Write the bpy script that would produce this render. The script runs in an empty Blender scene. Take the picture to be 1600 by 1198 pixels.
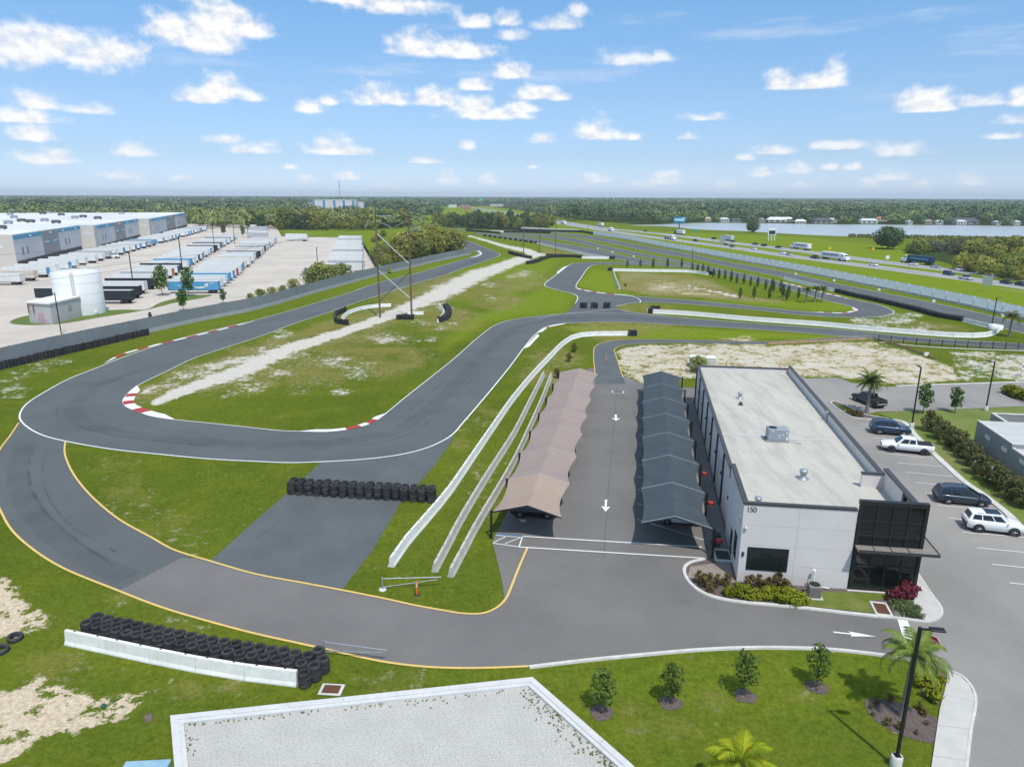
import bpy, bmesh, math, random
import numpy as np
from mathutils import Vector, Matrix
from mathutils.geometry import tessellate_polygon
R = math.radians
rnd = random.Random(7)
sc = bpy.context.scene
col = sc.collection

# ------------------------------------------------------------------ camera
FOC, YH, ROLL, CAMH = 1085.0, 306.0, 0.004, 31.0
PITCH = math.atan((599 - YH) / FOC)
cd = bpy.data.cameras.new('camera'); cam = bpy.data.objects.new('camera', cd); col.objects.link(cam)
cd.sensor_width = 36; cd.lens = 36 * FOC / 1600; cd.clip_end = 60000; cd.clip_start = 0.5
F_ = Vector((0, math.cos(PITCH), -math.sin(PITCH))); U_ = Vector((0, math.sin(PITCH), math.cos(PITCH))); X_ = Vector((1, 0, 0))
cr, sr = math.cos(ROLL), math.sin(ROLL)
ax, ay, az = X_ * cr + U_ * sr, U_ * cr - X_ * sr, -F_
cam.matrix_world = Matrix(((ax.x, ay.x, az.x, 0), (ax.y, ay.y, az.y, 0), (ax.z, ay.z, az.z, CAMH), (0, 0, 0, 1)))
sc.camera = cam

# ------------------------------------------------------------------ sun, sky, exposure
SUN_EL = R(62); SUN_AZ = math.atan2(0.38, -0.92)          # azimuth measured from +Y towards +X
sd = Vector((math.sin(SUN_AZ) * math.cos(SUN_EL), math.cos(SUN_AZ) * math.cos(SUN_EL), math.sin(SUN_EL)))
sl = bpy.data.lights.new('sun', 'SUN'); sl.energy = 3.3; sl.angle = R(1.0); sl.color = (1, .965, .91)
so = bpy.data.objects.new('sun', sl); col.objects.link(so); so.rotation_euler = (-sd).to_track_quat('-Z', 'Y').to_euler()
so.location = (0, 0, 200)
sc.view_settings.view_transform = 'Standard'; sc.view_settings.look = 'None'
sc.view_settings.exposure = 0.2; sc.view_settings.gamma = 1
sc.cycles.max_bounces = 5; sc.cycles.diffuse_bounces = 2; sc.cycles.glossy_bounces = 3; sc.cycles.transmission_bounces = 2; sc.cycles.transparent_max_bounces = 12; sc.cycles.volume_bounces = 0

def ray(px, py):
    x, y = px - 800.0, py - 599.0
    x, y = cr * x + sr * y, -sr * x + cr * y
    return Vector((x, FOC * math.cos(PITCH) - y * math.sin(PITCH), -FOC * math.sin(PITCH) - y * math.cos(PITCH)))
def g(px, py, z=0.0):                                       # photo pixel -> point at height z
    d = ray(px, py); k = (CAMH - z) / -d.z
    return Vector((d.x * k, d.y * k, z))

world = bpy.data.worlds.new('World'); sc.world = world; world.use_nodes = True
def build_world():
    nt = world.node_tree; N, L = nt.nodes, nt.links; N.clear()
    def n(t, **k):
        o = N.new(t)
        for a, b in k.items(): setattr(o, a, b)
        return o
    def m(op, a, b=None, c=None):
        o = n('ShaderNodeMath', operation=op)
        for i, v in enumerate((a, b, c)):
            if v is None: continue
            if isinstance(v, (int, float)): o.inputs[i].default_value = v
            else: L.new(v, o.inputs[i])
        return o.outputs[0]
    def vm(op, a, b=None):
        o = n('ShaderNodeVectorMath', operation=op)
        for i, v in enumerate((a, b)):
            if v is None: continue
            if isinstance(v, tuple): o.inputs[i].default_value = v
            else: L.new(v, o.inputs[i])
        return o.outputs['Value'] if op == 'LENGTH' else o.outputs[0]
    sky = n('ShaderNodeTexSky', sky_type='NISHITA', sun_disc=False, sun_elevation=SUN_EL, sun_rotation=SUN_AZ, altitude=30, air_density=1.0, dust_density=.4, ozone_density=2.2)
    tc = n('ShaderNodeTexCoord'); sep = n('ShaderNodeSeparateXYZ'); L.new(tc.outputs['Generated'], sep.inputs[0])
    x, y, z = sep.outputs
    az = m('ARCTAN2', x, y); el = m('ARCSINE', z)
    comb = n('ShaderNodeCombineXYZ'); L.new(az, comb.inputs[0]); L.new(el, comb.inputs[1]); P = comb.outputs[0]
    # noises (angular plane, stretched sideways)
    def noise(vec, sx, sy, detail=6, rough=.55, off=0.0):
        mp = n('ShaderNodeMapping'); mp.inputs['Scale'].default_value = (sx, sy, 1); mp.inputs['Location'].default_value = (off, off * .7, 0)
        L.new(vec, mp.inputs[0]); t = n('ShaderNodeTexNoise', noise_dimensions='2D'); t.inputs['Scale'].default_value = 1; t.inputs['Detail'].default_value = detail; t.inputs['Roughness'].default_value = rough
        L.new(mp.outputs[0], t.inputs['Vector']); return t.outputs['Fac']
    nz = noise(P, 38, 55); nb = noise(P, 9, 14, 4, .5, 3.1)
    up = vm('ADD', P, (0.004, 0.006, 0.0)); nz2 = noise(up, 38, 55)
    strong = [(15,78,62,40,30),(85,80,80,38,28),(150,88,75,38,26),(195,82,48,22,24),(125,95,50,20,14),(268,52,48,36,16),(330,60,52,52,22),(350,30,50,30,30),(392,50,42,26,14),(320,72,75,26,14),
        (318,157,42,26,7),(350,150,45,34,10),(388,155,26,20,8),(486,172,28,22,8),(510,160,18,16,8),(578,160,38,34,9),(610,160,50,26,8),(682,160,46,26,10),(770,182,80,24,8),(745,170,45,22,9),(815,172,45,18,9),
        (745,138,32,18,6),(800,118,38,22,8),(838,152,46,22,8),(870,155,28,14,6),(645,80,50,36,12),(700,80,40,24,10),(735,85,50,24,9),(740,38,40,18,9),(790,36,28,18,8),
        (1222,137,30,26,6),(1262,137,50,20,5),(1300,132,24,34,8),(1448,172,48,30,5),(1440,168,32,28,6),(1592,160,18,28,8),(930,212,36,34,9),(945,215,52,20,7),(990,217,18,12,5),
        (512,238,46,32,6),(530,240,60,14,5),(545,278,22,14,6),(62,166,34,24,8),(36,188,50,22,6),(55,216,34,24,7),(82,252,46,20,7),(620,10,95,18,16),(540,0,60,10,10)]
    faint = [(140,174,40,14,6),(212,240,40,18,7),(188,276,40,14,6),(350,220,30,12,6),(395,236,44,14,7),(420,226,18,12,6),(665,253,28,10,5),(700,286,34,22,8),(765,285,24,18,7),(730,230,18,12,6),(845,220,24,14,7),
        (985,96,62,18,10),(1030,92,20,14,7),(880,40,50,14,9),(800,58,30,14,8),(905,20,20,24,12),(1100,186,52,12,5),(1070,216,20,10,4),(1206,239,38,12,5),(1165,249,20,10,5),(1190,273,26,14,6),(1240,268,34,16,7),(1296,262,20,14,6),
        (1305,230,44,10,6),(1330,262,20,10,6),(1400,240,48,18,7),(1395,279,30,18,7),(1515,288,24,18,5),(1040,284,28,18,7),(1357,289,20,12,6),(935,283,32,14,6),(910,292,22,10,5),(1535,162,44,14,7),(1585,190,30,10,6),
        (85,295,32,10,5),(480,282,26,12,6),(455,262,14,8,4),(280,280,20,10,5),(1140,290,26,10,5),(1255,290,24,10,5),(1440,290,26,10,5),(600,292,30,10,5),(1000,290,22,8,4),(300,294,24,8,4),(220,288,20,8,4),(1570,215,30,8,4),(830,262,14,7,4)]
    def field(lst):
        acc = None
        for (px, py, w, hu, hd) in lst:
            d = ray(px, py).normalized(); a, e = math.atan2(d.x, d.y), math.asin(d.z)
            k = 1 / 1100.0
            def ma(sx, sy):
                o = n('ShaderNodeVectorMath', operation='MULTIPLY_ADD'); L.new(P, o.inputs[0]); o.inputs[1].default_value = (sx, sy, 0); o.inputs[2].default_value = (-a * sx, -e * sy, 0); return o.outputs[0]
            l = vm('LENGTH', vm('MAXIMUM', ma(1 / (w * k), 1 / (hu * k)), ma(-1 / (w * k), -1 / (hd * k * .8))))
            if acc is None: acc = l
            else:
                s = n('ShaderNodeMath', operation='SMOOTH_MIN'); L.new(acc, s.inputs[0]); L.new(l, s.inputs[1]); s.inputs[2].default_value = .25; acc = s.outputs[0]
        return acc
    front = m('GREATER_THAN', y, 0.0)
    def smooth(v, a, b):
        o = n('ShaderNodeMapRange', interpolation_type='SMOOTHSTEP'); o.inputs[1].default_value = a; o.inputs[2].default_value = b; L.new(v, o.inputs[0]); return o.outputs[0]
    fs, ff = field(strong), field(faint)
    wig = m('MULTIPLY', m('SUBTRACT', nz, .5), 1.25); wig2 = m('MULTIPLY', m('SUBTRACT', nb, .5), .7)
    tot = m('ADD', wig, wig2)
    ds = smooth(m('ADD', m('SUBTRACT', 1.0, fs), tot), -.02, .82)
    df = m('MULTIPLY', smooth(m('ADD', m('SUBTRACT', 1.0, ff), tot), -.04, .85), .8)
    # thin streaks elsewhere; unseen overhead cloud spread wide to add fill light
    st = noise(P, 3.5, 26, 5, .6, 7.7); veil = m('MULTIPLY', smooth(st, .54, .8), .35)
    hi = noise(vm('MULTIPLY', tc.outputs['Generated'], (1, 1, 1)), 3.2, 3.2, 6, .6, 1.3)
    fill_cloud = m('MULTIPLY', smooth(hi, .44, .62), smooth(el, .34, .6))
    back = m('MULTIPLY', smooth(nb, .55, .7), m('SUBTRACT', 1.0, front))
    cov = m('MAXIMUM', m('MULTIPLY', m('MAXIMUM', ds, df), front), m('MAXIMUM', m('MULTIPLY', veil, smooth(el, .02, .2)), m('MULTIPLY', m('MAXIMUM', fill_cloud, back), .75)))
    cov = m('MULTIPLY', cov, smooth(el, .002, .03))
    # sky colour
    tint = n('ShaderNodeValToRGB'); e = tint.color_ramp.elements
    e[0].position = 0.0; e[0].color = SKY0; e[1].position = 1.0; e[1].color = SKY2
    e2 = e.new(.28); e2.color = SKY1; e3 = e.new(.11); e3.color = SKY01
    L.new(m('MULTIPLY', el, 2.2), tint.inputs[0])
    mul = n('ShaderNodeMix', data_type='RGBA', blend_type='MULTIPLY'); mul.inputs[0].default_value = 1
    L.new(sky.outputs[0], mul.inputs[6]); L.new(tint.outputs[0], mul.inputs[7])
    sh = smooth(m('SUBTRACT', m('MULTIPLY', m('SUBTRACT', nz, nz2), 3.0), m('MULTIPLY', nb, -.25)), -.35, .45)
    cc = n('ShaderNodeMix', data_type='RGBA'); L.new(sh, cc.inputs[0]); cc.inputs[6].default_value = CL0; cc.inputs[7].default_value = CL1
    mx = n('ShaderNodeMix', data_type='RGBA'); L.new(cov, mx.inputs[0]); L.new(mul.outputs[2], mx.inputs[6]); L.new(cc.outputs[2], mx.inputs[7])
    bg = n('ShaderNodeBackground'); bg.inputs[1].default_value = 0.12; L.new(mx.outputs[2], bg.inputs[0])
    out = n('ShaderNodeOutputWorld'); L.new(bg.outputs[0], out.inputs[0])
SKY0, SKY01, SKY1, SKY2 = (.78, .96, 1.55, 1), (.64, .77, 1.08, 1), (.75, .87, 1.05, 1), (.80, 1.34, 1.42, 1)
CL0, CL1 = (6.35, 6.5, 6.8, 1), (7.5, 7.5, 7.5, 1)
build_world(); world.cycles.sampling_method = 'NONE'

# ------------------------------------------------------------------ materials
MATS = {}
def mat(name, c1, c2=None, scale=1.0, rough=.85, metal=0.0, c3=None, scale3=8.0, bump=0.0, coords='pos', stretch=None, spec=.3, lo=.35, hi=.65, objvar=0.0, amt3=.5, trans=0.0):
    if name in MATS: return MATS[name]
    ma = bpy.data.materials.new(name); MATS[name] = ma; ma.use_nodes = True
    nt = ma.node_tree; N, L = nt.nodes, nt.links
    b = N['Principled BSDF']; b.inputs['Roughness'].default_value = rough; b.inputs['Metallic'].default_value = metal; b.inputs['Specular IOR Level'].default_value = spec
    if len(c1) == 3: c1 = c1 + (1,)
    b.inputs['Base Color'].default_value = c1
    if c2 is None and not bump and not objvar: return ma
    if coords == 'pos': vec = N.new('ShaderNodeNewGeometry').outputs['Position']
    else: vec = N.new('ShaderNodeTexCoord').outputs['Object']
    if stretch:
        mp = N.new('ShaderNodeMapping'); mp.inputs['Rotation'].default_value = (0, 0, stretch[0]); mp.inputs['Scale'].default_value = stretch[1]; L.new(vec, mp.inputs[0]); vec = mp.outputs[0]
    def noise(s, d=5, r=.6):
        t = N.new('ShaderNodeTexNoise'); t.inputs['Scale'].default_value = s; t.inputs['Detail'].default_value = d; t.inputs['Roughness'].default_value = r; L.new(vec, t.inputs['Vector']); return t.outputs['Fac']
    def step(v, a, c):
        o = N.new('ShaderNodeMapRange'); o.inputs[1].default_value = a; o.inputs[2].default_value = c; L.new(v, o.inputs[0]); return o.outputs[0]
    colr = None
    if c2 is not None:
        mx = N.new('ShaderNodeMix'); mx.data_type = 'RGBA'; L.new(step(noise(scale), lo, hi), mx.inputs[0]); mx.inputs[6].default_value = c1; mx.inputs[7].default_value = tuple(c2) + (1,); colr = mx.outputs[2]
        if c3 is not None:
            m3 = N.new('ShaderNodeMix'); m3.data_type = 'RGBA'
            ml = N.new('ShaderNodeMath'); ml.operation = 'MULTIPLY'; ml.inputs[1].default_value = amt3; L.new(step(noise(scale3, 4), .45, .7), ml.inputs[0])
            L.new(ml.outputs[0], m3.inputs[0]); L.new(colr, m3.inputs[6]); m3.inputs[7].default_value = tuple(c3) + (1,); colr = m3.outputs[2]
    if objvar:
        oi = N.new('ShaderNodeObjectInfo'); hs = N.new('ShaderNodeHueSaturation')
        if colr is not None: L.new(colr, hs.inputs['Color'])
        else: hs.inputs['Color'].default_value = c1
        mr = N.new('ShaderNodeMapRange'); mr.inputs[3].default_value = 1 - objvar; mr.inputs[4].default_value = 1 + objvar; L.new(oi.outputs['Random'], mr.inputs[0]); L.new(mr.outputs[0], hs.inputs['Value'])
        mh = N.new('ShaderNodeMapRange'); mh.inputs[3].default_value = .5 - objvar * .06; mh.inputs[4].default_value = .5 + objvar * .06
        fr = N.new('ShaderNodeMath'); fr.operation = 'FRACT'; ml = N.new('ShaderNodeMath'); ml.operation = 'MULTIPLY'; ml.inputs[1].default_value = 17.3; L.new(oi.outputs['Random'], ml.inputs[0]); L.new(ml.outputs[0], fr.inputs[0]); L.new(fr.outputs[0], mh.inputs[0]); L.new(mh.outputs[0], hs.inputs['Hue'])
        colr = hs.outputs[0]
    if colr is not None: L.new(colr, b.inputs['Base Color'])
    if trans:
        b.inputs['Subsurface Weight'].default_value = 0
        tr = N.new('ShaderNodeBsdfTranslucent'); ms = N.new('ShaderNodeMixShader'); ms.inputs[0].default_value = trans
        if colr is not None: L.new(colr, tr.inputs[0])
        else: tr.inputs[0].default_value = c1
        L.new(b.outputs[0], ms.inputs[1]); L.new(tr.outputs[0], ms.inputs[2]); L.new(ms.outputs[0], N['Material Output'].inputs[0])
    if bump:
        bp = N.new('ShaderNodeBump'); bp.inputs['Strength'].default_value = .6; bp.inputs['Distance'].default_value = bump; L.new(noise(scale3 if c3 is not None else scale * 3, 6), bp.inputs['Height']); L.new(bp.outputs[0], b.inputs['Normal'])
    return ma
M = {}
M['track'] = mat('track asphalt', (.082, .089, .089), (.102, .109, .108), .09, c3=(.140, .146, .143), scale3=6, bump=.01, amt3=.5)
M['spur'] = mat('old track asphalt', (.080, .089, .092), (.104, .112, .113), .22, c3=(.145, .152, .152), scale3=5, bump=.01, amt3=.5)
M['paddock'] = mat('paddock asphalt', (.136, .126, .118), (.172, .159, .148), .12, c3=(.21, .196, .183), scale3=11, bump=.01, amt3=.35)
M['lot'] = mat('lot asphalt', (.215, .20, .183), (.29, .267, .24), .07, c3=(.33, .305, .272), scale3=8, bump=.01, amt3=.35)
M['highway'] = mat('highway asphalt', (.25, .24, .235), (.32, .31, .3), .06)
M['yard'] = mat('yard concrete', (.47, .41, .345), (.575, .505, .43), .05, c3=(.37, .325, .28), scale3=.4, amt3=.5)
M['white'] = mat('white paint', (.78, .78, .76), (.66, .66, .63), 2.5, rough=.6)
M['yellow'] = mat('yellow paint', (.72, .48, .12), (.62, .43, .16), 1.5, rough=.6)
M['red'] = mat('red kerb paint', (.42, .035, .03), (.34, .05, .04), 2, rough=.6)
M['bluepaint'] = mat('blue marking paint', (.03, .13, .25), (.05, .17, .3), 3)
M['kerb'] = mat('kerb concrete', (.62, .60, .55), (.50, .48, .44), 1.3, c3=(.4, .38, .34), scale3=5, amt3=.4)
M['walk'] = mat('pavement concrete', (.53, .51, .47), (.47, .45, .415), .8, c3=(.45, .43, .4), scale3=6, amt3=.3)
M['jersey'] = mat('white barrier concrete', (.78, .77, .72), (.68, .67, .63), .9, c3=(.55, .53, .49), scale3=3, amt3=.45)
M['jersey2'] = mat('bare barrier concrete', (.55, .53, .48), (.45, .43, .38), .9, c3=(.36, .34, .3), scale3=3, amt3=.5)
M['rubber'] = mat('tyre rubber', (.024, .024, .026), (.048, .048, .05), 3, rough=.75, coords='obj', objvar=.3)
M['black'] = mat('black metal', (.015, .015, .017), rough=.45)
M['dgrey'] = mat('dark grey metal', (.055, .052, .052), rough=.4)
M['galv'] = mat('galvanised steel', (.42, .44, .46), (.34, .36, .38), 4, rough=.45, metal=.5)
M['wallwhite'] = mat('white wall panel', (.66, .61, .585), (.62, .575, .55), .5, c3=(.54, .5, .48), scale3=3, amt3=.2, coords='obj')
M['roof'] = mat('white roof membrane', (.50, .47, .41), (.44, .42, .365), .25, c3=(.28, .255, .205), scale3=.9, amt3=.5, stretch=(R(-10), (1, .18, 1)))
M['tank'] = mat('white tank paint', (.74, .74, .73), (.70, .70, .68), .3, rough=.5)
M['wood'] = mat('brown pole wood', (.13, .085, .055), (.19, .125, .085), 3, stretch=(0, (1, 1, .1)))
M['bark'] = mat('bark', (.12, .09, .065), (.18, .14, .10), 4)
M['palmbark'] = mat('palm bark', (.26, .22, .18), (.18, .15, .12), 5, stretch=(0, (1, 1, 4)))
M['canvas_tan'] = mat('tan canopy fabric', (.37, .275, .215), (.335, .25, .195), .6, rough=.9, c3=(.27, .20, .16), scale3=4, amt3=.25)
M['canvas_mauve'] = mat('mauve canopy fabric', (.315, .245, .215), (.285, .222, .196), .6, rough=.9, c3=(.235, .182, .16), scale3=4, amt3=.25)
M['canvas_dark'] = mat('slate canopy fabric', (.046, .060, .070), (.058, .074, .085), .6, rough=.9, c3=(.07, .086, .096), scale3=4, amt3=.3)
M['glassdark'] = mat('dark window glass', (.012, .018, .02), rough=.06, spec=.6)
M['carglass'] = mat('car glass', (.012, .014, .017), rough=.08, spec=.6)
M['gravel'] = mat('pale gravel', (.50, .475, .43), (.46, .435, .395), .5, c3=(.20, .19, .17), scale3=9, amt3=.6, bump=.04)
M['mulch'] = mat('bark mulch', (.10, .075, .065), (.16, .125, .11), 5, c3=(.05, .035, .03), scale3=14, bump=.05)
M['stones'] = mat('river stones', (.33, .28, .23), (.22, .19, .16), 6, c3=(.12, .1, .085), scale3=12, bump=.05)
M['rust'] = mat('rusty grating', (.22, .09, .045), (.14, .06, .035), 8)
M['fencegrey'] = mat('grey fence screen', (.20, .215, .225), (.235, .25, .26), .12, rough=.8)
M['fencebase'] = mat('pale fence base', (.38, .39, .39), (.33, .34, .34), .5)
M['block'] = mat('grey block wall', (.30, .30, .31), (.26, .26, .27), 1.2, c3=(.34, .34, .34), scale3=6, amt3=.4)
M['flatroof'] = mat('pale concrete roof', (.50, .49, .47), (.44, .43, .41), .6)
M['orange'] = mat('orange plastic', (.75, .14, .02), rough=.5)
M['acgrey'] = mat('grey machine housing', (.30, .32, .35), (.26, .28, .31), 2, rough=.5)
M['acbrown'] = mat('taupe machine housing', (.24, .225, .205), rough=.5)
M['silt'] = mat('tan silt fence cloth', (.50, .30, .17), (.42, .27, .16), 1)
def leafmat(name, a, b, sc_=.5, var=.22): return mat(name, a, b, sc_, rough=.7, objvar=var, spec=.1, trans=.15)
M['lf_wood'] = leafmat('woodland leaves', (.145, .175, .035), (.225, .235, .065), .35, .28)
M['lf_dark'] = leafmat('dark evergreen leaves', (.052, .098, .036), (.095, .14, .052), .35)
M['lf_scrub'] = leafmat('yellow green scrub leaves', (.21, .225, .035), (.32, .31, .075), .5, .28)
M['lf_sap'] = leafmat('sapling leaves', (.065, .115, .02), (.125, .175, .035), 2.5, .12)
M['lf_yard'] = leafmat('bright young leaves', (.06, .12, .02), (.10, .17, .03), 1.5)
M['lf_mag'] = leafmat('magnolia leaves', (.075, .105, .032), (.15, .13, .05), 2.5, .15)
M['lf_gold'] = leafmat('golden shrub leaves', (.16, .20, .015), (.26, .27, .02), 3)
M['lf_brown'] = leafmat('bronze shrub leaves', (.12, .10, .035), (.18, .13, .04), 3)
M['lf_red'] = leafmat('red plant leaves', (.10, .018, .026), (.22, .05, .055), 4)
M['lf_cover'] = leafmat('ground cover leaves', (.10, .14, .05), (.15, .18, .08), 4)
M['lf_palm'] = leafmat('palm fronds', (.14, .21, .035), (.25, .30, .06), 2)
M['lf_ypalm'] = leafmat('yellow green palm fronds', (.20, .27, .015), (.36, .36, .02), 1.2)
M['lf_date'] = leafmat('date palm fronds', (.07, .12, .045), (.20, .19, .04), 1.0)
M['lf_olive'] = leafmat('grey olive leaves', (.13, .14, .085), (.19, .195, .12), .6)
def mats(*k): return [M[i] for i in k]

# ------------------------------------------------------------------ object helpers
ORD = 'first second third fourth fifth sixth seventh eighth ninth tenth eleventh twelfth thirteenth fourteenth fifteenth sixteenth seventeenth eighteenth nineteenth'.split()
TENS = {20: 'twent', 30: 'thirt', 40: 'fort', 50: 'fift', 60: 'sixt', 70: 'sevent'}
def od(i):                                                   # 1-based ordinal word
    if i < 20: return ORD[i - 1]
    t, r = i // 10 * 10, i % 10
    return TENS[t] + 'ieth' if r == 0 else TENS[t] + 'y-' + ORD[r - 1]
def tag(o, label=None, cat=None, group=None, kind=None):
    if label: o['label'] = label
    if cat: o['category'] = cat
    if group: o['group'] = group
    if kind: o['kind'] = kind
    return o
class MB:
    def __init__(s): s.v = []; s.f = []; s.mi = []; s.sm = []
    def add(s, vs, fs, mi=0, smooth=False):
        o = len(s.v); s.v += [tuple(v) for v in vs]
        for f in fs: s.f.append(tuple(i + o for i in f)); s.mi.append(mi); s.sm.append(smooth)
        return s
    def box(s, c, d, rz=0.0, mi=0, T=None):                  # centre, full dims
        hx, hy, hz = d[0] / 2, d[1] / 2, d[2] / 2; ca, sa = math.cos(rz), math.sin(rz)
        vs = [(c[0] + x * ca - y * sa, c[1] + x * sa + y * ca, c[2] + z) for z in (-hz, hz) for x, y in ((-hx, -hy), (hx, -hy), (hx, hy), (-hx, hy))]
        if T: vs = [T(v) for v in vs]
        return s.add(vs, [(3, 2, 1, 0), (4, 5, 6, 7), (0, 1, 5, 4), (1, 2, 6, 5), (2, 3, 7, 6), (3, 0, 4, 7)], mi)
    def tube(s, pts, r, n=8, mi=0, r2=None, cap=True):
        pts = [Vector(p) for p in pts]; rings = []; K = len(pts)
        for i, p in enumerate(pts):
            d = (pts[min(i + 1, K - 1)] - pts[max(i - 1, 0)]).normalized()
            a = d.orthogonal().normalized() if abs(d.z) < .999 else Vector((1, 0, 0)); b = d.cross(a)
            rr = r[i] if isinstance(r, (list, tuple)) else (r if r2 is None else r + (r2 - r) * i / (K - 1))
            rings.append([p + (a * math.cos(t) + b * math.sin(t)) * rr for t in [2 * math.pi * k / n for k in range(n)]])
        vs = [v for rg in rings for v in rg]; fs = []
        for i in range(K - 1):
            for k in range(n): fs.append((i * n + k, i * n + (k + 1) % n, (i + 1) * n + (k + 1) % n, (i + 1) * n + k))
        s.add(vs, fs, mi, True)
        if cap: s.add(rings[0][::-1], [tuple(range(n))], mi); s.add(rings[-1], [tuple(range(n))], mi)
        return s
    def lathe(s, prof, c=(0, 0, 0), n=24, mi=0, axis='z', smooth=True):
        vs = []; K = len(prof)
        for (r_, z_) in prof:
            for k in range(n):
                t = 2 * math.pi * k / n; a, b = r_ * math.cos(t), r_ * math.sin(t)
                p = (a, b, z_) if axis == 'z' else (a, z_, b)
                vs.append((p[0] + c[0], p[1] + c[1], p[2] + c[2]))
        fs = [(i * n + k, i * n + (k + 1) % n, (i + 1) * n + (k + 1) % n, (i + 1) * n + k) for i in range(K - 1) for k in range(n)]
        return s.add(vs, fs, mi, smooth)
    def prism(s, poly, z0, z1, mi=0, bottom=False, mtop=None):
        poly = [Vector((p[0], p[1], 0)) for p in poly]; n = len(poly)
        area = sum(poly[i].x * poly[(i + 1) % n].y - poly[(i + 1) % n].x * poly[i].y for i in range(n))
        if area < 0: poly = poly[::-1]
        tri = tessellate_polygon([poly])
        s.add([(p.x, p.y, z1) for p in poly], [fixtri(poly, t) for t in tri], mi if mtop is None else mtop)
        vs = [(p.x, p.y, z0) for p in poly] + [(p.x, p.y, z1) for p in poly]
        s.add(vs, [(i, (i + 1) % n, (i + 1) % n + n, i + n) for i in range(n)], mi)
        if bottom: s.add([(p.x, p.y, z0) for p in poly], [fixtri(poly, t)[::-1] for t in tri], mi)
        return s
    def mesh(s, name, ms):
        me = bpy.data.meshes.new(name); me.from_pydata(s.v, [], s.f)
        for m_ in (ms if isinstance(ms, list) else [ms]): me.materials.append(m_)
        me.polygons.foreach_set('material_index', s.mi); me.polygons.foreach_set('use_smooth', s.sm); me.update()
        return me
    def build(s, name, ms, parent=None, loc=None, rz=0.0, bevel=0.0, recalc=True):
        me = s.mesh(name, ms)
        if recalc:
            bm = bmesh.new(); bm.from_mesh(me); bmesh.ops.recalc_face_normals(bm, faces=bm.faces)
            if bevel: bmesh.ops.bevel(bm, geom=[e for e in bm.edges if len(e.link_faces) == 2 and e.calc_face_angle(0) > .5], offset=bevel, segments=1, affect='EDGES', clamp_overlap=True)
            bm.to_mesh(me); bm.free()
        o = bpy.data.objects.new(name, me); col.objects.link(o)
        if parent: o.parent = parent
        if loc is not None: o.location = loc
        o.rotation_euler.z = rz
        return o
def fixtri(poly, t):
    a, b, c = (poly[i] for i in t)
    return tuple(t) if (b.x - a.x) * (c.y - a.y) - (b.y - a.y) * (c.x - a.x) > 0 else tuple(t)[::-1]
def empty(name, loc, rz=0.0, label=None, cat=None, group=None):
    o = bpy.data.objects.new(name, None); col.objects.link(o); o.location = loc; o.rotation_euler.z = rz; o.empty_display_size = .2
    return tag(o, label, cat, group)
def dup(o, loc, rz=0.0, s=None, label=None, group=None, cat=None):
    def cp(a, par):
        c = a.copy(); col.objects.link(c)
        if par: c.parent = par
        for ch in a.children: cp(ch, c)
        return c
    c = cp(o, None); c.location = loc; c.rotation_euler.z = rz
    if s is not None: c.scale = (s, s, s) if isinstance(s, (int, float)) else s
    return tag(c, label, cat, group)
def smooth_pts(pts, n=6, closed=False):                      # Catmull-Rom through world points
    P = [Vector((p[0], p[1], 0)) for p in pts]; out = []; K = len(P)
    rng = range(K) if closed else range(K - 1)
    for i in rng:
        p1, p2 = P[i], P[(i + 1) % K]
        p0 = P[(i - 1) % K] if closed or i > 0 else p1 * 2 - p2
        p3 = P[(i + 2) % K] if closed or i + 2 < K else p2 * 2 - p1
        # centripetal parametrisation
        t0 = 0; t1 = t0 + max((p1 - p0).length, 1e-4) ** .5; t2 = t1 + max((p2 - p1).length, 1e-4) ** .5; t3 = t2 + max((p3 - p2).length, 1e-4) ** .5
        for k in range(n):
            t = t1 + (t2 - t1) * k / n
            a1 = p0 * ((t1 - t) / (t1 - t0)) + p1 * ((t - t0) / (t1 - t0)); a2 = p1 * ((t2 - t) / (t2 - t1)) + p2 * ((t - t1) / (t2 - t1)); a3 = p2 * ((t3 - t) / (t3 - t2)) + p3 * ((t - t2) / (t3 - t2))
            b1 = a1 * ((t2 - t) / (t2 - t0)) + a2 * ((t - t0) / (t2 - t0)); b2 = a2 * ((t3 - t) / (t3 - t1)) + a3 * ((t - t1) / (t3 - t1))
            out.append(b1 * ((t2 - t) / (t2 - t1)) + b2 * ((t - t1) / (t2 - t1)))
    if not closed: out.append(P[-1].copy())
    return out
def gp(lst, z=0.0): return [g(x, y, z) for x, y in lst]
def sheet(name, poly, z, m, thick=0.0):
    poly = [Vector((p[0], p[1], 0)) for p in poly]
    b = MB(); tri = tessellate_polygon([poly]); b.add([(p.x, p.y, z) for p in poly], [fixtri(poly, t) for t in tri])
    return tag(b.build(name, m, recalc=False), kind='structure')
def ribbon_mb(b, pts, w, z, mi=0, off=0.0, segs=None):
    """flat band of width w along pts, shifted sideways by off (left positive)"""
    P = [Vector((p[0], p[1], 0)) for p in pts]; K = len(P); Ls = []; Rs = []
    for i in range(K):
        d = (P[min(i + 1, K - 1)] - P[max(i - 1, 0)]); d.normalize(); nrm = Vector((-d.y, d.x, 0))
        Ls.append(P[i] + nrm * (off + w / 2)); Rs.append(P[i] + nrm * (off - w / 2))
    vs = [(p.x, p.y, z) for p in Ls] + [(p.x, p.y, z) for p in Rs]
    b.add(vs, [(i + K, i + 1 + K, i + 1, i) for i in range(K - 1)], mi)
    return b
def line(name, pts, w, z, m, off=0.0):
    return tag(ribbon_mb(MB(), pts, w, z, 0, off).build(name, m, recalc=False), kind='structure')
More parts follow.
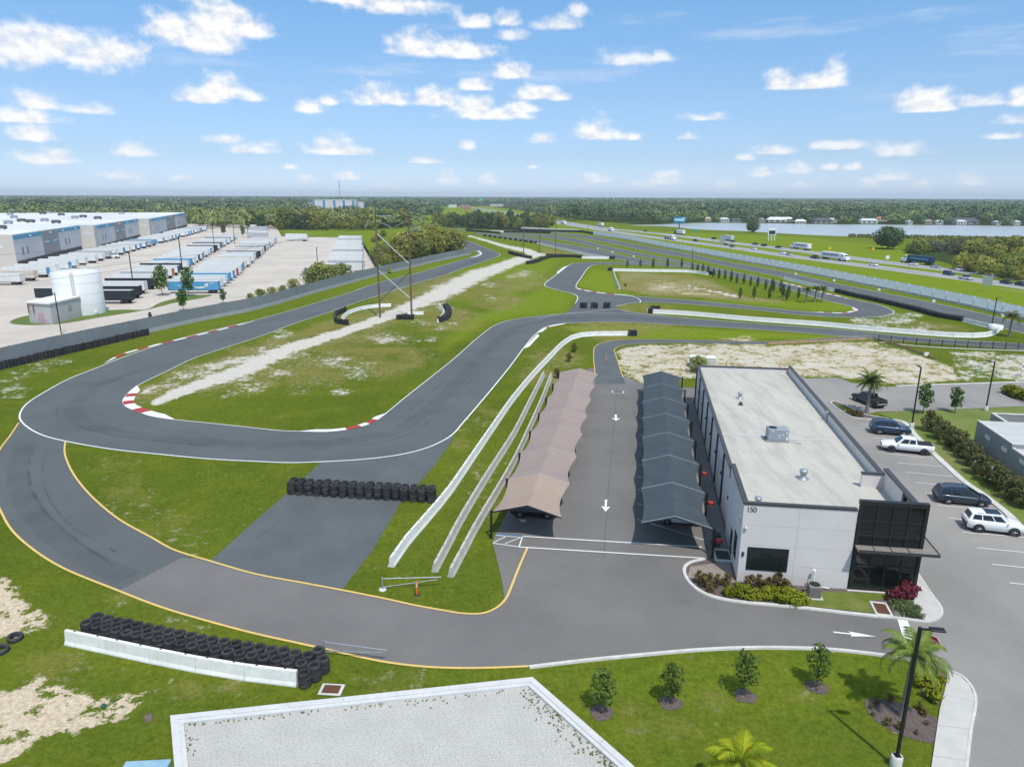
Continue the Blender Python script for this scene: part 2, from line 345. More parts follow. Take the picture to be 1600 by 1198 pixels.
def resample(pts, step):
    P = [Vector((p[0], p[1], 0)) for p in pts]; out = [P[0].copy()]; acc = 0.0
    for a, b in zip(P, P[1:]):
        L_ = (b - a).length; t = 0.0
        while L_ > 1e-9 and acc + (L_ - t) >= step:
            t += step - acc; out.append(a + (b - a) * (t / L_)); acc = 0.0
        acc += L_ - t
    return out
def kerb(name, pts, w=.15, h=.13, m='kerb', z0=0.0):          # raised kerb with real faces
    P = [Vector((p[0], p[1], 0)) for p in pts]; K = len(P); b = MB(); rows = [[], [], [], []]
    for i in range(K):
        d = (P[min(i + 1, K - 1)] - P[max(i - 1, 0)]); d.normalize(); nrm = Vector((-d.y, d.x, 0))
        for r_, (o, z) in enumerate(((w / 2, z0), (w / 2 - .02, z0 + h), (-w / 2 + .02, z0 + h), (-w / 2, z0))):
            q = P[i] + nrm * o; rows[r_].append((q.x, q.y, z))
    vs = [v for r_ in rows for v in r_]
    b.add(vs, [(r_ * K + i, (r_ + 1) * K + i, (r_ + 1) * K + i + 1, r_ * K + i + 1) for r_ in range(3) for i in range(K - 1)])
    return tag(b.build(name, M[m]), kind='structure')
def text_mesh(name, txt, size, m, ext=.012):
    cu = bpy.data.curves.new(name, 'FONT'); cu.body = txt; cu.size = size; cu.extrude = ext; cu.space_character = .86; cu.align_x = 'CENTER'; cu.align_y = 'CENTER'
    o = bpy.data.objects.new(name + '_tmp', cu); col.objects.link(o)
    me = bpy.data.meshes.new_from_object(o.evaluated_get(bpy.context.evaluated_depsgraph_get())); bpy.data.objects.remove(o)
    me.name = name; me.materials.clear(); me.materials.append(m); return me

# ------------------------------------------------------------------ ground with worn sand, dry grass and woodland floor
def build_ground():
    ys = np.concatenate([np.array([3200, 2400, 1900, 1600, 1450, 1350, 1280]), np.arange(1240, 560, -4.0), np.arange(560, 400, -2.5), np.arange(400, 330, -1.5), np.arange(330, 309, -1.0), np.array([308.7, 308.2])])
    xs = np.concatenate([np.array([-9000, -5000, -3000, -1800, -1000, -600, -350]), np.arange(-200, 1804, 4.0), np.array([1950, 2200, 2600, 3400, 4600, 6500, 10000])])
    PX, PY = np.meshgrid(xs, ys)
    x = PX - 800; y = PY - 599
    dy = FOC * math.cos(PITCH) - y * math.sin(PITCH); dz = -FOC * math.sin(PITCH) - y * math.cos(PITCH); k = CAMH / -dz
    WX, WY = x * k, dy * k
    # true photo pixel of each ground point (with roll) for the layout of the worn patches
    qx, qy = cr * x - sr * y + 800, sr * x + cr * y + 599
    nr, nc = PX.shape; V = np.stack([WX, WY, np.zeros_like(WX)], -1).reshape(-1, 3)
    idx = np.arange(nr * nc).reshape(nr, nc)
    F = np.stack([idx[:-1, :-1], idx[:-1, 1:], idx[1:, 1:], idx[1:, :-1]], -1).reshape(-1, 4)
    far = 15000.0; n0 = len(V)
    V = np.vstack([V, [[-far, -far, -.35], [far, -far, -.35], [far, far, -.35], [-far, far, -.35]]]); 
    me = bpy.data.meshes.new('ground')
    me.vertices.add(len(V)); me.vertices.foreach_set('co', V.astype(np.float32).ravel())
    me.loops.add(len(F) * 4 + 4); me.loops.foreach_set('vertex_index', np.concatenate([F.ravel(), [n0, n0 + 1, n0 + 2, n0 + 3]]).astype(np.int32))
    me.polygons.add(len(F) + 1); me.polygons.foreach_set('loop_start', (np.arange(len(F) + 1) * 4).astype(np.int32))
    me.update(calc_edges=True)
    ch = np.zeros((nr, nc, 4), np.float32)                    # sand, tan, dry, dark
    def stroke(c, pts, r, val=1.0, k=2.2, soft=.8):
        d = np.full(PX.shape, 1e9)
        rs = r if isinstance(r, (list, tuple)) else [r] * len(pts)
        if len(pts) == 1: d = np.hypot(qx - pts[0][0], (qy - pts[0][1]) * k) / rs[0]
        for (a, b, ra, rb) in zip(pts, pts[1:], rs, rs[1:]):
            vx, vy = b[0] - a[0], (b[1] - a[1]) * k
            ux, uy = qx - a[0], (qy - a[1]) * k
            t = np.clip((ux * vx + uy * vy) / (vx * vx + vy * vy + 1e-9), 0, 1)
            d = np.minimum(d, np.hypot(ux - t * vx, uy - t * vy) / (ra + (rb - ra) * t))
        v = val * np.clip((1 + soft - d) / soft / 1.0, 0, 1)
        ch[..., c] = np.maximum(ch[..., c], v)
    def poly(c, pts, val=1.0, soft=6.0, k=1.8):
        inside = np.zeros(PX.shape, bool); n = len(pts); d = np.full(PX.shape, 1e9)
        for i in range(n):
            (x1, y1), (x2, y2) = pts[i], pts[(i + 1) % n]
            cnd = ((y1 > qy) != (y2 > qy)) & (qx < (x2 - x1) * (qy - y1) / (y2 - y1 + 1e-9) + x1); inside ^= cnd
            vx, vy = x2 - x1, (y2 - y1) * k; ux, uy = qx - x1, (qy - y1) * k
            t = np.clip((ux * vx + uy * vy) / (vx * vx + vy * vy + 1e-9), 0, 1); d = np.minimum(d, np.hypot(ux - t * vx, uy - t * vy))
        v = val * np.clip(.5 + np.where(inside, d, -d) / (2 * soft), 0, 1)
        ch[..., c] = np.maximum(ch[..., c], v)
    # the pale sand path across the infield
    stroke(0, [(243,629),(300,605),(352,588),(400,569),(450,545),(520,524),(565,509),(610,492),(655,473),(700,453),(745,430),(780,418),(815,405),(836,398)], [5,9,11,12,10,8,7,8,9,12,11,8,7,5], .98, 2.2, 1.5)
    poly(0, [(672,446),(705,437),(740,436),(728,450),(706,462),(690,470),(672,471),(690,456)], .72, 6)
    stroke(0, [(836,398),(824,392),(790,385),(760,376),(733,368.5)], [7,6,4,3,2.2], 1, 2.2, .5)
    stroke(0, [(228,612),(262,598),(300,584),(345,570),(400,556),(430,546)], [6,8,9,8,7,5], .60, 2.2, 1.6)
    stroke(2, [(215,622),(300,590),(400,560),(520,520),(640,480),(720,440)], [20,30,34,30,26,24], .75, 2.4, 1.2)
    for p, r in [((755,424),14),((820,427),16),((800,432),12),((762,466),14),((765,445),14),((690,478),18),((640,531),22),((600,528),26),((672,530),14),((440,522),20),((420,548),24),((470,556),20),((560,575),30),((520,565),30),((350,572),40),((300,582),34),((262,602),22),((500,595),18),((470,608),18),((530,614),16),((390,600),30),((560,590),20),((652,505),16),((706,504),12),((690,512),12),((345,615),26),((440,585),24)]:
        stroke(0, [p], r * .6, .50, 2.6, 1.8)
    # far-left verge, near-left tan sand
    for p, r in [((20,612),26),((95,566),16),((60,573),20),((30,582),16),((15,600),20)]: stroke(0, [p], r * .8, .45, 2.6, 1.4)
    poly(1, [(-60,890),(10,900),(30,935),(70,950),(100,965),(60,985),(20,1000),(-60,1010)], .8, 18)
    poly(1, [(-80,1085),(20,1075),(60,1055),(120,1075),(150,1085),(232,1082),(240,1105),(190,1130),(110,1150),(60,1160),(20,1190),(-80,1230)], .82, 20)
    for p, r in [((610,1068),34),((290,1080),22),((360,1072),18),((90,1040),30),((965,1065),14),((1110,1095),24),((1050,1090),18),((1040,1130),34),((1300,960),20),((1255,1090),16),((1335,1165),20),((180,937),14),((280,975),18),((990,1105),20)]:
        stroke(2, [p], r, .55, 2.0, 2.2)
    # dry and worn grass in the infield, island bowl
    for p, r in [((690,445),40),((640,465),45),((760,455),40),((780,470),30),((560,540),60),((600,560),50),((480,580),50),((400,575),60),((330,590),50),((700,500),40),((850,590),30),((980,500),60),((960,515),40),((870,560),30),((820,440),30)]:
        stroke(2, [p], r, .68, 2.6, 1.3)
    stroke(2, [(180,740),(210,800),(290,850)], 30, .45, 1.3, 1.0)
    poly(2, [(966,424),(1000,425),(1080,428),(1115,440),(1165,462),(1235,470),(1215,474),(1150,470),(1090,466),(1010,461),(968,452)], 1.0, 6)
    poly(1, [(1000,440),(1040,436),(1080,448),(1120,455),(1140,463),(1060,463),(1010,456)], .5, 8)
    stroke(0, [(1075,447),(1110,455),(1150,463)], 3, .75, 2.2, .8)
    poly(2, [(1370,512),(1440,500),(1500,508),(1535,515),(1500,522),(1430,518)], .7, 8)
    for p, r in [((1345,501),16),((1365,505),20),((1400,500),26),((1425,494),16),((1440,510),16),((1370,509),16)]: stroke(0, [p], r * .8, .55, 3, 1.2)
    poly(2, [(1090,385),(1190,405),(1300,430),(1420,456),(1400,456),(1280,432),(1150,408),(1060,388)], .8, 3, 3)
    poly(2, [(880,392),(940,403),(912,402),(880,400),(850,396),(839,384)], .8, 3, 3)
    # cleared lot behind the building
    poly(0, [(962,547),(975,541),(1080,537),(1200,540),(1300,535),(1362,533),(1410,546),(1470,566),(1490,575),(1500,596),(1395,603),(1325,592),(1255,588),(1100,590),(1000,600),(980,583)], .52, 5)
    poly(1, [(962,547),(975,541),(1080,537),(1200,540),(1300,535),(1362,533),(1410,546),(1470,566),(1490,575),(1500,596),(1395,603),(1325,592),(1255,588),(1100,590),(1000,600),(980,583)], .74, 5)
    poly(2, [(962,547),(1200,540),(1362,533),(1490,575),(1500,596),(1255,588),(980,583)], .9, 7)
    poly(0, [(1480,548),(1560,550),(1700,556),(1700,598),(1560,596),(1500,596),(1490,575)], .55, 8)
    for p, r in [((1005,572),36),((1020,555),30),((1270,575),30),((1320,570),40),((1390,580),30),((1540,563),26),((1240,556),30),((1160,548),40),((1090,560),26),((1590,575),30)]: stroke(1, [p], r, .6, 2.6, 1.0)
    poly(3, [(1475,572),(1520,584),(1560,592),(1480,596),(1460,580)], .0, 4)
    # infield wear near the long white wall and in the near spots
    for p, r in [((752,650),16),((715,672),12),((720,690),10),((745,745),22),((760,790),18),((850,575),14),((790,700),12)]: stroke(2, [p], r, .5, 1.3, 2.0)
    # woodland floor
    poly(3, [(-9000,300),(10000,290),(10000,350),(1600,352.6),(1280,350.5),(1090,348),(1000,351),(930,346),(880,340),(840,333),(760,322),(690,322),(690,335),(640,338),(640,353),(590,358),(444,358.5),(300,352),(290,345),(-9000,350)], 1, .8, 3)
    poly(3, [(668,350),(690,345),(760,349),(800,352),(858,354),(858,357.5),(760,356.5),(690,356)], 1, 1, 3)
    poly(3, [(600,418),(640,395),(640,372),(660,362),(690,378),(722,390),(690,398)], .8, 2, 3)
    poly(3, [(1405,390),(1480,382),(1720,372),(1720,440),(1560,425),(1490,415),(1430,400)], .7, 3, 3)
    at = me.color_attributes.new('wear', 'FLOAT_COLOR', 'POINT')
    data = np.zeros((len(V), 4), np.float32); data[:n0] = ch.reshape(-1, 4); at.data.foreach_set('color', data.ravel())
    lush = np.zeros(PX.shape, np.float32)
    def lpoly(pts, val, soft=5.0, k=2.5):
        keep = ch[..., 0].copy(); ch[..., 0] = 0; poly(0, pts, val, soft, k); np.maximum(lush, ch[..., 0], out=lush); ch[..., 0] = keep
    lpoly([(840,345),(1000,360),(1260,370),(1400,385),(1480,425),(1700,470),(1700,510),(1430,462),(1140,407),(960,372),(860,358)], .95, 4)
    lpoly([(640,322),(700,316.5),(880,320.5),(872,332),(840,336),(690,336)], 1.0, 2); lpoly([(640,325),(700,345),(690,352),(640,358),(600,372),(640,400),(590,420),(560,372),(444,370),(444,360),(600,357)], .8, 3)
    lpoly([(800,470),(850,445),(890,455),(902,465),(885,488),(800,497),(760,505),(730,525),(690,545),(725,500)], .8, 14)
    lpoly([(900,446),(926,418),(958,425),(966,452),(1000,462),(930,455)], .9, 6); lpoly([(880,510),(1000,508),(1360,528),(1200,530),(960,530),(900,520)], .85, 5)
    lpoly([(1340,475),(1320,470),(1200,470),(1090,468),(1180,476),(1280,486),(1335,486)], .85, 4); lpoly([(830,1060),(1000,1030),(1350,1025),(1440,1060),(1350,1110),(1100,1120),(950,1080)], .2, 40); lpoly([(700,430),(780,400),(880,405),(830,450),(760,480),(800,440)], .75, 8)
    lush[:] = np.maximum(lush, .42 * np.clip((540 - qy) / 120, 0, 1) * (qy > 300)); lush[:] = np.maximum(lush, .06 * np.clip((1300 - qx) / 200, 0, 1) * np.clip((qx - 560) / 200, 0, 1) * (qy > 1030))
    la = me.attributes.new('lush', 'FLOAT', 'POINT'); ld = np.zeros(len(V), np.float32); ld[:n0] = lush.ravel(); la.data.foreach_set('value', ld)
    o = bpy.data.objects.new('ground', me); col.objects.link(o); tag(o, kind='structure')
    ma = bpy.data.materials.new('grass and sand'); ma.use_nodes = True; nt = ma.node_tree; N, L = nt.nodes, nt.links
    b = N['Principled BSDF']; b.inputs['Roughness'].default_value = .95; b.inputs['Specular IOR Level'].default_value = .0
    pos = N.new('ShaderNodeNewGeometry').outputs['Position']
    def noise(s, d=5, r=.6, vec=pos):
        t = N.new('ShaderNodeTexNoise'); t.inputs['Scale'].default_value = s; t.inputs['Detail'].default_value = d; t.inputs['Roughness'].default_value = r; L.new(vec, t.inputs['Vector']); return t.outputs['Fac']
    def mr(v, a, c, lo=0.0, hi=1.0, sm=False):
        q = N.new('ShaderNodeMapRange'); q.interpolation_type = 'SMOOTHSTEP' if sm else 'LINEAR'; q.inputs[1].default_value = a; q.inputs[2].default_value = c; q.inputs[3].default_value = lo; q.inputs[4].default_value = hi; L.new(v, q.inputs[0]); return q.outputs[0]
    def mth(op, a, c):
        q = N.new('ShaderNodeMath'); q.operation = op
        for i, v in enumerate((a, c)):
            if isinstance(v, (int, float)): q.inputs[i].default_value = v
            else: L.new(v, q.inputs[i])
        return q.outputs[0]
    def mix(f, a, c):
        q = N.new('ShaderNodeMix'); q.data_type = 'RGBA'; L.new(f, q.inputs[0]) if not isinstance(f, float) else setattr(q.inputs[0], 'default_value', f)
        for i, v in ((6, a), (7, c)):
            if isinstance(v, tuple): q.inputs[i].default_value = v + (1,)
            else: L.new(v, q.inputs[i])
        return q.outputs[2]
    wr = N.new('ShaderNodeAttribute'); wr.attribute_name = 'wear'; sp = N.new('ShaderNodeSeparateColor'); L.new(wr.outputs['Color'], sp.inputs[0])
    sand, tan, dry = sp.outputs; dark = wr.outputs['Alpha']
    big, med, fine, tiny = noise(.022, 4), noise(.16, 8, .72), noise(1.1, 6, .7), noise(7.0, 3)
    gr = mix(mr(big, .35, .65), (.080, .110, .012), (.116, .146, .017))
    lu = N.new('ShaderNodeAttribute'); lu.attribute_name = 'lush'; gr = mix(lu.outputs['Fac'], gr, mix(mr(med, .35, .65), (.145, .215, .010), (.205, .258, .024)))
    gr = mix(mr(med, .46, .74, 0, .8), gr, (.150, .168, .016))
    gr = mix(mr(fine, .45, .75, 0, .55), gr, (.052, .074, .004))
    dr = mix(mr(fine, .35, .65), (.165, .145, .036), (.235, .195, .065))
    dm = mr(mth('ADD', dry, mth('MULTIPLY', mth('SUBTRACT', med, .5), 1.6)), .35, .95, 0, .85, True)
    gr = mix(dm, gr, dr)
    # thin bare flecks in worn turf
    fl = mth('MULTIPLY', mr(mth('ADD', noise(.9, 6, .75), mth('MULTIPLY', dry, .13)), .60, .70, 0, 1, True), mr(noise(.05, 3), .40, .58))
    gr = mix(mth('MULTIPLY', fl, .7), gr, (.36, .32, .22))
    rag = mth('MULTIPLY', mth('SUBTRACT', mth('ADD', mth('MULTIPLY', med, .5), mth('MULTIPLY', fine, .5)), .5), 3.6)
    wsand = mix(mr(fine, .3, .7), (.57, .53, .455), (.46, .42, .355))
    tsand = mix(mr(fine, .3, .7), (.50, .425, .295), (.42, .345, .225))
    tuft = mr(noise(.42, 7, .75), .52, .60, 0, 1, True)
    def thin(a): return mth('SUBTRACT', a, mth('MULTIPLY', mth('MULTIPLY', tuft, .45), mr(a, .98, .84)))
    tan, sand = thin(tan), thin(sand)
    tsand = mix(mr(sand, .1, .45), mix(mr(fine, .3, .7), (.57, .47, .345), (.47, .375, .255)), tsand)
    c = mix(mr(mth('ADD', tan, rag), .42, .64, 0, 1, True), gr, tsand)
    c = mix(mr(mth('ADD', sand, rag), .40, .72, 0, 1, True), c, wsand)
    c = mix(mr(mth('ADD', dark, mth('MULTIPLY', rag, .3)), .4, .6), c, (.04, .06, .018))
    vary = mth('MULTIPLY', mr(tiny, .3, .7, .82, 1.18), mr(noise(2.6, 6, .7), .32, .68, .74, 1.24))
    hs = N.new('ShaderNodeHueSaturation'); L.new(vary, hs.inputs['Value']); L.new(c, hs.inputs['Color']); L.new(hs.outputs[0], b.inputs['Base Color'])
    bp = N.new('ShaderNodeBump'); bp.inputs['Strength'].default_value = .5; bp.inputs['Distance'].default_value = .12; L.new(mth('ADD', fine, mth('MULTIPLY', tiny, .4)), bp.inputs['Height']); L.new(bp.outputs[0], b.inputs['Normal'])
    me.materials.append(ma)
build_ground()

# ------------------------------------------------------------------ water
lake = [(986,352.4),(1040,353.9),(1090,358.6),(1160,361.2),(1260,367),(1330,369.5),(1400,371),(1500,374.5),(1600,377.5),(1900,388),(2400,400),(2400,358),(1900,356),(1600,353.4),(1500,352.2),(1400,351.4),(1280,350.6),(1200,349.2),(1090,348.4),(1040,350.6)]
wm = bpy.data.materials.new('lake water'); wm.use_nodes = True
wb = wm.node_tree.nodes['Principled BSDF']; wb.inputs['Base Color'].default_value = (.40, .41, .40, 1); wb.inputs['Roughness'].default_value = .12; wb.inputs['Specular IOR Level'].default_value = .5
wn = wm.node_tree.nodes.new('ShaderNodeTexNoise'); wn.inputs['Scale'].default_value = .05; wn.inputs['Detail'].default_value = 6
wr2 = wm.node_tree.nodes.new('ShaderNodeMapRange'); wr2.inputs[3].default_value = .18; wr2.inputs[4].default_value = .42; wm.node_tree.links.new(wn.outputs[0], wr2.inputs[0]); wm.node_tree.links.new(wr2.outputs[0], wb.inputs['Roughness'])
sheet('water', smooth_pts(gp(lake), 4, True), .04, wm)

# ------------------------------------------------------------------ racing track
E_IN = [(650,352),(700,371),(720,373.5),(743,381),(768,391),(780,396),(781.5,399),(757,408.6),(722,420),(690,431),(642,445),(590,462),(562,471),(517,487),(462,505),(400,528),(350,544),(303,560),(263,579),(218,601),(204,611),(195,621),(192,628),(197,635),(215,643),(238,650.5),(271,655.5),(325,661),(400,669),(438,673),(472,674),(512,674.5),(550,670),(580,661),(600,648),(632,622),(670,592),(710,560),(750,525),(775,507.5),(799,500),(837,494.5),(880,490.5),(920,487),(965,483),(985,487.5),(1043,494),(1080,497.6),(1200,507),(1325,516),(1425,526),(1600,537.5),(1800,552)]
E_OUT = [(640,353.5),(690,372),(715,382),(722,386),(735,391),(746,394),(747,397),(740,400.5),(700,412.5),(650,427.5),(592,441.5),(550,456),(475,479),(400,500),(340,514),(260,535),(187,560),(150,575),(107,592),(70,612),(42,630),(31,644),(30.5,656),(45,670),(67,681),(102,690),(175,702.5),(250,710.5),(325,717.5),(400,721.5),(450,723.5),(505,722),(575,717.5),(625,711),(662,702),(687,692),(707,680),(725,660),(750,631),(775,601),(799,571),(822,540),(838,522),(854,511),(882,505.5),(905,504),(955,502.6),(1005,504.5),(1100,510),(1200,516),(1325,526),(1450,535.5),(1600,546),(1800,562)]
e_in, e_out = smooth_pts(gp(E_IN), 5), smooth_pts(gp(E_OUT), 5)
sheet('track', e_in + e_out[::-1], .020, M['track'])
LOOP_OUT = [(700,356),(782,363),(860,367.5),(900,373),(936,382),(974,390),(1030,401),(1065,408),(1100,415),(1140,423.4),(1187,433),(1215,440),(1289,458.5),(1327,467),(1355,472.5),(1378,478),(1392.5,484),(1397,487.5),(1392.5,491),(1374,495),(1345.6,496.4),(1308,495.2),(1280,494),(1234,490.5),(1187,485),(1140,480.6),(1080,475.7),(1036.5,473),(993,473),(975,475.7),(962,478.5)]
LOOP_IN = [(705,358.5),(795,366.3),(860,372.6),(900,379.5),(929,386.5),(974,396),(1030,405.8),(1065,413),(1080.6,417),(1112,425),(1140,431),(1187,441),(1234,452.5),(1287.5,468.7),(1308,473.4),(1331.6,480),(1340,484),(1334,487),(1317.5,489.4),(1280,488.4),(1234,485),(1187,479.7),(1140,475),(1080,469.4),(986,462.5),(950,459),(924,455.7),(905,452)]
loop_out, loop_in = smooth_pts(gp(LOOP_OUT), 5), smooth_pts(gp(LOOP_IN), 5)
sheet('track', loop_out + loop_in[::-1], .026, M['track'])
CONN_L = [(850,497),(868,492),(880,490),(890,485),(899,474),(902.5,467),(901,462),(893,458.5),(880,455.5),(866,451.5),(854,448),(851,445),(854,441),(872,427.5),(887,416),(896,412),(915,410.4),(936,410),(974,410.5),(1000,410.3),(1040,412)]
CONN_R = [(1040,416),(1033,414.6),(983,413.9),(955,413.4),(935,413.4),(926,414.8),(919,419),(908,434),(900,446.5),(901,450),(905,452),(924,455.7),(950,459),(986,462.5),(1000,473),(975,475.9),(966,479),(965,481.5),(975,486),(985,496)]
conn_l, conn_r = smooth_pts(gp(CONN_L), 5), smooth_pts(gp(CONN_R), 3)
sheet('track', conn_l + conn_r, .032, M['track'])
PIT_T = [(742,363.3),(770,366),(825,371.3),(880,381),(930,389.4),(974,399.7),(1002,405),(1030,409.5),(1080,417)]
PIT_B = [(742,366),(757,367.4),(812,374.8),(838,379.5),(880,387.5),(936,399.7),(964,405),(992,410.5),(1033,415.2),(1080,419)]
sheet('track', smooth_pts(gp(PIT_T), 4) + smooth_pts(gp(PIT_B), 4)[::-1], .038, M['track'])
ST_T = [(840,361),(880,364.2),(917,368),(947.5,373),(976.5,379),(1030,388.4),(1080,397.5),(1140,410),(1187,418),(1234,427),(1290,439.6),(1336,449),(1374,456.5),(1430,467.5),(1530,489),(1600,506),(1800,555)]
ST_B = [(840,363.5),(880,367),(936,377),(974,384.7),(1030,396),(1080,404),(1140,417),(1187,426),(1234,436.5),(1280,448),(1336,461),(1430,481),(1500,497),(1560,511),(1600,521),(1800,575)]
st_t, st_b = smooth_pts(gp(ST_T), 4), smooth_pts(gp(ST_B), 4)
sheet('track', st_t + st_b[::-1], .020, M['track'])
SPUR = [(508,716),(712,668),(706,688),(675,732),(625,787),(582,860),(534,922),(475,911),(400,897),(328,877),(400,812),(447,772)]
sheet('track', gp(SPUR), .014, M['spur'])
ACC = [(29,650),(29,661),(15,682),(0,702),(-11,732),(-10,770),(0,796),(20,830),(54,860),(90,883),(122,898),(160,914),(190,922),(285,871),(272,860),(237,840),(187,812),(150,782),(125,755),(110,732),(101,707),(102,688),(60,676)]
acc_o = smooth_pts(gp([(29,661),(15,682),(0,702),(-11,732),(-10,770),(0,796),(20,830),(54,860),(90,883),(122,898),(175,919),(250,948),(325,970.5),(400,990.3),(462,1004),(512,1015),(560,1026),(600,1034),(650,1040.5),(700,1043.5),(760,1043.5),(826,1041)]), 5)
acc_i = smooth_pts(gp([(102,690),(101,707),(110,732),(125,755),(150,782),(187,812),(237,840),(272,859),(330,877),(400,897),(475,911),(534,922),(600,935),(650,946),(695,954),(725,958.6),(755,958),(775,950),(790,936),(800,914),(811,886),(824,856)]), 5)
k_out = smooth_pts(gp([(827,1043),(900,1034),(1000,1024),(1100,1015.5),(1200,1012.5),(1300,1015.5),(1362,1022),(1412,1029),(1450,1037)]), 5)
def upto(pts, y_min=None, n=None): return pts[:n]
sheet('track', gp([(30,652)]) + [p for p in acc_o if p.y > g(190,922).y or p.x < -30] + gp([(190,921),(285,870.5)]) + [p for p in acc_i if p.y > g(285,870.5).y and p.x < -15][::-1] + gp([(102,686),(60,674)]), .012, M['track'])
# paddock, alley and car park
seam = gp([(284.5,871)]); 
pad = seam + [p for p in acc_i if p.x > g(300,871).x and p.y < g(300,872).y + 0 and p.x < g(776,948).x] + gp([(788,934),(784,905),(770,848),(773,838),(815,755),(850,690),(905,592),(920,575),(960,574),(973,586),(1005,600),(1045,604),(1090,606),(1180,580),(1257,591.5),(1307,590),(1319,593),(1330,598),(1386,604.3),(1500,600),(1720,594),(1720,631),(1600,634.6),(1538,637.2),(1488,639.8),(1400,642.5),(1370,643.4),(1352,648),(1398,656.6),(1409,659.5),(1425.5,679),(1451.6,705.4),(1476.4,729),(1504,753.6),(1524.6,767.4),(1544,782),(1571,804),(1600,834.5),(1680,905),(1800,1020),(1800,1400),(1490,1400),(1510,1198),(1524,1090),(1515,1070),(1500,1056),(1478,1048)]) + k_out[::-1] + [p for p in acc_o if p.x > g(185,921).x and p.y < g(187,921).y][::-1] + gp([(188.5,921.5)])
sheet('parking_lot', pad, .016, M['paddock'])
# newer, paler surface of the big drive on the right
lotpoly = gp([(1240,580),(1257,591.5),(1307,590),(1319,593),(1330,598),(1386,604.3),(1500,600),(1720,594),(1720,631),(1600,634.6),(1538,637.2),(1488,639.8),(1400,642.5),(1370,643.4),(1352,648),(1398,656.6),(1409,659.5),(1425.5,679),(1451.6,705.4),(1476.4,729),(1504,753.6),(1524.6,767.4),(1544,782),(1571,804),(1600,834.5),(1680,905),(1800,1020),(1800,1400),(1490,1400),(1510,1198),(1524,1090),(1515,1070),(1500,1056),(1478,1048),(1450,1037),(1440,1034),(1404,966),(1430,900)])
sheet('parking_lot', lotpoly, .022, M['lot'])
# narrow road round the back of the cleared lot
bk_o = smooth_pts(gp([(931,600),(929,576),(927.5,558),(929,543),(937,537),(955,532.7),(974,531),(1005,530.4),(1080,531),(1200,533.5),(1300,527.5),(1360,524)]), 5)
bk_i = smooth_pts(gp([(978,600),(971,583),(966,566.5),(961,551.5),(960,546.5),(968,541.4),(986,538.2),(1030,536.4),(1080,536),(1200,537.5),(1300,532),(1372,527)]), 5)
sheet('road', bk_o + bk_i[::-1], .028, M['spur'])

# painted edge lines
line('edge_line', smooth_pts(gp(E_OUT[14:46]), 5), .22, .052, M['white'], off=.1)
line('edge_line', e_in[5:], .16, .052, M['white'], off=0)
line('edge_line', smooth_pts(gp(E_OUT[2:15]), 5), .16, .050, M['white'])
line('edge_line', smooth_pts(gp(E_OUT[45:]), 4), .16, .054, M['white'])
line('edge_line', loop_out, .2, .056, M['white']); line('edge_line', loop_in, .2, .056, M['white'])
line('edge_line', conn_l[20:], .25, .058, M['white']); line('edge_line', conn_r[9:43], .25, .058, M['white'])
line('edge_line', smooth_pts(gp([(840,498),(880,490.5),(930,489.5),(985,490.5),(1043,494)]), 4), .14, .060, M['white'])
line('edge_line', st_t, .2, .054, M['white']); line('edge_line', st_b, .2, .054, M['white']); line('edge_line', smooth_pts(gp(PIT_B), 4), .2, .054, M['white']); line('edge_line', smooth_pts(gp(PIT_T), 4), .2, .060, M['white'])
line('edge_line', acc_o, .2, .050, M['yellow']); line('edge_line', acc_i, .2, .050, M['yellow'])
line('edge_line', bk_o[3:], .14, .050, M['yellow']); line('edge_line', bk_i[3:-14], .14, .050, M['yellow'])

# red and white racing kerbs (raised rumble strips)
def race_kerb(pts, w, pattern, off=0.0):
    P = resample(smooth_pts(gp(pts), 8), .25); K = len(P); b = MB(); tot = sum(p[1] for p in pattern); i = 0; acc = 0
    vs = []
    for k in range(K):
        d = (P[min(k + 1, K - 1)] - P[max(k - 1, 0)]).normalized(); nr = Vector((-d.y, d.x, 0)); f = k / (K - 1)
        ww = w * min(1, f / .14 + .12, (1 - f) / .14 + .12)
        a, c = P[k], P[k] + nr * ww * (1 if off >= 0 else -1)
        mid = a.lerp(c, .5); vs += [(a.x, a.y, .056), (mid.x, mid.y, .09), (c.x, c.y, .05), (c.x, c.y, 0)]
    bounds = []; s = 0
    for cn, ln in pattern: s += ln; bounds.append((s / tot, cn))
    for k in range(K - 1):
        f = (k + .5) / (K - 1); c = next(cn for bb, cn in bounds if f <= bb)
        for q in range(3):
            j = k * 4 + q; b.add([vs[j], vs[j + 1], vs[j + 5], vs[j + 4]], [(0, 1, 2, 3)], c)
    return tag(b.build('racing_kerb', mats('white', 'red')), kind='structure')
race_kerb([(164,567),(200,552),(240,541),(285,530),(330,519.5),(398,502)], .9, [(0,3),(1,2.4),(0,2.2),(1,2),(0,2.2),(1,2.1),(0,2.3),(1,2.2),(0,2.2),(1,2.1),(0,2.3),(1,2.2),(0,4)], 1)
race_kerb([(213,603),(201,613),(194.5,622),(192,629),(197,636),(215,643.5),(240,651),(271,655.5)], 1.5, [(0,2.2),(1,.9),(0,1.2),(1,1.0),(0,1.5),(1,1.3),(0,3)], 1)
race_kerb([(470,674),(512,674.6),(550,670.3),(580,661.5),(606,645)], 1.0, [(0,4.2),(1,1.5),(0,1.1),(1,1.3),(0,2.2)], 1)
race_kerb([(900,450),(905,452.4),(924,456),(950,459.4),(975,461.5),(990,462.6)], 1.2, [(0,2),(1,1),(0,1.6),(1,1.2),(0,1.8),(1,1.4),(0,3)], 1)
race_kerb([(1212,439.5),(1240,446),(1265,452.5),(1289,458.6),(1308,462.8),(1327,467)], 1.0, [(0,1.6)] + [(1,1.2),(0,1.6)] * 9, 1)
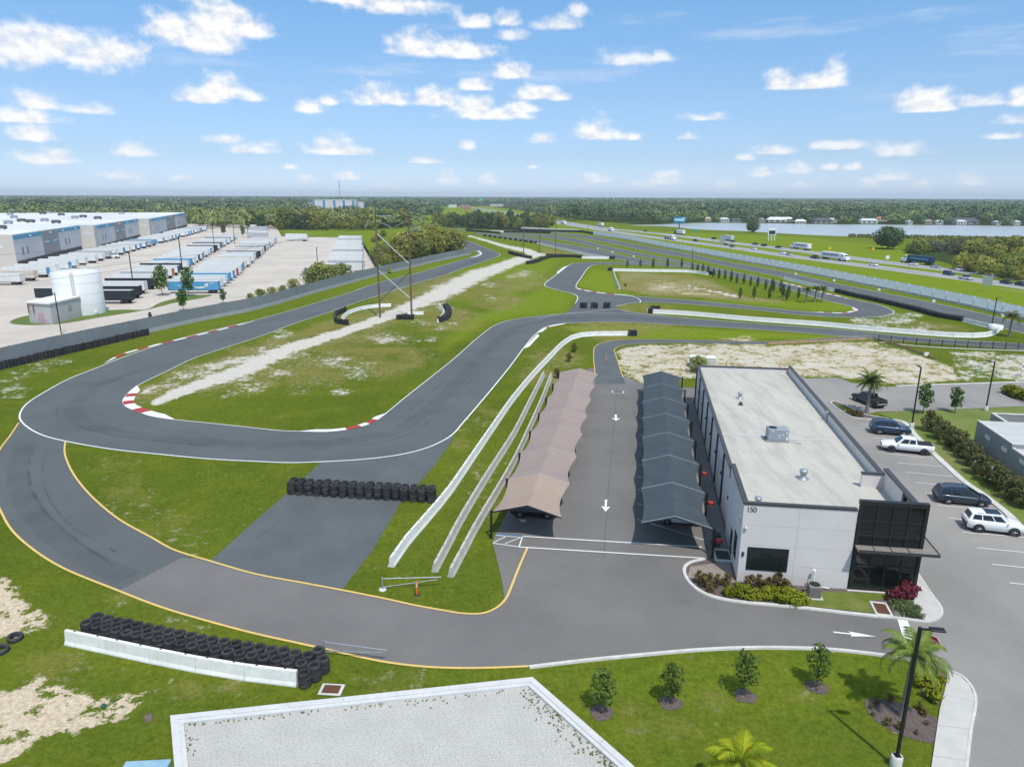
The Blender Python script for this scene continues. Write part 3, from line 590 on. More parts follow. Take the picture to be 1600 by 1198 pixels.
race_kerb([(1268,488),(1290,488.7),(1317,489.4),(1334,487.2),(1340,484.2),(1332,480.2)], 1.0, [(0,2),(1,1.4),(0,1.6),(1,1.4),(0,1.8),(1,.9),(0,1.5),(1,.9),(0,2)], 1)
race_kerb([(735,403),(746,399.5),(750,396.6),(748,393.5),(744,391)], 1.0, [(0,8)], -1)
race_kerb([(872,427.5),(880,421),(888,415.5)], 1.2, [(0,4)], 1)
race_kerb([(819,544),(829,533),(840,522)], .8, [(0,4)], -1)
race_kerb([(840,520),(854,511),(868,507.6),(884,505.4)], .7, [(0,3),(1,1),(0,3)], -1)
# dark rubber laid down through the bends, thin and patchy
rm = bpy.data.materials.new('rubber marks'); rm.use_nodes = True; nt = rm.node_tree; rb_ = nt.nodes['Principled BSDF']; rb_.inputs['Base Color'].default_value = (.045, .048, .052, 1); rb_.inputs['Roughness'].default_value = .7
tx = nt.nodes.new('ShaderNodeTexNoise'); tx.inputs['Scale'].default_value = .35; tx.inputs['Detail'].default_value = 4; ge = nt.nodes.new('ShaderNodeNewGeometry'); nt.links.new(ge.outputs['Position'], tx.inputs['Vector'])
mr_ = nt.nodes.new('ShaderNodeMapRange'); mr_.inputs[1].default_value = .4; mr_.inputs[2].default_value = .75; mr_.inputs[3].default_value = .0; mr_.inputs[4].default_value = .30; nt.links.new(tx.outputs[0], mr_.inputs[0]); nt.links.new(mr_.outputs[0], rb_.inputs['Alpha'])
rm2 = rm.copy(); rm2.name = 'broad rubber'; rm2.node_tree.nodes['Map Range'].inputs[1].default_value = .25; rm2.node_tree.nodes['Map Range'].inputs[4].default_value = .16
for i, (pts, w) in enumerate([([(175,583),(120,613),(93,632),(90,648),(110,662),(165,678),(250,690),(400,702),(500,702),(580,694),(640,678),(690,640),(740,590),(800,528),(850,502)], .3),
        ([(220,575),(160,605),(142,630),(150,645),(185,657),(240,669),(400,684),(510,688),(580,676),(630,650),(700,590)], .22),
        ([(60,690),(46,725),(50,765),(75,805),(120,845),(180,885)], .3), ([(75,700),(66,735),(75,775),(110,820),(180,862)], .2), ([(400,840),(470,800),(540,745),(600,715)], .14),
        ([(560,480),(640,455),(720,418),(765,400)], 1.1), ([(1340,490),(1370,489),(1362,480),(1310,468)], .7), ([(1050,942),(1090,939)], .22)]):
    tag(ribbon_mb(MB(), smooth_pts(gp(pts), 8), w, .064 + i * .001).build('tyre_mark', rm, recalc=False), kind='structure')

for i, (pts, w) in enumerate([([(230,575),(150,605),(118,632),(118,650),(150,668),(240,684),(400,694),(520,692),(610,676),(670,640),(720,592),(775,535),(830,505),(920,496),(1080,502),(1300,518)], 2.6), ([(560,473),(640,450),(720,414),(762,401)], 3.0), ([(40,690),(28,730),(36,772),(66,818),(120,862),(200,905)], 2.2)]):
    tag(ribbon_mb(MB(), smooth_pts(gp(pts), 8), w, .0615 + i * .0006).build('racing_line', rm2, recalc=False), kind='structure')
for i, (a, b_) in enumerate([((598,735),(372,890)), ((640,738),(430,902)), ((672,735),(488,913)), ((535,742),(345,880))]): line('paving_seam', [g(*a), g(*b_)], .05, .019 + i * .001, M['track'])
line('paving_seam', smooth_pts(gp([(964,605),(958,680),(951,760),(946,835),(943,870)]), 4), .07, .0305, M['spur'])
# ------------------------------------------------------------------ trailer yard, highway
yard = gp([(-900,640),(0,546),(100,526),(300,488),(450,453),(560,428),(590,422.5),(561,372),(440,369.5),(430,352),(300,349),(180,380),(-900,500)])
sheet('yard', yard, .03, M['yard'])
sheet('grass_island', smooth_pts(gp([(15,504),(45,493),(110,488),(190,484),(225,484),(250,473),(272,467),(300,461.5),(332,461),(310,467),(275,473),(225,485),(150,497),(95,506),(40,508)]), 4, True), .06, M['grassflat'] if 'grassflat' in M else mat('mown grass', (.09, .135, .02), (.13, .17, .03), .3, c3=(.07, .1, .015), scale3=2))
hwf = smooth_pts(gp([(2000,500),(1800,465),(1600,436),(1400,412),(1240,391),(1140,379),(1046,367),(950,357.3),(887,348),(830,338.5),(770,328.5),(730,323.5)]), 6)
hwn = smooth_pts(gp([(2000,520),(1800,481),(1600,448.3),(1400,421.5),(1240,401),(1140,386.5),(1046,374.2),(980,365.3),(917,355.7),(850,345),(790,334.5),(740,327)]), 6)
line('road', hwf, 13, .03, M['highway']); line('road', hwn, 13, .036, M['highway'])
for c in (hwf, hwn):
    for o in (-4.6, 4.6): line('lane_marking', c, .35, .048, M['white'], off=o)
line('path', smooth_pts(gp([(1560,451),(1600,457)]), 4), .5, .05, M['yard'])

# ------------------------------------------------------------------ painted marks in the paddock
def seg_line(a, b, w, m, z=.056): return line('road_marking', [g(*a), g(*b)], w, z, M[m])
seg_line((817,838.2), (1097,855), .17, 'white'); seg_line((812,855), (1101,872.5), .17, 'white')
seg_line((770,849), (812,855), .12, 'white', .058); seg_line((774.5,836.5), (817,840), .12, 'white'); seg_line((774,834.7), (816,838), .22, 'bluepaint', .060); seg_line((811,855), (816,840), .12, 'white', .062)
seg_line((771,848), (790,839), .1, 'white', .064); seg_line((789,850), (813,840.5), .1, 'white', .066)
for (x0, y0, x1, y1) in [(997,812,1100,844),(996,787,1004,789.5),(996,765,1004,767),(996,744.5,1006,747),(998,726,1004,727),(998,709,1004,710),(999,694,1004,695),(999,680,1005,681),(999,667,1005,668),(999,653,1005,654),(1000,642,1004,642.6),(1000,630.5,1004,631)]: seg_line((x0, y0), (x1, y1), .11, 'white')
stalls = [(1344,663,1364,664.3),(1360,673.7,1384,675.5),(1364,684,1384,685),(1388,709.3,1458,716),(1401.5,723.2,1474,729.5),(1415,738,1491,745),(1429.5,754,1510,761),(1446,771,1528,779),(1464,789.6,1550,798),(1482,809.6,1575,820),(1503,831.8,1600,840),(1526,856.2,1640,867),(1550,882,1680,895),(1577,911,1720,925)]
for s_ in stalls: seg_line(s_[:2], s_[2:], .11, 'white')
def arrow(tip, tail, wid=1.0, hl=.40):
    a, b = g(*tip), g(*tail); d = (a - b).normalized(); n_ = Vector((-d.y, d.x, 0)); L_ = (a - b).length
    h = a - d * L_ * hl; poly = [a, h + n_ * wid * .5 - d * .12, h + n_ * wid * .12, b + n_ * wid * .12 + d * (L_ * .18), b + n_ * wid * .15, b - n_ * wid * .15, b - n_ * wid * .12 + d * (L_ * .18), h - n_ * wid * .12, h - n_ * wid * .5 - d * .12]
    sheet('road_marking', poly, .057, M['white'])
arrow((946,800), (947,781), .95); arrow((962.5,658), (962,648), 1.25); 
arrow((1369,995), (1302,988), .62, .58)
sheet('road_marking', gp([(1402,968),(1418,970),(1429,1001),(1413,1004)]), .057, M['white'])
def wheelchair():
    b = MB(); o = g(815.5, 813.5); ux = (g(822,814.5) - g(809,812.5)); s_ = ux.length / 13; ux.normalize(); uy = Vector((-ux.y, ux.x, 0))
    P = lambda x, y: o + ux * (x * s_) + uy * (y * s_ )
    ring = [P(2.5 + 3.6 * math.cos(t), -.3 + 3.6 * math.sin(t)) for t in np.linspace(-2.4, 2.2, 14)]
    ribbon_mb(b, ring, .12, .057); ribbon_mb(b, [P(-4, 1.2), P(-.5, .8), P(3, 1.2)], .13, .058); ribbon_mb(b, [P(0, .8), P(0, -2), P(3.5, -2.4), P(5.6, -1.2)], .12, .059)
    ribbon_mb(b, [P(-5.6, 1.1), P(-5.0, 1.1)], .26, .06); ribbon_mb(b, [P(-2, 1), P(-2, -1.8)], .1, .061)
    tag(b.build('road_marking', M['white'], recalc=False), kind='structure')
wheelchair()

# ------------------------------------------------------------------ the white workshop building
UA, VA = R(-7.6), R(10.3)
P0 = Vector((18.83, 51.72, 0)); bu = Vector((math.cos(UA), math.sin(UA), 0)); bv = Vector((math.sin(VA), math.cos(VA), 0))
def B(s, t, z=0.0): return P0 + bu * s + bv * t + Vector((0, 0, z))   # s along the front, t along the depth
def bbox(mb, s0, s1, t0, t1, z0, z1, mi=0):
    vs = [B(s, t, z) for z in (z0, z1) for s, t in ((s0, t0), (s1, t0), (s1, t1), (s0, t1))]
    return mb.add(vs, [(3, 2, 1, 0), (4, 5, 6, 7), (0, 1, 5, 4), (1, 2, 6, 5), (2, 3, 7, 6), (3, 0, 4, 7)], mi)
def workshop():
    W, D = 13.9, 53.0
    root = empty('workshop_building', P0, 0, 'long white flat-roofed workshop with black glass entrance corner and number 150', 'building')
    def part(name, m, fn, parent=root):
        mb = MB(); fn(mb); o = mb.build(name, m); o.parent = parent; o.matrix_parent_inverse = Matrix.Translation(-P0) if parent is root else Matrix.Identity(4)
        return o
    def walls(mb):
        # front block (taller parapet) and long rear block
        bbox(mb, 0, 8.75, 0, .3, 0, 7.0); bbox(mb, 0, .3, .3, 8.6, 0, 7.0)
        bbox(mb, .25, .5, 8.6, D, 0, 5.7); bbox(mb, W - .26, W - .05, .3, 4.6, 5.0, 5.29); bbox(mb, W - .3, W, 9.4, D, 0, 6.25)
        bbox(mb, W - .3, W, 4.6, 9.4, 0, 7.0); bbox(mb, W - 2.2, W - .3, 9.1, 9.4, 5.2, 6.6); bbox(mb, .5, W - .3, D - .3, D, 0, 5.85)
        bbox(mb, W - .3, W, 12.3, 13.6, 6.25, 6.28)
    wl = part('wall', M['wallwhite'], walls)
    def coping(mb):
        bbox(mb, -.06, 8.7, -.06, .36, 7.0, 7.16); bbox(mb, -.06, .36, .36, 8.66, 7.0, 7.16); bbox(mb, -.06, .36, 8.6, 8.72, 5.7, 7.0)
        bbox(mb, .19, .56, 8.72, D + .06, 5.7, 5.84); bbox(mb, W - .36, W + .06, 9.46, D + .06, 6.25, 6.4); bbox(mb, W - .36, W + .06, .32, 9.46, 7.0, 7.16)
        bbox(mb, .56, W - .36, D - .36, D + .06, 5.85, 6.0); bbox(mb, W - 2.26, W - .36, 9.04, 9.46, 6.6, 6.74)
    part('coping', M['dgrey'], coping)
    rf = part('roof', M['roof'], lambda mb: (bbox(mb, .5, W - .3, 9.1, D - .3, 5.0, 5.3), bbox(mb, .3, W - .3, .3, 9.1, 5.0, 5.302)))
    def seams(mb):
        for t in (5.6, 11.4, 17.2, 23, 29, 35, 41, 47): bbox(mb, .7, W - .4, t, t + .05, 5.305, 5.312)
        bbox(mb, .7, 5.2, 22.2, 22.9, 5.305, 5.33); bbox(mb, 5.6, 12, 21.6, 22.0, 5.305, 5.36)
    part('roof_seam', M['flatroof'], seams, rf)
    # panel joints
    def joints(mb):
        for z in (1.75, 3.45, 5.2): bbox(mb, .02, 8.7, -.004, .01, z, z + .025)
        for s in (4.35,): bbox(mb, s, s + .03, -.006, .01, 0, 7)
        for z in (3.6,): bbox(mb, -.004, .01, .1, 8.6, z, z + .02)
        for t in (3.2, 6.0): bbox(mb, -.006, .01, t, t + .03, 0, 7)
    part('panel_joint', mat('joint grey', (.42, .42, .43)), joints, wl)
    # front window with three lights
    wd = part('window', M['black'], lambda mb: bbox(mb, .62, 3.88, -.05, -.006, 1.2, 3.25))
    for k in range(3):
        s0 = .70 + k * 1.055; part('pane', M['glassdark'], lambda mb: bbox(mb, s0, s0 + .99, -.056, -.02, 1.29, 3.16), wd)
    # left side: window, door, roller doors between dark piers
    wd = part('window', M['black'], lambda mb: bbox(mb, -.05, -.006, 1.7, 3.0, 1.1, 3.3)); part('pane', M['glassdark'], lambda mb: bbox(mb, -.056, -.02, 1.78, 2.92, 1.2, 3.2), wd)
    dr = part('door', M['dgrey'], lambda mb: bbox(mb, -.05, -.006, 4.2, 5.25, 0.03, 2.4)); part('handle', M['galv'], lambda mb: bbox(mb, -.12, -.05, 4.3, 4.36, 1.0, 1.25), dr)
    for i in range(7):
        t0 = 8.75 + i * 6.25
        part('pier', M['dgrey'], lambda mb: bbox(mb, .08, .246, t0, t0 + .34, 0, 5.695))
        def rdoor(mb):
            bbox(mb, .18, .245, t0 + 1.1, t0 + 5.5, .03, 4.3)
            for q in range(14): bbox(mb, .165, .185, t0 + 1.12, t0 + 5.48, .15 + q * .3, .165 + q * .3 + .03)
        if i in (1, 3, 5): part('roller_door', M['flatroof'], rdoor)
        wp = part('wall_lamp', M['black'], lambda mb: bbox(mb, .02, .244, t0 + .7, t0 + .95, 3.2, 3.45))
    part('end_pier', M['dgrey'], lambda mb: bbox(mb, .08, .246, D - .5, D, 0, 5.69))
    # glass entrance corner
    S0, S1, T0, T1 = 8.8, 13.95, -.12, 4.6
    eb = part('entrance_box', mat('near black frame', (.022, .021, .021), rough=.4), lambda mb: (bbox(mb, S0, S1, T0, T0 + .42, 7.55, 7.9),
        bbox(mb, S0, S0 + .26, T0, T0 + .26, 0, 7.55), bbox(mb, S1 - .26, S1, T0, T0 + .26, 0, 7.55), bbox(mb, S1 - .26, S1, T1 - .26, T1, 0, 6.99), bbox(mb, S0 + .26, S1 - .26, T0 + .2, T0 + .4, 5.32, 7.55), bbox(mb, S1 - .26, S1, T0 + .27, T1 - .27, 6.7, 6.99),
        bbox(mb, S0 + .26, S1 - .26, T0, T0 + .2, 3.75, 4.15), bbox(mb, S1 - .2, S1, T0 + .26, T1 - .26, 3.75, 4.15), bbox(mb, S0 + .2, S1 - .2, T0 + .3, T1 - .2, 3.8, 4.0)))
    gl = bpy.data.materials.new('tinted entrance glass'); gl.use_nodes = True; gb = gl.node_tree.nodes['Principled BSDF']; gb.inputs['Base Color'].default_value = (.008, .012, .013, 1); gb.inputs['Roughness'].default_value = .05; gb.inputs['Alpha'].default_value = .62; gb.inputs['Specular IOR Level'].default_value = .7
    part('curtain_wall', gl, lambda mb: (bbox(mb, S0 + .26, S1 - .26, T0 + .09, T0 + .12, .08, 3.75), bbox(mb, S0 + .26, S1 - .26, T0 + .09, T0 + .12, 4.15, 7.55), bbox(mb, S1 - .12, S1 - .09, T0 + .26, T1 - .26, .08, 3.75), bbox(mb, S1 - .12, S1 - .09, T0 + .26, T1 - .26, 4.15, 6.7)), eb)
    def mull(mb):
        for k in range(1, 4):
            s = S0 + .2 + k * (S1 - S0 - .4) / 4
            bbox(mb, s - .035, s + .035, T0 + .02, T0 + .088, .08, 3.75); bbox(mb, s - .035, s + .035, T0 + .02, T0 + .088, 4.15, 7.55)
        for z in (4.95, 6.2): bbox(mb, S0 + .26, S1 - .26, T0 + .03, T0 + .087, z, z + .07)
        for z in (2.3,): bbox(mb, S0 + .26, S1 - .26, T0 + .03, T0 + .087, z, z + .07)
        for k in range(1, 4):
            t = T0 + k * (T1 - T0) / 4; bbox(mb, S1 - .088, S1 - .02, t - .03, t + .03, .08, 3.75); bbox(mb, S1 - .088, S1 - .02, t - .03, t + .03, 4.15, 6.7)
    part('mullion', mat('bronze frame', (.03, .029, .028), rough=.35), mull, eb)
    cn = part('canopy', mat('taupe canopy', (.22, .195, .17), (.25, .22, .19), 2, rough=.5), lambda mb: (bbox(mb, S0 + .05, S1 + .9, -1.05, T0 - .002, 3.95, 4.1), bbox(mb, S1 + .002, S1 + .9, T0, 5.4, 3.95, 4.1)), eb)
    def rods(mb):
        bbox(mb, S0 + .05, S1 + .94, -1.1, -1.05, 3.93, 4.17); bbox(mb, S1 + .9, S1 + .95, -1.05, 5.4, 3.93, 4.17)
        for k in range(1, 4):
            s = S0 + k * 1.3; bbox(mb, s, s + .05, -1.05, T0 - .01, 4.102, 4.14)
    part('canopy_edge', M['dgrey'], rods, cn)
    part('floor_slab', M['walk'], lambda mb: bbox(mb, S0 + .3, S1 - .3, T0 + .3, T1 - .3, .05, .1), eb)
    part('stair', M['walk'], lambda mb: [bbox(mb, S0 + .9 + k * .3, S0 + 1.22 + k * .3, 1.0, 2.3, 3.7 - k * .29, 3.8 - k * .29) for k in range(13)], eb)
    st2 = MB(); st2.add([B(S0 + .8, .98, 3.75), B(S0 + .8, .98, 3.4), B(S0 + 4.7, .98, -.03), B(S0 + 4.7, .98, .32), B(S0 + .8, .90, 3.75), B(S0 + .8, .90, 3.4), B(S0 + 4.7, .90, -.03), B(S0 + 4.7, .90, .32)], [(0, 1, 2, 3), (7, 6, 5, 4), (0, 3, 7, 4), (1, 5, 6, 2)])
    o = st2.build('stair_stringer', M['wallwhite']); o.parent = eb
    part('interior_wall', M['fencegrey'], lambda mb: bbox(mb, S0 + .3, S1 - .3, T1 - .6, T1 - .45, .1, 4.95), eb); part('upper_floor', M['kerb'], lambda mb: bbox(mb, S0 + .3, S1 - .3, 2.4, T1 - .62, 3.6, 3.79), eb)
    part('reception_desk', M['walk'], lambda mb: bbox(mb, S0 + 1.8, S0 + 3.9, 2.6, 3.2, .1, 1.2), eb)
    part('sill', M['kerb'], lambda mb: bbox(mb, S0 - .1, S1 + .05, T0 - .2, T0 - .002, 0, .09), eb)
    tm = text_mesh('house_number', '150', .62, M['dgrey']); o = bpy.data.objects.new('house_number', tm); col.objects.link(o)
    o.parent = root; o.matrix_parent_inverse = Matrix.Translation(-P0); o.location = B(.62, -.012, 6.55); o.rotation_euler = (R(90), 0, UA)
    # roof furniture belongs to the roof
    def stack(name, s, t, r_, h, m='galv'):
        c = B(s, t, 5.31); mb = MB(); mb.lathe([(r_ * 1.5, 0), (r_ * 1.5, .06), (r_ * .75, .14), (r_ * .75, h * .55), (r_, h * .6), (r_ * 1.05, h * .85), (r_ * .85, h * .95), (0.01, h)], c, 18)
        o = mb.build(name, M[m]); o.parent = root; o.matrix_parent_inverse = Matrix.Translation(-P0); return o
    stack('roof_vent', 1.8, 3.9, .30, .75); stack('roof_vent', 6.9, 10.4, .36, 1.0); stack('roof_vent', 4.6, 37.5, .3, .9); stack('roof_vent', 4.3, 34.5, .22, .4, 'dgrey'); stack('roof_vent', 13.5, 29.3, .16, 1.2)
    # rooftop air handler on its skids
    ac = empty('rooftop_air_conditioner', B(5.35, 20.5, 5.31), UA, 'grey box air handler with one round fan standing on the white roof', 'air conditioner')
    MB().box((1.05, .7, .85), (2.1, 1.4, 1.2)).build('housing', M['acgrey'], ac, bevel=.03)
    MB().lathe([(.0, 1.47), (.1, 1.49), (.42, 1.49), (.47, 1.455)], (.55, .75, 0), 20).build('fan', M['black'], ac)
    MB().box((1.05, .1, .13), (2.4, .12, .22)).box((1.05, 1.3, .13), (2.4, .12, .22)).build('skid', M['galv'], ac)
    for x, z, h in ((.45, 1.25, .14), (1.15, .75, .14), (1.5, .9, .14), (1.9, 1.1, .14), (1.95, .45, .4)): MB().box((x, -.012, z), (.14, .02, h)).build('label_plate', M['white'], ac)
    MB().tube([(2.1, .3, .35), (2.5, .1, .3), (3.1, -.1, .12), (3.4, -.3, .08)], .045, 6).build('pipe', M['galv'], ac)
workshop()

# ground works round the building: stone bed, planting bed, lawn, pavement, kerbs
frontkerb = smooth_pts(gp([(1101,874),(1078,880),(1070,887),(1070,898),(1078,911),(1092,923),(1115,933),(1150,940),(1200,945),(1262,951),(1320,958),(1368,963)]), 5)
bedpoly = frontkerb + [g(1392,966), g(1426,918), B(8.7, -.05), B(0, -.05), B(-.1, 5), g(1103,874)]
sheet('mulch_bed', bedpoly, .05, M['mulch'])
sheet('stone_bed', gp([(1079,885),(1105,882),(1118,880),(1124,872),(1136,863),(1146,905),(1150,911),(1118,905),(1074,903)]), .06, M['stones'])
sheet('stone_bed', [B(-.1, 4.9), B(-1.9, 5.5), B(-2.2, 53), B(-.0, 53)], .045, mat('dark bed stones', (.20, .18, .165), (.27, .245, .225), 4, c3=(.11, .1, .09), scale3=10, bump=.04))
lawnm = mat('clipped lawn', (.095, .135, .014), (.13, .165, .022), .9, c3=(.19, .165, .055), scale3=.45, amt3=.75, bump=.03)
sheet('lawn', gp([(1262,934),(1290,925),(1322,926),(1382,928),(1392,936),(1362,938),(1358,945),(1364,958),(1320,954),(1260,947)]), .07, lawnm)
kerb('kerb', frontkerb, .32, .14)
sheet('pavement', smooth_pts(gp([(1432,900),(1427,925),(1428,945),(1436,963),(1447,970.5),(1460,968),(1470,958),(1468,949),(1455,930),(1440,905)]), 4, True), .13, M['walk'])
kerb('kerb', smooth_pts(gp([(1368,963.5),(1400,966),(1435,970.5),(1450,971.5),(1464,967.5),(1471.5,958),(1469,948),(1456,930),(1434,897)]), 5), .2, .145)
kerb('kerb', k_out, .28, .14)
kerb('kerb', smooth_pts(gp([(1450,1037),(1478,1047.5),(1500,1056),(1515,1070),(1524,1090),(1517,1140),(1510,1198),(1498,1300)]), 5), .2, .14)
sheet('pavement', gp([(1478,1049),(1500,1057.5),(1514,1071),(1522.5,1090),(1509,1198),(1496,1300),(1448,1300),(1455,1198),(1468,1110),(1480,1062)]), .12, M['walk'])
for a, b_ in (((1484,1050),(1500,1057)), ((1467,1085),(1523,1098)), ((1462,1135),(1518,1141)), ((1457,1183),(1511,1190))): line('pavement_joint', [g(*a), g(*b_)], .03, .126, M['block'])
# car park kerbs and the planted island
lotk = smooth_pts(gp([(1352,655),(1398,657),(1409,660),(1425.5,679),(1451.6,705.4),(1476.4,729),(1504,753.6),(1524.6,767.4),(1544,782),(1571,804),(1600,835),(1680,905)]), 4)
kerb('kerb', lotk, .22, .14); line('gutter', lotk, .6, .05, M['kerb'], off=.42)
isl = gp([(1298,629),(1305,627.6),(1330,638),(1352,648),(1398,656.6),(1364,655.2),(1336,653),(1324,648.6),(1307,637.5)])
sheet('mulch_bed', isl, .08, M['mulch']); sheet('lawn', gp([(1303,631),(1308,629.5),(1330,640),(1330,645),(1322,645)]), .10, lawnm)
kerb('kerb', smooth_pts(isl, 3, True) + [isl[0]], .22, .14)
kerb('kerb', gp([(1561,616.4),(1578,624),(1595,630.5),(1640,640)]), .25, .14); kerb('kerb', gp([(1561,616.4),(1590,612),(1700,606)]), .25, .14)
sheet('mulch_bed', gp([(1563,617),(1595,631),(1700,650),(1700,606)]), .05, M['mulch'])
kerb('kerb', gp([(1400,603),(1500,599.8),(1600,596.5),(1720,593)]), .4, .1)
sheet('lawn', gp([(1372,645),(1400,643.3),(1488,640.5),(1538,638),(1600,635.3),(1720,632),(1720,900),(1640,868),(1601,833),(1572,803.5),(1545,781.4),(1526,767),(1505,753),(1478,728.5),(1453,705),(1427,678.5),(1411,659.5)]), .02, mat('verge lawn', (.115, .155, .022), (.155, .19, .035), .15, c3=(.20, .185, .07), scale3=.12, amt3=.8, bump=.04))

# near gravel bed with its white concrete border wall
def gravel_bed():
    outer = [g(267,1125), g(832,1064.5), g(985,1200), g(1120,1330), g(290,1400)]
    cen = sum(outer, Vector()) / 5
    n = len(outer); inner = []
    for i in range(n):
        a, p, c = outer[i - 1], outer[i], outer[(i + 1) % n]
        d1, d2 = (p - a).normalized(), (c - p).normalized(); n1, n2 = Vector((-d1.y, d1.x, 0)), Vector((-d2.y, d2.x, 0))
        if n1.dot(cen - p) < 0: n1, n2 = -n1, -n2
        m_ = (n1 + n2).normalized(); inner.append(p + m_ * (.68 / m_.dot(n1)))
    sheet('gravel', inner, .12, M['gravel'])
    root = empty('border_wall', outer[0], 0, 'low white concrete border wall round the pale gravel bed in the foreground', 'wall')
    mb = MB(); H = .38; k2 = [o.lerp(i_, .62) for o, i_ in zip(outer, inner)]
    for i in range(n):
        j = (i + 1) % n; a, b_, c, d = outer[i], outer[j], inner[j], inner[i]; e, f = k2[j], k2[i]
        z = Vector((0, 0, 1))
        mb.add([a, b_, b_ + z * H, a + z * H, e + z * H, f + z * H, e + z * (H - .07), f + z * (H - .07), c + z * (H - .07), d + z * (H - .07), c + z * .1, d + z * .1],
               [(0, 1, 2, 3), (3, 2, 4, 5), (5, 4, 6, 7), (7, 6, 8, 9), (9, 8, 10, 11)])
    o = mb.build('coping', mat('white coping', (.60, .59, .575), (.54, .53, .515), .8, c3=(.42, .41, .39), scale3=4, amt3=.35), root); o.matrix_parent_inverse = Matrix.Translation(-outer[0])
    jm = MB()
    for i in (0, 1):
        a, b_, c, d = outer[i], outer[i + 1], inner[i + 1], inner[i]; L_ = (b_ - a).length; q = 3.4
        while q < L_:
            p, r_ = a.lerp(b_, q / L_), d.lerp(c, q / L_); ribbon_mb(jm, [p, p.lerp(r_, .62)], .025, H + .003); q += 3.4
    o = jm.build('joint', M['block'], root, recalc=False); o.matrix_parent_inverse = Matrix.Translation(-outer[0])
    # weeds along the inside edge
    wd = MB()
    for i in range(250):
        e = rnd.choice((0, 0, 1, 1, 1, 1, 4)); a, b_ = inner[e], inner[(e + 1) % n]; p = a.lerp(b_, rnd.random()); q = abs(rnd.gauss(0, .55 if e == 1 else .3)) + .02
        nr = (cen - p).normalized(); p = p + nr * q
        for _ in range(5):
            t = rnd.uniform(0, 6.28); h = rnd.uniform(.04, .13); w = .035; dx, dy = math.cos(t), math.sin(t)
            wd.add([(p.x - dy * w, p.y + dx * w, .12), (p.x + dy * w, p.y - dx * w, .12), (p.x + dx * h + dy * w * .3, p.y + dy * h, .12 + h)], [(0, 1, 2)])
    tag(wd.build('weeds', M['lf_sap'], recalc=False), 'low green weeds growing along the inner edge of the gravel bed', 'weeds', kind='stuff')
gravel_bed()

# ------------------------------------------------------------------ shade canopies over the parking bays
def carport(name, near_ridge, far_ridge, wl, wr, post_side, fab, first_fab, label):
    a, b_ = Vector(near_ridge), Vector(far_ridge); d = (b_ - a); L_ = d.length; d.normalize(); n_ = Vector((d.y, -d.x, 0))   # n_ points right
    root = empty(name, (a.x, a.y, 0), 0, label, 'canopy'); inv = Matrix.Translation((-a.x, -a.y, 0))
    def P(s, x, z): q = a + d * s + n_ * x; return Vector((q.x, q.y, z))
    K = 7; bay = L_ / K; ZR, ZE = 3.65, 2.75
    def adopt(o, p=root): o.parent = p; o.matrix_parent_inverse = inv; return o
    for i in range(K):
        mb = MB(); nx, ny = 12, 8; vs = []
        for iy in range(ny + 1):
            v = iy / ny
            for ix in range(nx + 1):
                u = ix / nx * 2 - 1; w = wr if u > 0 else wl
                sag = math.sin(math.pi * v); x = u * w * (1 - (.17 if u > 0 else .08) * sag * abs(u) ** 3); z = ZR + (ZE - ZR) * abs(u) - .20 * sag * (.75 + .25 * abs(u))
                vs.append(P(i * bay + v * bay, x, z))
        fs = [(r_ * (nx + 1) + c, r_ * (nx + 1) + c + 1, (r_ + 1) * (nx + 1) + c + 1, (r_ + 1) * (nx + 1) + c) for r_ in range(ny) for c in range(nx)]
        mb.add(vs, fs, 0, False); mb.add([v - Vector((0, 0, .012)) for v in vs], [f[::-1] for f in fs], 0, False)
        adopt(mb.build('canopy_panel', M[first_fab] if i == 0 else M[fab], recalc=False))
    for i in range(K + 1):
        s = i * bay; zo = -.09 if i < K else -.09
        e = -.06 if i == 0 else 0
        adopt(MB().tube([P(s + e, -wl - .02, ZE + zo), P(s + e, 0, ZR + zo), P(s + e, wr + .02, ZE + zo)], .075, 8).build('beam', M['black']))
        x = -wl - .18 if post_side == 'l' else wr + .18
        adopt(MB().tube([P(s + e, x, 0), P(s + e, x, ZE + .05)], .11, 10).tube([P(s + e, x, ZE - .02), P(s + e, x + (.25 if post_side == 'l' else -.25), ZE - .05)], .09, 8).tube([P(s + e, x, 0), P(s + e, x, .04)], .2, 10).build('post', M['black']))
    for i in range(K + 1):
        ln = MB()
        for x in (-1, 1):
            w = wl if x < 0 else wr
            ribs = [P(i * bay, 0, ZR + .012), P(i * bay, x * w, ZE + .012)]
            wv = d * .05; ln.add([ribs[0] - wv, ribs[0] + wv, ribs[1] + wv, ribs[1] - wv], [(0, 1, 2, 3)])
        adopt(ln.build('seam', mat('pale seam ' + fab, (.46, .39, .36) if 'mauve' in fab else (.30, .33, .36)), recalc=False))
    return root, P, bay
cpl, PL, bayl = carport('tan_parking_canopy', (1.5, 58.6, 0), (11.1, 111.2, 0), 3.25, 3.1, 'l', 'canvas_mauve', 'canvas_tan', 'long tan and mauve fabric canopy over the left parking bays')
cpr, PR_, bayr = carport('slate_parking_canopy', (14.55, 56.4, 0), (24.2, 109.3, 0), 2.95, 3.25, 'r', 'canvas_dark', 'canvas_dark', 'long slate grey fabric canopy over the right parking bays')
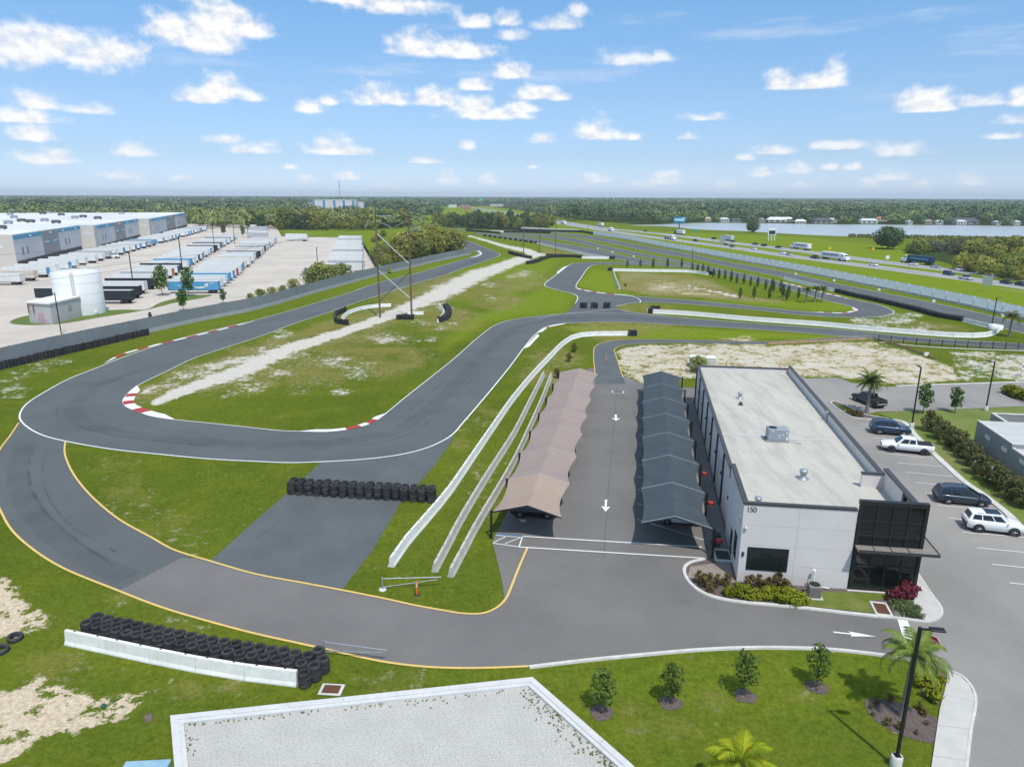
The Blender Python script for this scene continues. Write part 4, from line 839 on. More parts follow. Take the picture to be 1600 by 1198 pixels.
for i, (s, nm) in enumerate(((-.2, 'nearest'), (bayr, 'middle'), (bayr * 2, 'farthest'))):
    p = PR_(s, 3.25 + .62, 1.75); r_ = empty('hose_reel', p, VA * -1, 'round red hose reel on the %s of three posts by the workshop' % nm, 'hose reel', 'red hose reels on the slate canopy posts')
    MB().lathe([(.02, -.12), (.32, -.12), (.34, -.09), (.24, -.08), (.24, .08), (.34, .09), (.32, .12), (.02, .12)], (0, 0, 0), 20).build('drum', M['red'], r_); MB().box((-.3, 0, 0), (.3, .08, .08)).build('bracket', M['black'], r_)

# ------------------------------------------------------------------ concrete barrier blocks
SEG = 4.1
def jersey_mesh(name, m, L_=SEG, h=1.02, w=.6):
    prof = [(-w / 2, 0), (-w / 2, .1), (-w / 2 + .1, .32), (-.11, h - .04), (-.08, h), (.08, h), (.11, h - .04), (w / 2 - .1, .32), (w / 2, .1), (w / 2, 0)]
    mb = MB(); n = len(prof); hl = L_ / 2 - .012
    vs = [(x, y, z) for x in (-hl, hl) for y, z in prof]
    mb.add(vs, [(i, i + 1, i + 1 + n, i + n) for i in range(n - 1)] + [tuple(range(n))[::-1], tuple(range(n, 2 * n))])
    for x in (-hl * .55, hl * .55):
        mb.box((x, 0, h + .02), (.18, .05, .04), mi=1)
    return mb.mesh(name, [m, M['black']])
JM = {}
def barrier_row(pts, kind, label, group, step=SEG, h=1.02, w=.6, start=0):
    key = (kind, h, w, step)
    if key not in JM: JM[key] = jersey_mesh('concrete_barrier', M[kind], step, h, w)
    tot = sum((b_ - a).length for a, b_ in zip(pts, pts[1:])); n = max(1, round(tot / step)); Pt = (resample(pts, tot / n * .99999) + [pts[-1].copy()])[:n + 1]
    for i in range(n):
        a, b_ = Pt[i], Pt[i + 1]; o = bpy.data.objects.new('concrete_barrier', JM[key]); col.objects.link(o)
        o.location = (a + b_) / 2; o.rotation_euler.z = math.atan2(b_.y - a.y, b_.x - a.x); o.scale.x = (b_ - a).length / step
        tag(o, label.replace('#', od(i + 1 + start)), 'concrete barrier', group)
    return n
sm = lambda l, k=6: smooth_pts(gp(l), k)
barrier_row(sm([(106,1004),(190,1022),(280,1041),(370,1057),(466,1069)]), 'jersey', '# white barrier block from the left, before the near tyre pile', 'barrier blocks by the near tyre pile', step=4.02, h=1.1)
barrier_row(sm([(611,886),(636,850),(668,813),(698,777),(733,726),(771,670),(800,628),(832,589),(860,559),(880,539),(898,528.5),(918,525),(955,524.3),(986,524)]), 'jersey', '# white barrier block from the near end, wall along the track', 'white barrier blocks along the track by the canopies')
barrier_row(sm([(679,894),(694,866),(715,825),(750,765),(777,722),(801,684),(826,634),(849,588)]), 'jersey2', '# bare concrete block from the near end, middle barrier row', 'middle row of bare barrier blocks', h=.92)
barrier_row(sm([(704,902),(724,864),(744,826),(776,772),(803,724),(823,681),(842,638),(861,590)]), 'jersey2', '# bare concrete block from the near end, row nearest the canopy', 'row of bare barrier blocks beside the tan canopy', h=.92)
barrier_row(sm([(1011,489),(1080,493),(1140,498.5),(1187,502.5),(1290,510),(1345,515.5),(1430,522.5),(1462,525),(1494,527),(1526,527.5),(1545,525.5),(1556,521),(1560,516)]), 'jersey', '# white barrier block from the left, wall inside the far bend', 'white barrier blocks inside the far bend', h=1.15)
barrier_row(sm([(958,423.5),(1000,424.5),(1080,426),(1106,430)]), 'jersey', '# white barrier block from the left behind the brown grass bowl', 'barrier blocks behind the grass bowl', h=1.15)
barrier_row(sm([(958,424.5),(962,438),(968,452)]), 'jersey', '# white barrier block from the far end, left of the grass bowl', 'barrier blocks left of the grass bowl', h=1.15)
barrier_row(sm([(1225,436.5),(1260,445),(1304,456)]), 'jersey', '# white barrier block from the left before the long tyre wall', 'barrier blocks before the long tyre wall', h=1.05)
barrier_row(sm([(1505,502.5),(1530,509),(1549,513.5)]), 'jersey', '# white barrier block from the left after the long tyre wall', 'barrier blocks after the long tyre wall', h=1.05)
barrier_row(sm([(909,404),(930,404.3),(952,404.6)]), 'jersey', '# pale barrier block from the left beside the far black tyre wall', 'barrier blocks beside the far tyre wall', h=1.2)
barrier_row(sm([(839,381),(880,390.5),(915,398.5),(946,404)]), 'jersey', '# cream barrier block from the far end along the pit straight', 'barrier blocks along the pit straight', h=1.2)
barrier_row(sm([(611,479),(590,480),(566,483.5),(545,490.5),(534,500)]), 'jersey', '# white barrier block from the right, curve by the wooden pole', 'curved barrier row by the wooden pole', step=3.0, h=.95)
barrier_row(sm([(637,491.5),(662,491.5)]), 'jersey', '# white barrier block from the left behind the right wooden pole', 'barrier blocks behind the right wooden pole', step=3.4, h=.9)
barrier_row(sm([(687,481),(694,490),(684,504)]), 'jersey', '# white barrier block from the top inside the small tyre bend', 'barrier blocks inside the small tyre bend', step=2.9, h=.95)
barrier_row(sm([(840,399.5),(852,400)]), 'jersey', '# white barrier block from the left at the far pole feet', 'barrier blocks at the far pole feet', step=3.6, h=1.4)
barrier_row(sm([(813,358),(860,360.5),(905,362.5)]), 'jersey', '# white barrier block from the left in the distant wall before the highway', 'distant barrier blocks before the highway', step=6.0, h=2.2)
barrier_row(sm([(766,362.5),(788,363)]), 'jersey', '# distant white barrier block between two black tyre walls', 'barrier blocks between far tyre walls', step=5, h=1.2)
# round concrete ring at the wall end
cr_ = empty('concrete_ring', g(1555,514.5), 0, 'round white concrete ring at the end of the far bend wall', 'concrete ring')
MB().lathe([(1.55, 0), (1.55, 1.1), (1.3, 1.1), (1.3, .2)], (0, 0, 0), 24).build('ring', M['jersey'], cr_); MB().lathe([(1.29, .25), (.01, .3)], (0, 0, 0), 16).build('soil', M['mulch'], cr_)

# ------------------------------------------------------------------ tyres
def tyre_mesh(ro=.435, w=.28):
    ri = ro * .58; mb = MB()
    mb.lathe([(ri, .02), (ri * 1.12, .0), (ro * .9, .0), (ro * .98, .03), (ro, .06), (ro * .985, .09), (ro, w / 2), (ro * .985, w - .09), (ro, w - .06), (ro * .98, w - .03), (ro * .9, w), (ri * 1.12, w), (ri, w - .02), (ri * 1.05, w / 2), (ri, .02)], (0, 0, 0), 20)
    return mb.mesh('tyre', M['rubber'])
TY = [tyre_mesh(), tyre_mesh(.45, .29), tyre_mesh(.415, .265)]
def tyre_stack(p, n, where, group, zs=1.0):
    z = 0.0
    for k in range(n):
        me = rnd.choice(TY); o = bpy.data.objects.new('tyre', me); col.objects.link(o)
        o.location = (p.x + rnd.uniform(-.025, .025), p.y + rnd.uniform(-.025, .025), z + .015); o.rotation_euler = (rnd.uniform(-.02, .02), rnd.uniform(-.02, .02), rnd.uniform(0, 6))
        o.scale.z = zs; z += max(v.co.z for v in me.vertices) * zs - .003
        lay = 'top' if k == n - 1 else od(k + 1)
        tag(o, '%s tyre, %s' % (lay if lay == 'top' else lay + ' lowest', where), 'tyre', group)
a, b_ = g(456, 771), g(673, 784); dv = (b_ - a) / 16; nv = Vector((-dv.y, dv.x, 0)).normalized()
for i in range(17): tyre_stack(a + dv * i + nv * rnd.uniform(-.06, .06), 4, '%s stack from left, front row across the spur' % od(i + 1), 'tyres stacked across the blocked spur', 1.24)
for i in range(17): tyre_stack(a + dv * (i - .05) + nv * (.85 + rnd.uniform(-.06, .06)), 4, '%s stack from left, back row across the spur' % od(i + 1), 'tyres stacked across the blocked spur', 1.27)
wb_ = sm([(124,1002),(190,1018),(280,1037),(370,1053),(440,1065),(480,1071)], 4); wl_ = resample(wb_, .92)
for i, p in enumerate(wl_[:20]):
    d = (wl_[min(i + 1, len(wl_) - 1)] - wl_[max(0, i - 1)]).normalized(); nr = Vector((-d.y, d.x, 0))
    tyre_stack(p + nr * .80, 4, '%s stack from left, row touching the near barrier' % od(i + 1), 'tyres stacked behind the near barrier')
    tyre_stack(p + nr * 1.68, 4, '%s stack from left, outer row behind the near barrier' % od(i + 1), 'tyres stacked behind the near barrier')
for i, (x, y, n_) in enumerate([(477,1071,4),(492,1061,4),(506,1049,4),(499,1035,4)]):
    tyre_stack(g(x, y), n_, '%s stack in the pile ending the near barrier' % od(i + 1), 'tyres piled at the near barrier end')
for (x, y, t, nm) in ((24, 999, .1, 'loose tyre lying on the bare sand left of the barrier'), (2, 1018, .12, 'loose tyre at the left edge of the photo, lying on grass')):
    o = bpy.data.objects.new('tyre', TY[1]); col.objects.link(o); o.location = g(x, y) + Vector((0, 0, .05)); o.rotation_euler = (t, .12, 0); o.scale = (1.15, 1.15, 1.05); tag(o, nm, 'tyre')
# bolted tyre walls: one thing each, its stacks are parts
def stack_mesh(h, r_=.34):
    mb = MB(); prof = [(r_ * .55, .05)]; n = max(2, int(round(h / .21)))
    for k in range(n):
        z = k * h / n; q = h / n; prof += [(r_ * .90, z + .01), (r_, z + q * .25), (r_, z + q * .75), (r_ * .90, z + q - .01)]
    prof += [(r_ * .58, h), (r_ * .55, h - .15), (r_ * .3, h - .5 if h > .6 else .05)]
    mb.lathe(prof, (0, 0, 0), 14); return mb.mesh('tyre_stack', M['rubber'])
SM = {}
def tyre_wall(pts, h, label, rows=1, step=.7, r_=.345, maxn=100, inset=.75):
    key = (h, r_)
    if key not in SM: SM[key] = stack_mesh(h, r_)
    Pt = resample(pts, step); root = empty('tyre_wall', Pt[0], 0, label, 'tyre wall'); n = len(Pt); rest = MB(); c = 0
    for i in range(n):
        d = (Pt[min(i + 1, n - 1)] - Pt[max(i - 1, 0)]).normalized(); nr = Vector((-d.y, d.x, 0))
        for q in range(rows):
            p = Pt[i] + nr * (q * inset) - Pt[0]; p = p + Vector((rnd.uniform(-.05, .05), rnd.uniform(-.05, .05), 0))
            if c < maxn:
                o = bpy.data.objects.new('tyre_stack', SM[key]); col.objects.link(o); o.parent = root; o.location = p; o.scale.z = rnd.uniform(.94, 1.06); c += 1
            else: rest.lathe([(r_ * .9, 0), (r_, .1), (r_, h - .1), (r_ * .85, h), (r_ * .3, h - .2)], p, 9)
    if rest.v: tag(rest.build('tyre_stack_run', M['rubber'], root), kind='stuff')
    return root
tyre_wall(sm([(231,523.5),(190,533),(120,549.5),(60,563.5),(0,578),(-60,593)]), 1.5, 'long black tyre wall along the grey screen fence at left', 1)
tyre_wall(sm([(540,487),(528,492),(524,499.5),(529,506),(545,508)]), 1.35, 'black tyre bend wrapped round the left end of the curved white blocks', 1, .66)
tyre_wall([g(621,499.5), g(647,499.5)], 1.3, 'short straight black tyre wall at the foot of the right wooden pole', 2, .66)
tyre_wall(sm([(698,481),(703.5,488),(700.5,498),(688,504)]), 1.35, 'small black tyre bend right of the white sand path', 2, .66, inset=-.7)
tyre_wall(sm([(794.5,396),(812,401),(829,404.5)]), 1.5, 'black tyre wall left of the thin path at the far poles', 2)
tyre_wall(sm([(825,413),(838,410.5),(850,406),(863,402.8),(888,402),(909,403)]), 1.5, 'curving black tyre wall right of the thin path at the far poles', 2)
tyre_wall(sm([(855,400.5),(880,401)]), 1.4, 'short black tyre wall between the two right far poles', 1)
tyre_wall(sm([(953,404.8),(960,405)]), 1.5, 'black tyre block at the tip of the pale barrier wedge', 2)
for i, (x, nm) in enumerate(((913, 'left'), (930, 'middle'), (949.5, 'right'))): tyre_wall([g(x - 5.2, 481.5), g(x + 5.4, 481.8)], 1.55, '%s of three black tyre blocks on the link between the two tracks' % nm, 2, .68)
tyre_wall(sm([(1305,456.5),(1332,463.5),(1358,469),(1392.5,477),(1430,486),(1467,496),(1503,502)]), 1.25, 'long black tyre wall along the inside of the far straight', 2, .78, .38)
tyre_wall([g(1014,489.5), g(1020,489.8)], 1.35, 'black tyre block at the left end of the far bend wall', 2)
tyre_wall([g(1018,483.2), g(1031,483.8)], 1.1, 'low black tyre row just behind the far bend wall', 1)
tyre_wall([g(984,525), g(996,525)], 1.3, 'black tyre block at the far end of the white wall by the track', 2)
tyre_wall([g(953.5,423), g(956,422)], 1.3, 'black tyre block at the left corner of the grass bowl wall', 2)
tyre_wall(sm([(1106,428),(1115,430)]), 1.3, 'black tyre block at the right end of the grass bowl wall', 2)
for i in range(11):
    t = i / 10; x = 757 + 80 * t; y = 369.3 + 11.2 * t; tyre_wall([g(x - 1.3, y - .15), g(x + 1.6, y + .2)], 1.4, '%s black tyre block from the far end, spaced row beside the pit lane' % od(i + 1), 2, .8, .4)
tyre_wall(sm([(729,361.5),(750,363),(781,365.3)]), 1.8, 'far black tyre wall right of the distant pole', 1, .9, .45)
tyre_wall(sm([(730,358),(770,358.5),(812,360)]), 2.0, 'farthest black tyre wall below the dark trees', 1, .95, .48)
tyre_wall(sm([(788,363.5),(820,363.8),(860,365)]), 1.8, 'far black tyre wall beside the upper straight', 1, .9, .45)
tyre_wall(sm([(812,360.5),(880,362.5),(905,363.2),(916,364.3),(926,366.5)]), 1.8, 'far black tyre wall bending before the chain fence', 1, .95, .48)

# ------------------------------------------------------------------ fences
def fence(name, pts, h, label, pm, postm, step, post_r, base=None, basem=None, rails=0, cat='fence', side=1):
    Pt = resample(pts, step); root = empty(name, Pt[0], 0, label, cat); inv = Pt[0]; n = len(Pt); z0 = base or 0.0
    mb = MB()
    for a, b_ in zip(Pt, Pt[1:]):
        d = (b_ - a); L_ = d.length; c = (a + b_) / 2 - inv
        mb.box((c.x, c.y, (z0 + h) / 2), (L_, .03, h - z0 - .06), math.atan2(d.y, d.x))
    mb.build('screen_panel', pm, root)
    if base:
        mb = MB()
        for a, b_ in zip(Pt, Pt[1:]):
            d = b_ - a; c = (a + b_) / 2 - inv; mb.box((c.x, c.y, base / 2), (d.length, .35, base), math.atan2(d.y, d.x))
        mb.build('base_wall', basem, root)
    me = MB().tube([(0, 0, 0), (0, 0, h + .12)], post_r, 6).mesh('post', postm)
    for i, p in enumerate(Pt[:100]):
        o = bpy.data.objects.new('post', me); col.objects.link(o); o.parent = root
        d = (Pt[min(i + 1, n - 1)] - Pt[max(i - 1, 0)]).normalized(); o.location = p - inv + Vector((d.y, -d.x, 0)) * (post_r + .02) * side
    if rails:
        mb = MB(); mb.tube([p - inv + Vector((0, 0, h)) for p in Pt], .035, 5); mb.build('rail', postm, root)
    return root
# see-through chain link: fine real wires would vanish at this size, the mesh material is an even half-open weave
cl = bpy.data.materials.new('chain link weave'); cl.use_nodes = True; cb = cl.node_tree.nodes['Principled BSDF']; cb.inputs['Base Color'].default_value = (.88, .89, .93, 1); cb.inputs['Roughness'].default_value = .5; cb.inputs['Alpha'].default_value = .84; ct_ = cl.node_tree.nodes.new('ShaderNodeBsdfTranslucent'); ct_.inputs[0].default_value = (.88, .89, .93, 1); cm_ = cl.node_tree.nodes.new('ShaderNodeMixShader'); cm_.inputs[0].default_value = .7; cl.node_tree.links.new(cb.outputs[0], cm_.inputs[1]); cl.node_tree.links.new(ct_.outputs[0], cm_.inputs[2]); cl.node_tree.links.new(cm_.outputs[0], cl.node_tree.nodes['Material Output'].inputs[0])
fence('chain_link_fence', sm([(1800,550),(1700,524),(1600,499.5),(1536,484),(1430,461),(1355,446),(1280,431),(1215,418.5),(1140,405),(1080,394),(1030,385),(974,374),(927,367)]), 3.2, 'long silver chain link fence with white posts beside the highway', cl, mat('pale fence post', (.72, .73, .76)), 6.0, .18, .7, M['kerb'], 1, side=-1)
fence('grey_screen_fence', sm([(736,397.5),(690,407),(635,420),(590,431),(500,455.5),(400,484),(316,501),(232,520),(116,546),(0,574),(-120,606)]), 3.6, 'tall grey screened fence with pale base between track and trailer yard', M['fencegrey'], M['fencegrey'], 4.0, .05, .85, M['fencebase'])
fence('black_yard_fence', sm([(561,373.5),(590,424)]), 2.6, 'dark screened fence at the right edge of the trailer yard', M['black'], M['black'], 4.0, .05)
fence('tan_silt_fence', sm([(1200,538.5),(1300,533.5),(1362,530.5)]) , .55, 'low tan silt fence along the top of the cleared sandy lot', M['silt'], M['wood'], 2.5, .03)
fence('tan_silt_fence', sm([(1365,531),(1412,544),(1472,566)]) , .6, 'low tan silt fence slanting across the grass at the sandy lot corner', M['silt'], M['wood'], 2.5, .03)
def picket():
    Pt = resample(sm([(1372,534),(1441,540.8),(1497,543.8),(1600,547.5),(1700,551)]), 2.45); inv = Pt[0]; root = empty('black_metal_fence', inv, 0, 'black metal picket fence beside the near side of the far track', 'fence')
    pk = MB(); rl = MB()
    for a, b_ in zip(Pt, Pt[1:]):
        for k in range(14):
            p = a.lerp(b_, (k + .5) / 14) - inv; pk.box((p.x, p.y, .78), (.025, .025, 1.4))
    for z in (.2, 1.35): rl.tube([p - inv + Vector((0, 0, z)) for p in Pt], .03, 4)
    pk.build('picket', M['black'], root); rl.build('rail', M['black'], root)
    me = MB().box((0, 0, .85), (.09, .09, 1.7)).mesh('post', M['black'])
    for p in Pt: o = bpy.data.objects.new('post', me); col.objects.link(o); o.parent = root; o.location = p - inv
    kerb('kerb', [p - Vector((0, .5, 0)) for p in Pt], .3, .12)
picket()

# ------------------------------------------------------------------ vehicles
PAINT = {}
def paint(name, c, rough=.32):
    if name not in PAINT:
        m_ = mat(name + ' car paint', c, rough=rough, spec=.5); m_.node_tree.nodes['Principled BSDF'].inputs['Coat Weight'].default_value = .6; m_.node_tree.nodes['Principled BSDF'].inputs['Coat Roughness'].default_value = .08; PAINT[name] = m_
    return PAINT[name]
TAIL = mat('red tail lamp', (.35, .01, .015), rough=.25); HEAD = mat('clear head lamp', (.75, .78, .8), rough=.15); RIM = mat('alloy rim', (.45, .46, .48), rough=.3, metal=.7); TRIM = mat('black trim', (.02, .02, .022), rough=.6)
RIMB = mat('black rim', (.03, .03, .033), rough=.4)
def loft(secs, mb, mi=0, smooth=True, caps=True):
    n = len(secs[0]); vs = [v for s in secs for v in s]; K = len(secs)
    mb.add(vs, [(i * n + k, i * n + k + 1, (i + 1) * n + k + 1, (i + 1) * n + k) for i in range(K - 1) for k in range(n - 1)], mi, smooth)
    if caps: mb.add(secs[0], [tuple(range(n))], mi); mb.add(secs[-1], [tuple(range(n))[::-1]], mi)
def vehicle(name, kind, col_, label, cat, rim=RIM, extra=None):
    """x forward, y left, origin on the ground below the centre"""
    K = dict(sedan=dict(L=4.75, W=.90, wb=2.78, top=1.44, belt=.92, hood=.86, r=.33, body=[(-2.37,.55,.74,.80),(-2.28,.30,.90,.86),(-1.7,.22,.97,.90),(-.9,.2,.94,.90),(.8,.2,.92,.90),(1.5,.22,.86,.89),(2.1,.26,.76,.84),(2.36,.36,.62,.72)], cab=[(-1.85,.93),(-1.05,1.40),(.25,1.44),(1.25,.90)], wins=[(.10,.48),(.52,.86)]),
             suv=dict(L=4.95, W=1.0, wb=2.95, top=1.86, belt=1.2, hood=1.16, r=.41, body=[(-2.46,.6,1.08,.88),(-2.38,.38,1.22,.95),(-1.7,.30,1.23,1.0),(-.6,.28,1.21,1.0),(.9,.28,1.19,1.0),(1.5,.30,1.16,.99),(2.2,.34,1.08,.94),(2.46,.44,.86,.82)], cab=[(-2.38,1.20),(-2.10,1.79),(.45,1.86),(1.25,1.17)], wins=[(.07,.30),(.33,.60),(.63,.88)]),
             van=dict(L=5.15, W=1.0, wb=3.08, top=1.76, belt=1.02, hood=.98, r=.34, body=[(-2.57,.5,.98,.90),(-2.5,.3,1.04,.96),(-1.7,.22,1.05,1.0),(-.6,.2,1.03,1.0),(.9,.2,1.0,1.0),(1.65,.22,.97,.98),(2.25,.26,.86,.93),(2.56,.36,.68,.8)], cab=[(-2.5,1.05),(-2.18,1.68),(.30,1.76),(1.72,.98)], wins=[(.06,.31),(.34,.60),(.63,.88)]),
             pickup=dict(L=5.85, W=1.0, wb=3.65, top=1.90, belt=1.22, hood=1.20, r=.42, body=[(-2.92,.62,1.20,.96),(-2.88,.45,1.24,.98),(-1.9,.40,1.24,1.0),(-.95,.38,1.22,1.0),(.95,.38,1.20,1.0),(1.5,.40,1.19,.99),(2.5,.46,1.10,.96),(2.90,.55,.92,.88)], cab=[(-1.02,1.20),(-.86,1.86),(.62,1.90),(1.40,1.19)], wins=[(.08,.42),(.46,.86)]))[kind]
    root = empty(name, (0, 0, 0), 0, label, cat); P_ = paint(*col_); W = K['W']
    mb = MB(); secs = []
    for (x, zb, zt, w) in K['body']:
        zm = zb + (zt - zb) * .55
        half = [(w * .80, zb), (w * .97, zb + .06), (w, zm), (w * .985, zt - .12), (w * .93, zt - .03), (w * .62, zt + .012), (0, zt + .03)]
        secs.append([(x, -y, z) for y, z in half] + [(x, y, z) for y, z in half[-2::-1]])
    loft(secs, mb, 0, True)
    mb.add([(x, s * K['body'][i][3] * .8, K['body'][i][1]) for i, (x, *_) in enumerate(K['body']) for s in (-1, 1)], [(2 * i, 2 * i + 1, 2 * i + 3, 2 * i + 2) for i in range(len(K['body']) - 1)], 1)
    body = mb.build('body', [P_, TRIM], root)
    # cabin
    (x0, z0), (x1, z1), (x2, z2), (x3, z3) = K['cab']; wb0, wt = W * .93, W * .74
    q = lambda x, y, z: (x, y, z)
    A = [q(x0, wb0 * .96, z0), q(x1, wt * .96, z1), q(x2, wt, z2), q(x3, wb0, z3)]
    mb = MB(); mid1 = (x1 + (x2 - x1) * .5); zc = max(z1, z2) + .035
    Lr = [A[0], A[1], A[2], A[3]]; Rr = [(x, -y, z) for x, y, z in Lr]
    mb.add(Lr, [(0, 3, 2, 1)], 0); mb.add(Rr, [(0, 1, 2, 3)], 0)
    rx = [x1, x1 + .18, mid1, x2 - .2, x2]; rz_ = [z1, z1 + .045, zc, z2 + .03, z2]
    rs = []
    for x, z in zip(rx, rz_):
        f = (x - x1) / (x2 - x1); y = A[1][1] + (A[2][1] - A[1][1]) * f; zl = z1 + (z2 - z1) * f
        rs.append([(x, y, zl), (x, y * .86, z + .0), (x, 0, z + .025), (x, -y * .86, z), (x, -y, zl)])
    loft(rs, mb, 0, True, False)
    mb.add([Lr[0], Lr[1], Rr[1], Rr[0]], [(0, 1, 2, 3)], 0); mb.add([Lr[3], Lr[2], Rr[2], Rr[3]], [(3, 2, 1, 0)], 0)
    mb.build('cabin', P_, root)
    def quad(P00, P10, P11, P01, u0, u1, v0, v1, off):
        P00, P10, P11, P01 = map(Vector, (P00, P10, P11, P01)); f = lambda u, v: (P00 * (1 - u) * (1 - v) + P10 * u * (1 - v) + P11 * u * v + P01 * (1 - u) * v)
        n_ = (P10 - P00).cross(P01 - P00).normalized()
        return [f(u, v) + n_ * off for u, v in ((u0, v0), (u1, v0), (u1, v1), (u0, v1))]
    for side in (1, -1):
        S = Lr if side > 0 else Rr; off = .012 if side < 0 else -.012
        for (u0, u1) in K['wins']:
            v = quad(S[0], S[3], S[2], S[1], u0, u1, .14, .88, 0); n_ = (v[1] - v[0]).cross(v[3] - v[0]).normalized()
            if n_.y * side < 0: n_ = -n_
            MB().add([p + n_ * .012 for p in v], [(0, 1, 2, 3)]).build('side_window', M['carglass'], root, recalc=False)
    v = quad(Lr[3], Rr[3], Rr[2], Lr[2], .07, .93, .08, .95, 0); n_ = (v[1] - v[0]).cross(v[3] - v[0]).normalized(); n_ = n_ if n_.x > 0 else -n_
    MB().add([p + n_ * .014 for p in v], [(0, 1, 2, 3)]).build('windscreen', M['carglass'], root, recalc=False)
    v = quad(Lr[0], Rr[0], Rr[1], Lr[1], .09, .91, .18, .92, 0); n_ = (v[1] - v[0]).cross(v[3] - v[0]).normalized(); n_ = n_ if n_.x < 0 else -n_
    MB().add([p + n_ * .014 for p in v], [(0, 1, 2, 3)]).build('rear_window', M['carglass'], root, recalc=False)
    # wheels with their dark arches
    r = K['r']
    for x in (-K['wb'] / 2, K['wb'] / 2):
        for s in (1, -1): MB().lathe([(.01, -.0), (r * 1.18, 0.0), (r * 1.2, -.05)], (x, s * (W + .004), r * 1.02), 22, 0, 'y', False).build('wheel_arch', TRIM, root)
    wm_ = MB().lathe([(r * .62, -.12), (r * .9, -.125), (r, -.08), (r, .08), (r * .9, .125), (r * .62, .12)], (0, 0, 0), 22, 0, 'y').mesh('wheel', M['rubber'])
    rmb = MB(); rmb.lathe([(r * .64, .10), (r * .6, .115), (r * .5, .07), (.0, .06)], (0, 0, 0), 22, 0, 'y'); rmb.lathe([(r * .64, -.10), (r * .6, -.115), (r * .5, -.07), (.0, -.06)], (0, 0, 0), 22, 0, 'y')
    for k in range(5):
        t = k * 2 * math.pi / 5; ca, sa = math.cos(t), math.sin(t)
        for y in (.095, -.095): rmb.tube([(0, y, 0), (ca * r * .6, y, sa * r * .6)], .028, 5, 1)
    rme = rmb.mesh('rim', [TRIM, rim])
    for x in (-K['wb'] / 2, K['wb'] / 2):
        for s in (1, -1):
            o = bpy.data.objects.new('wheel', wm_); col.objects.link(o); o.parent = root; o.location = (x, s * (W - .085), r); q_ = bpy.data.objects.new('rim', rme); col.objects.link(q_); q_.parent = o
    bx, bz, bt, bw = K['body'][0]; fx, fz, ft, fw = K['body'][-1]
    for s in (1, -1):
        MB().box((bx + .07, s * bw * .88, bt - .16), (.2, .2, .24 if kind != 'suv' else .14)).build('tail_light', TAIL, root, bevel=.03)
        MB().box((fx - .12, s * fw * .86, ft - .1), (.3, .24, .15)).build('headlight', HEAD, root, bevel=.03)
        MB().box((x3 - .35, s * (W + .08), z3 + .07), (.13, .2, .13)).build('mirror', P_, root, bevel=.03)
    MB().box((bx + .02, 0, bz + .1), (.12, bw * 1.7, .2)).build('bumper', TRIM if kind != 'pickup' else M['galv'], root, bevel=.03)
    MB().box((fx - .03, 0, fz + .2), (.08, fw * 1.3, .2)).build('grille', TRIM, root)
    if kind == 'pickup':
        if extra == 'cover': MB().box((-1.95, 0, 1.285), (1.72, 1.66, .05)).build('bed_cover', TRIM, root, bevel=.02)
        else:
            MB().box((-1.95, 0, 1.278), (1.72, 1.62, .012)).build('bed_floor', mat('bed liner', (.008, .008, .009)), root)
            for s in (1, -1): MB().box((-1.95, s * .9, 1.31), (1.9, .1, .09)).build('bed_rail', P_, root, bevel=.02)
    if extra == 'sunroof': MB().add([(-.9, .62, z2 + .052), (.25, .62, z2 + .02), (.25, -.62, z2 + .02), (-.9, -.62, z2 + .052)], [(0, 3, 2, 1)]).box((-.3, 0, z2 + .05), (1.3, 1.15, .03)).build('sunroof', M['carglass'], root)
    if kind in ('suv', 'van'):
        for s in (1, -1): MB().tube([(-1.7, s * .66, z1 + .06), (-1.6, s * .66, z1 + .1), (.1, s * .66, z2 + .07), (.2, s * .66, z2 + .03)], .022, 5).build('roof_rail', TRIM if extra != 'sunroof' else M['galv'], root)
    return root
WH, BK, NV, SL, RD, BL = ('white', (.78, .78, .78)), ('black', (.012, .012, .014)), ('navy', (.018, .03, .048)), ('silver', (.42, .43, .45), .3), ('red', (.3, .03, .02)), ('blue', (.012, .038, .085))
def park(o, rear_px, front_px, side, W=1.0):
    a, b_ = g(*rear_px), g(*front_px); d = (b_ - a).normalized(); n_ = Vector((-d.y, d.x, 0)) * side; c = (a + b_) / 2 + n_ * (W - .1)
    o.location = (c.x, c.y, .03); o.rotation_euler.z = math.atan2(d.y, d.x); return o
park(vehicle('pickup_truck', 'pickup', WH, 'white crew cab pickup with black bed cover parked nose out in the car park', 'pickup truck', RIMB, 'cover'), (1442,711.5), (1393,706.5), -1)
park(vehicle('minivan', 'van', NV, 'dark navy minivan parked between the empty stalls and the white SUV', 'minivan'), (1480.4,787.5), (1531.5,792.5), 1)
park(vehicle('suv', 'suv', WH, 'white SUV with dark sunroof, parked nearest in the row beside the hedge', 'SUV', RIM, 'sunroof'), (1526.5,831.4), (1584,838), 1)
park(vehicle('suv', 'suv', BL, 'dark blue SUV parked just beyond the white pickup', 'SUV'), (1375,679), (1409,682), 1)
park(vehicle('pickup_truck', 'pickup', BK, 'black pickup standing on the cross street behind the date palm', 'pickup truck'), (1361,636.6), (1336,626.4), -1)
c1 = vehicle('car', 'sedan', WH, 'white car under the near end of the slate canopy', 'car'); p = PR_(6.6, 1.0, .03); c1.location = p; c1.rotation_euler.z = UA
c2 = vehicle('car', 'sedan', BK, 'black car half hidden under the near end of the tan canopy', 'car'); p = PL(5.6, -.2, .03); c2.location = p; c2.rotation_euler.z = UA

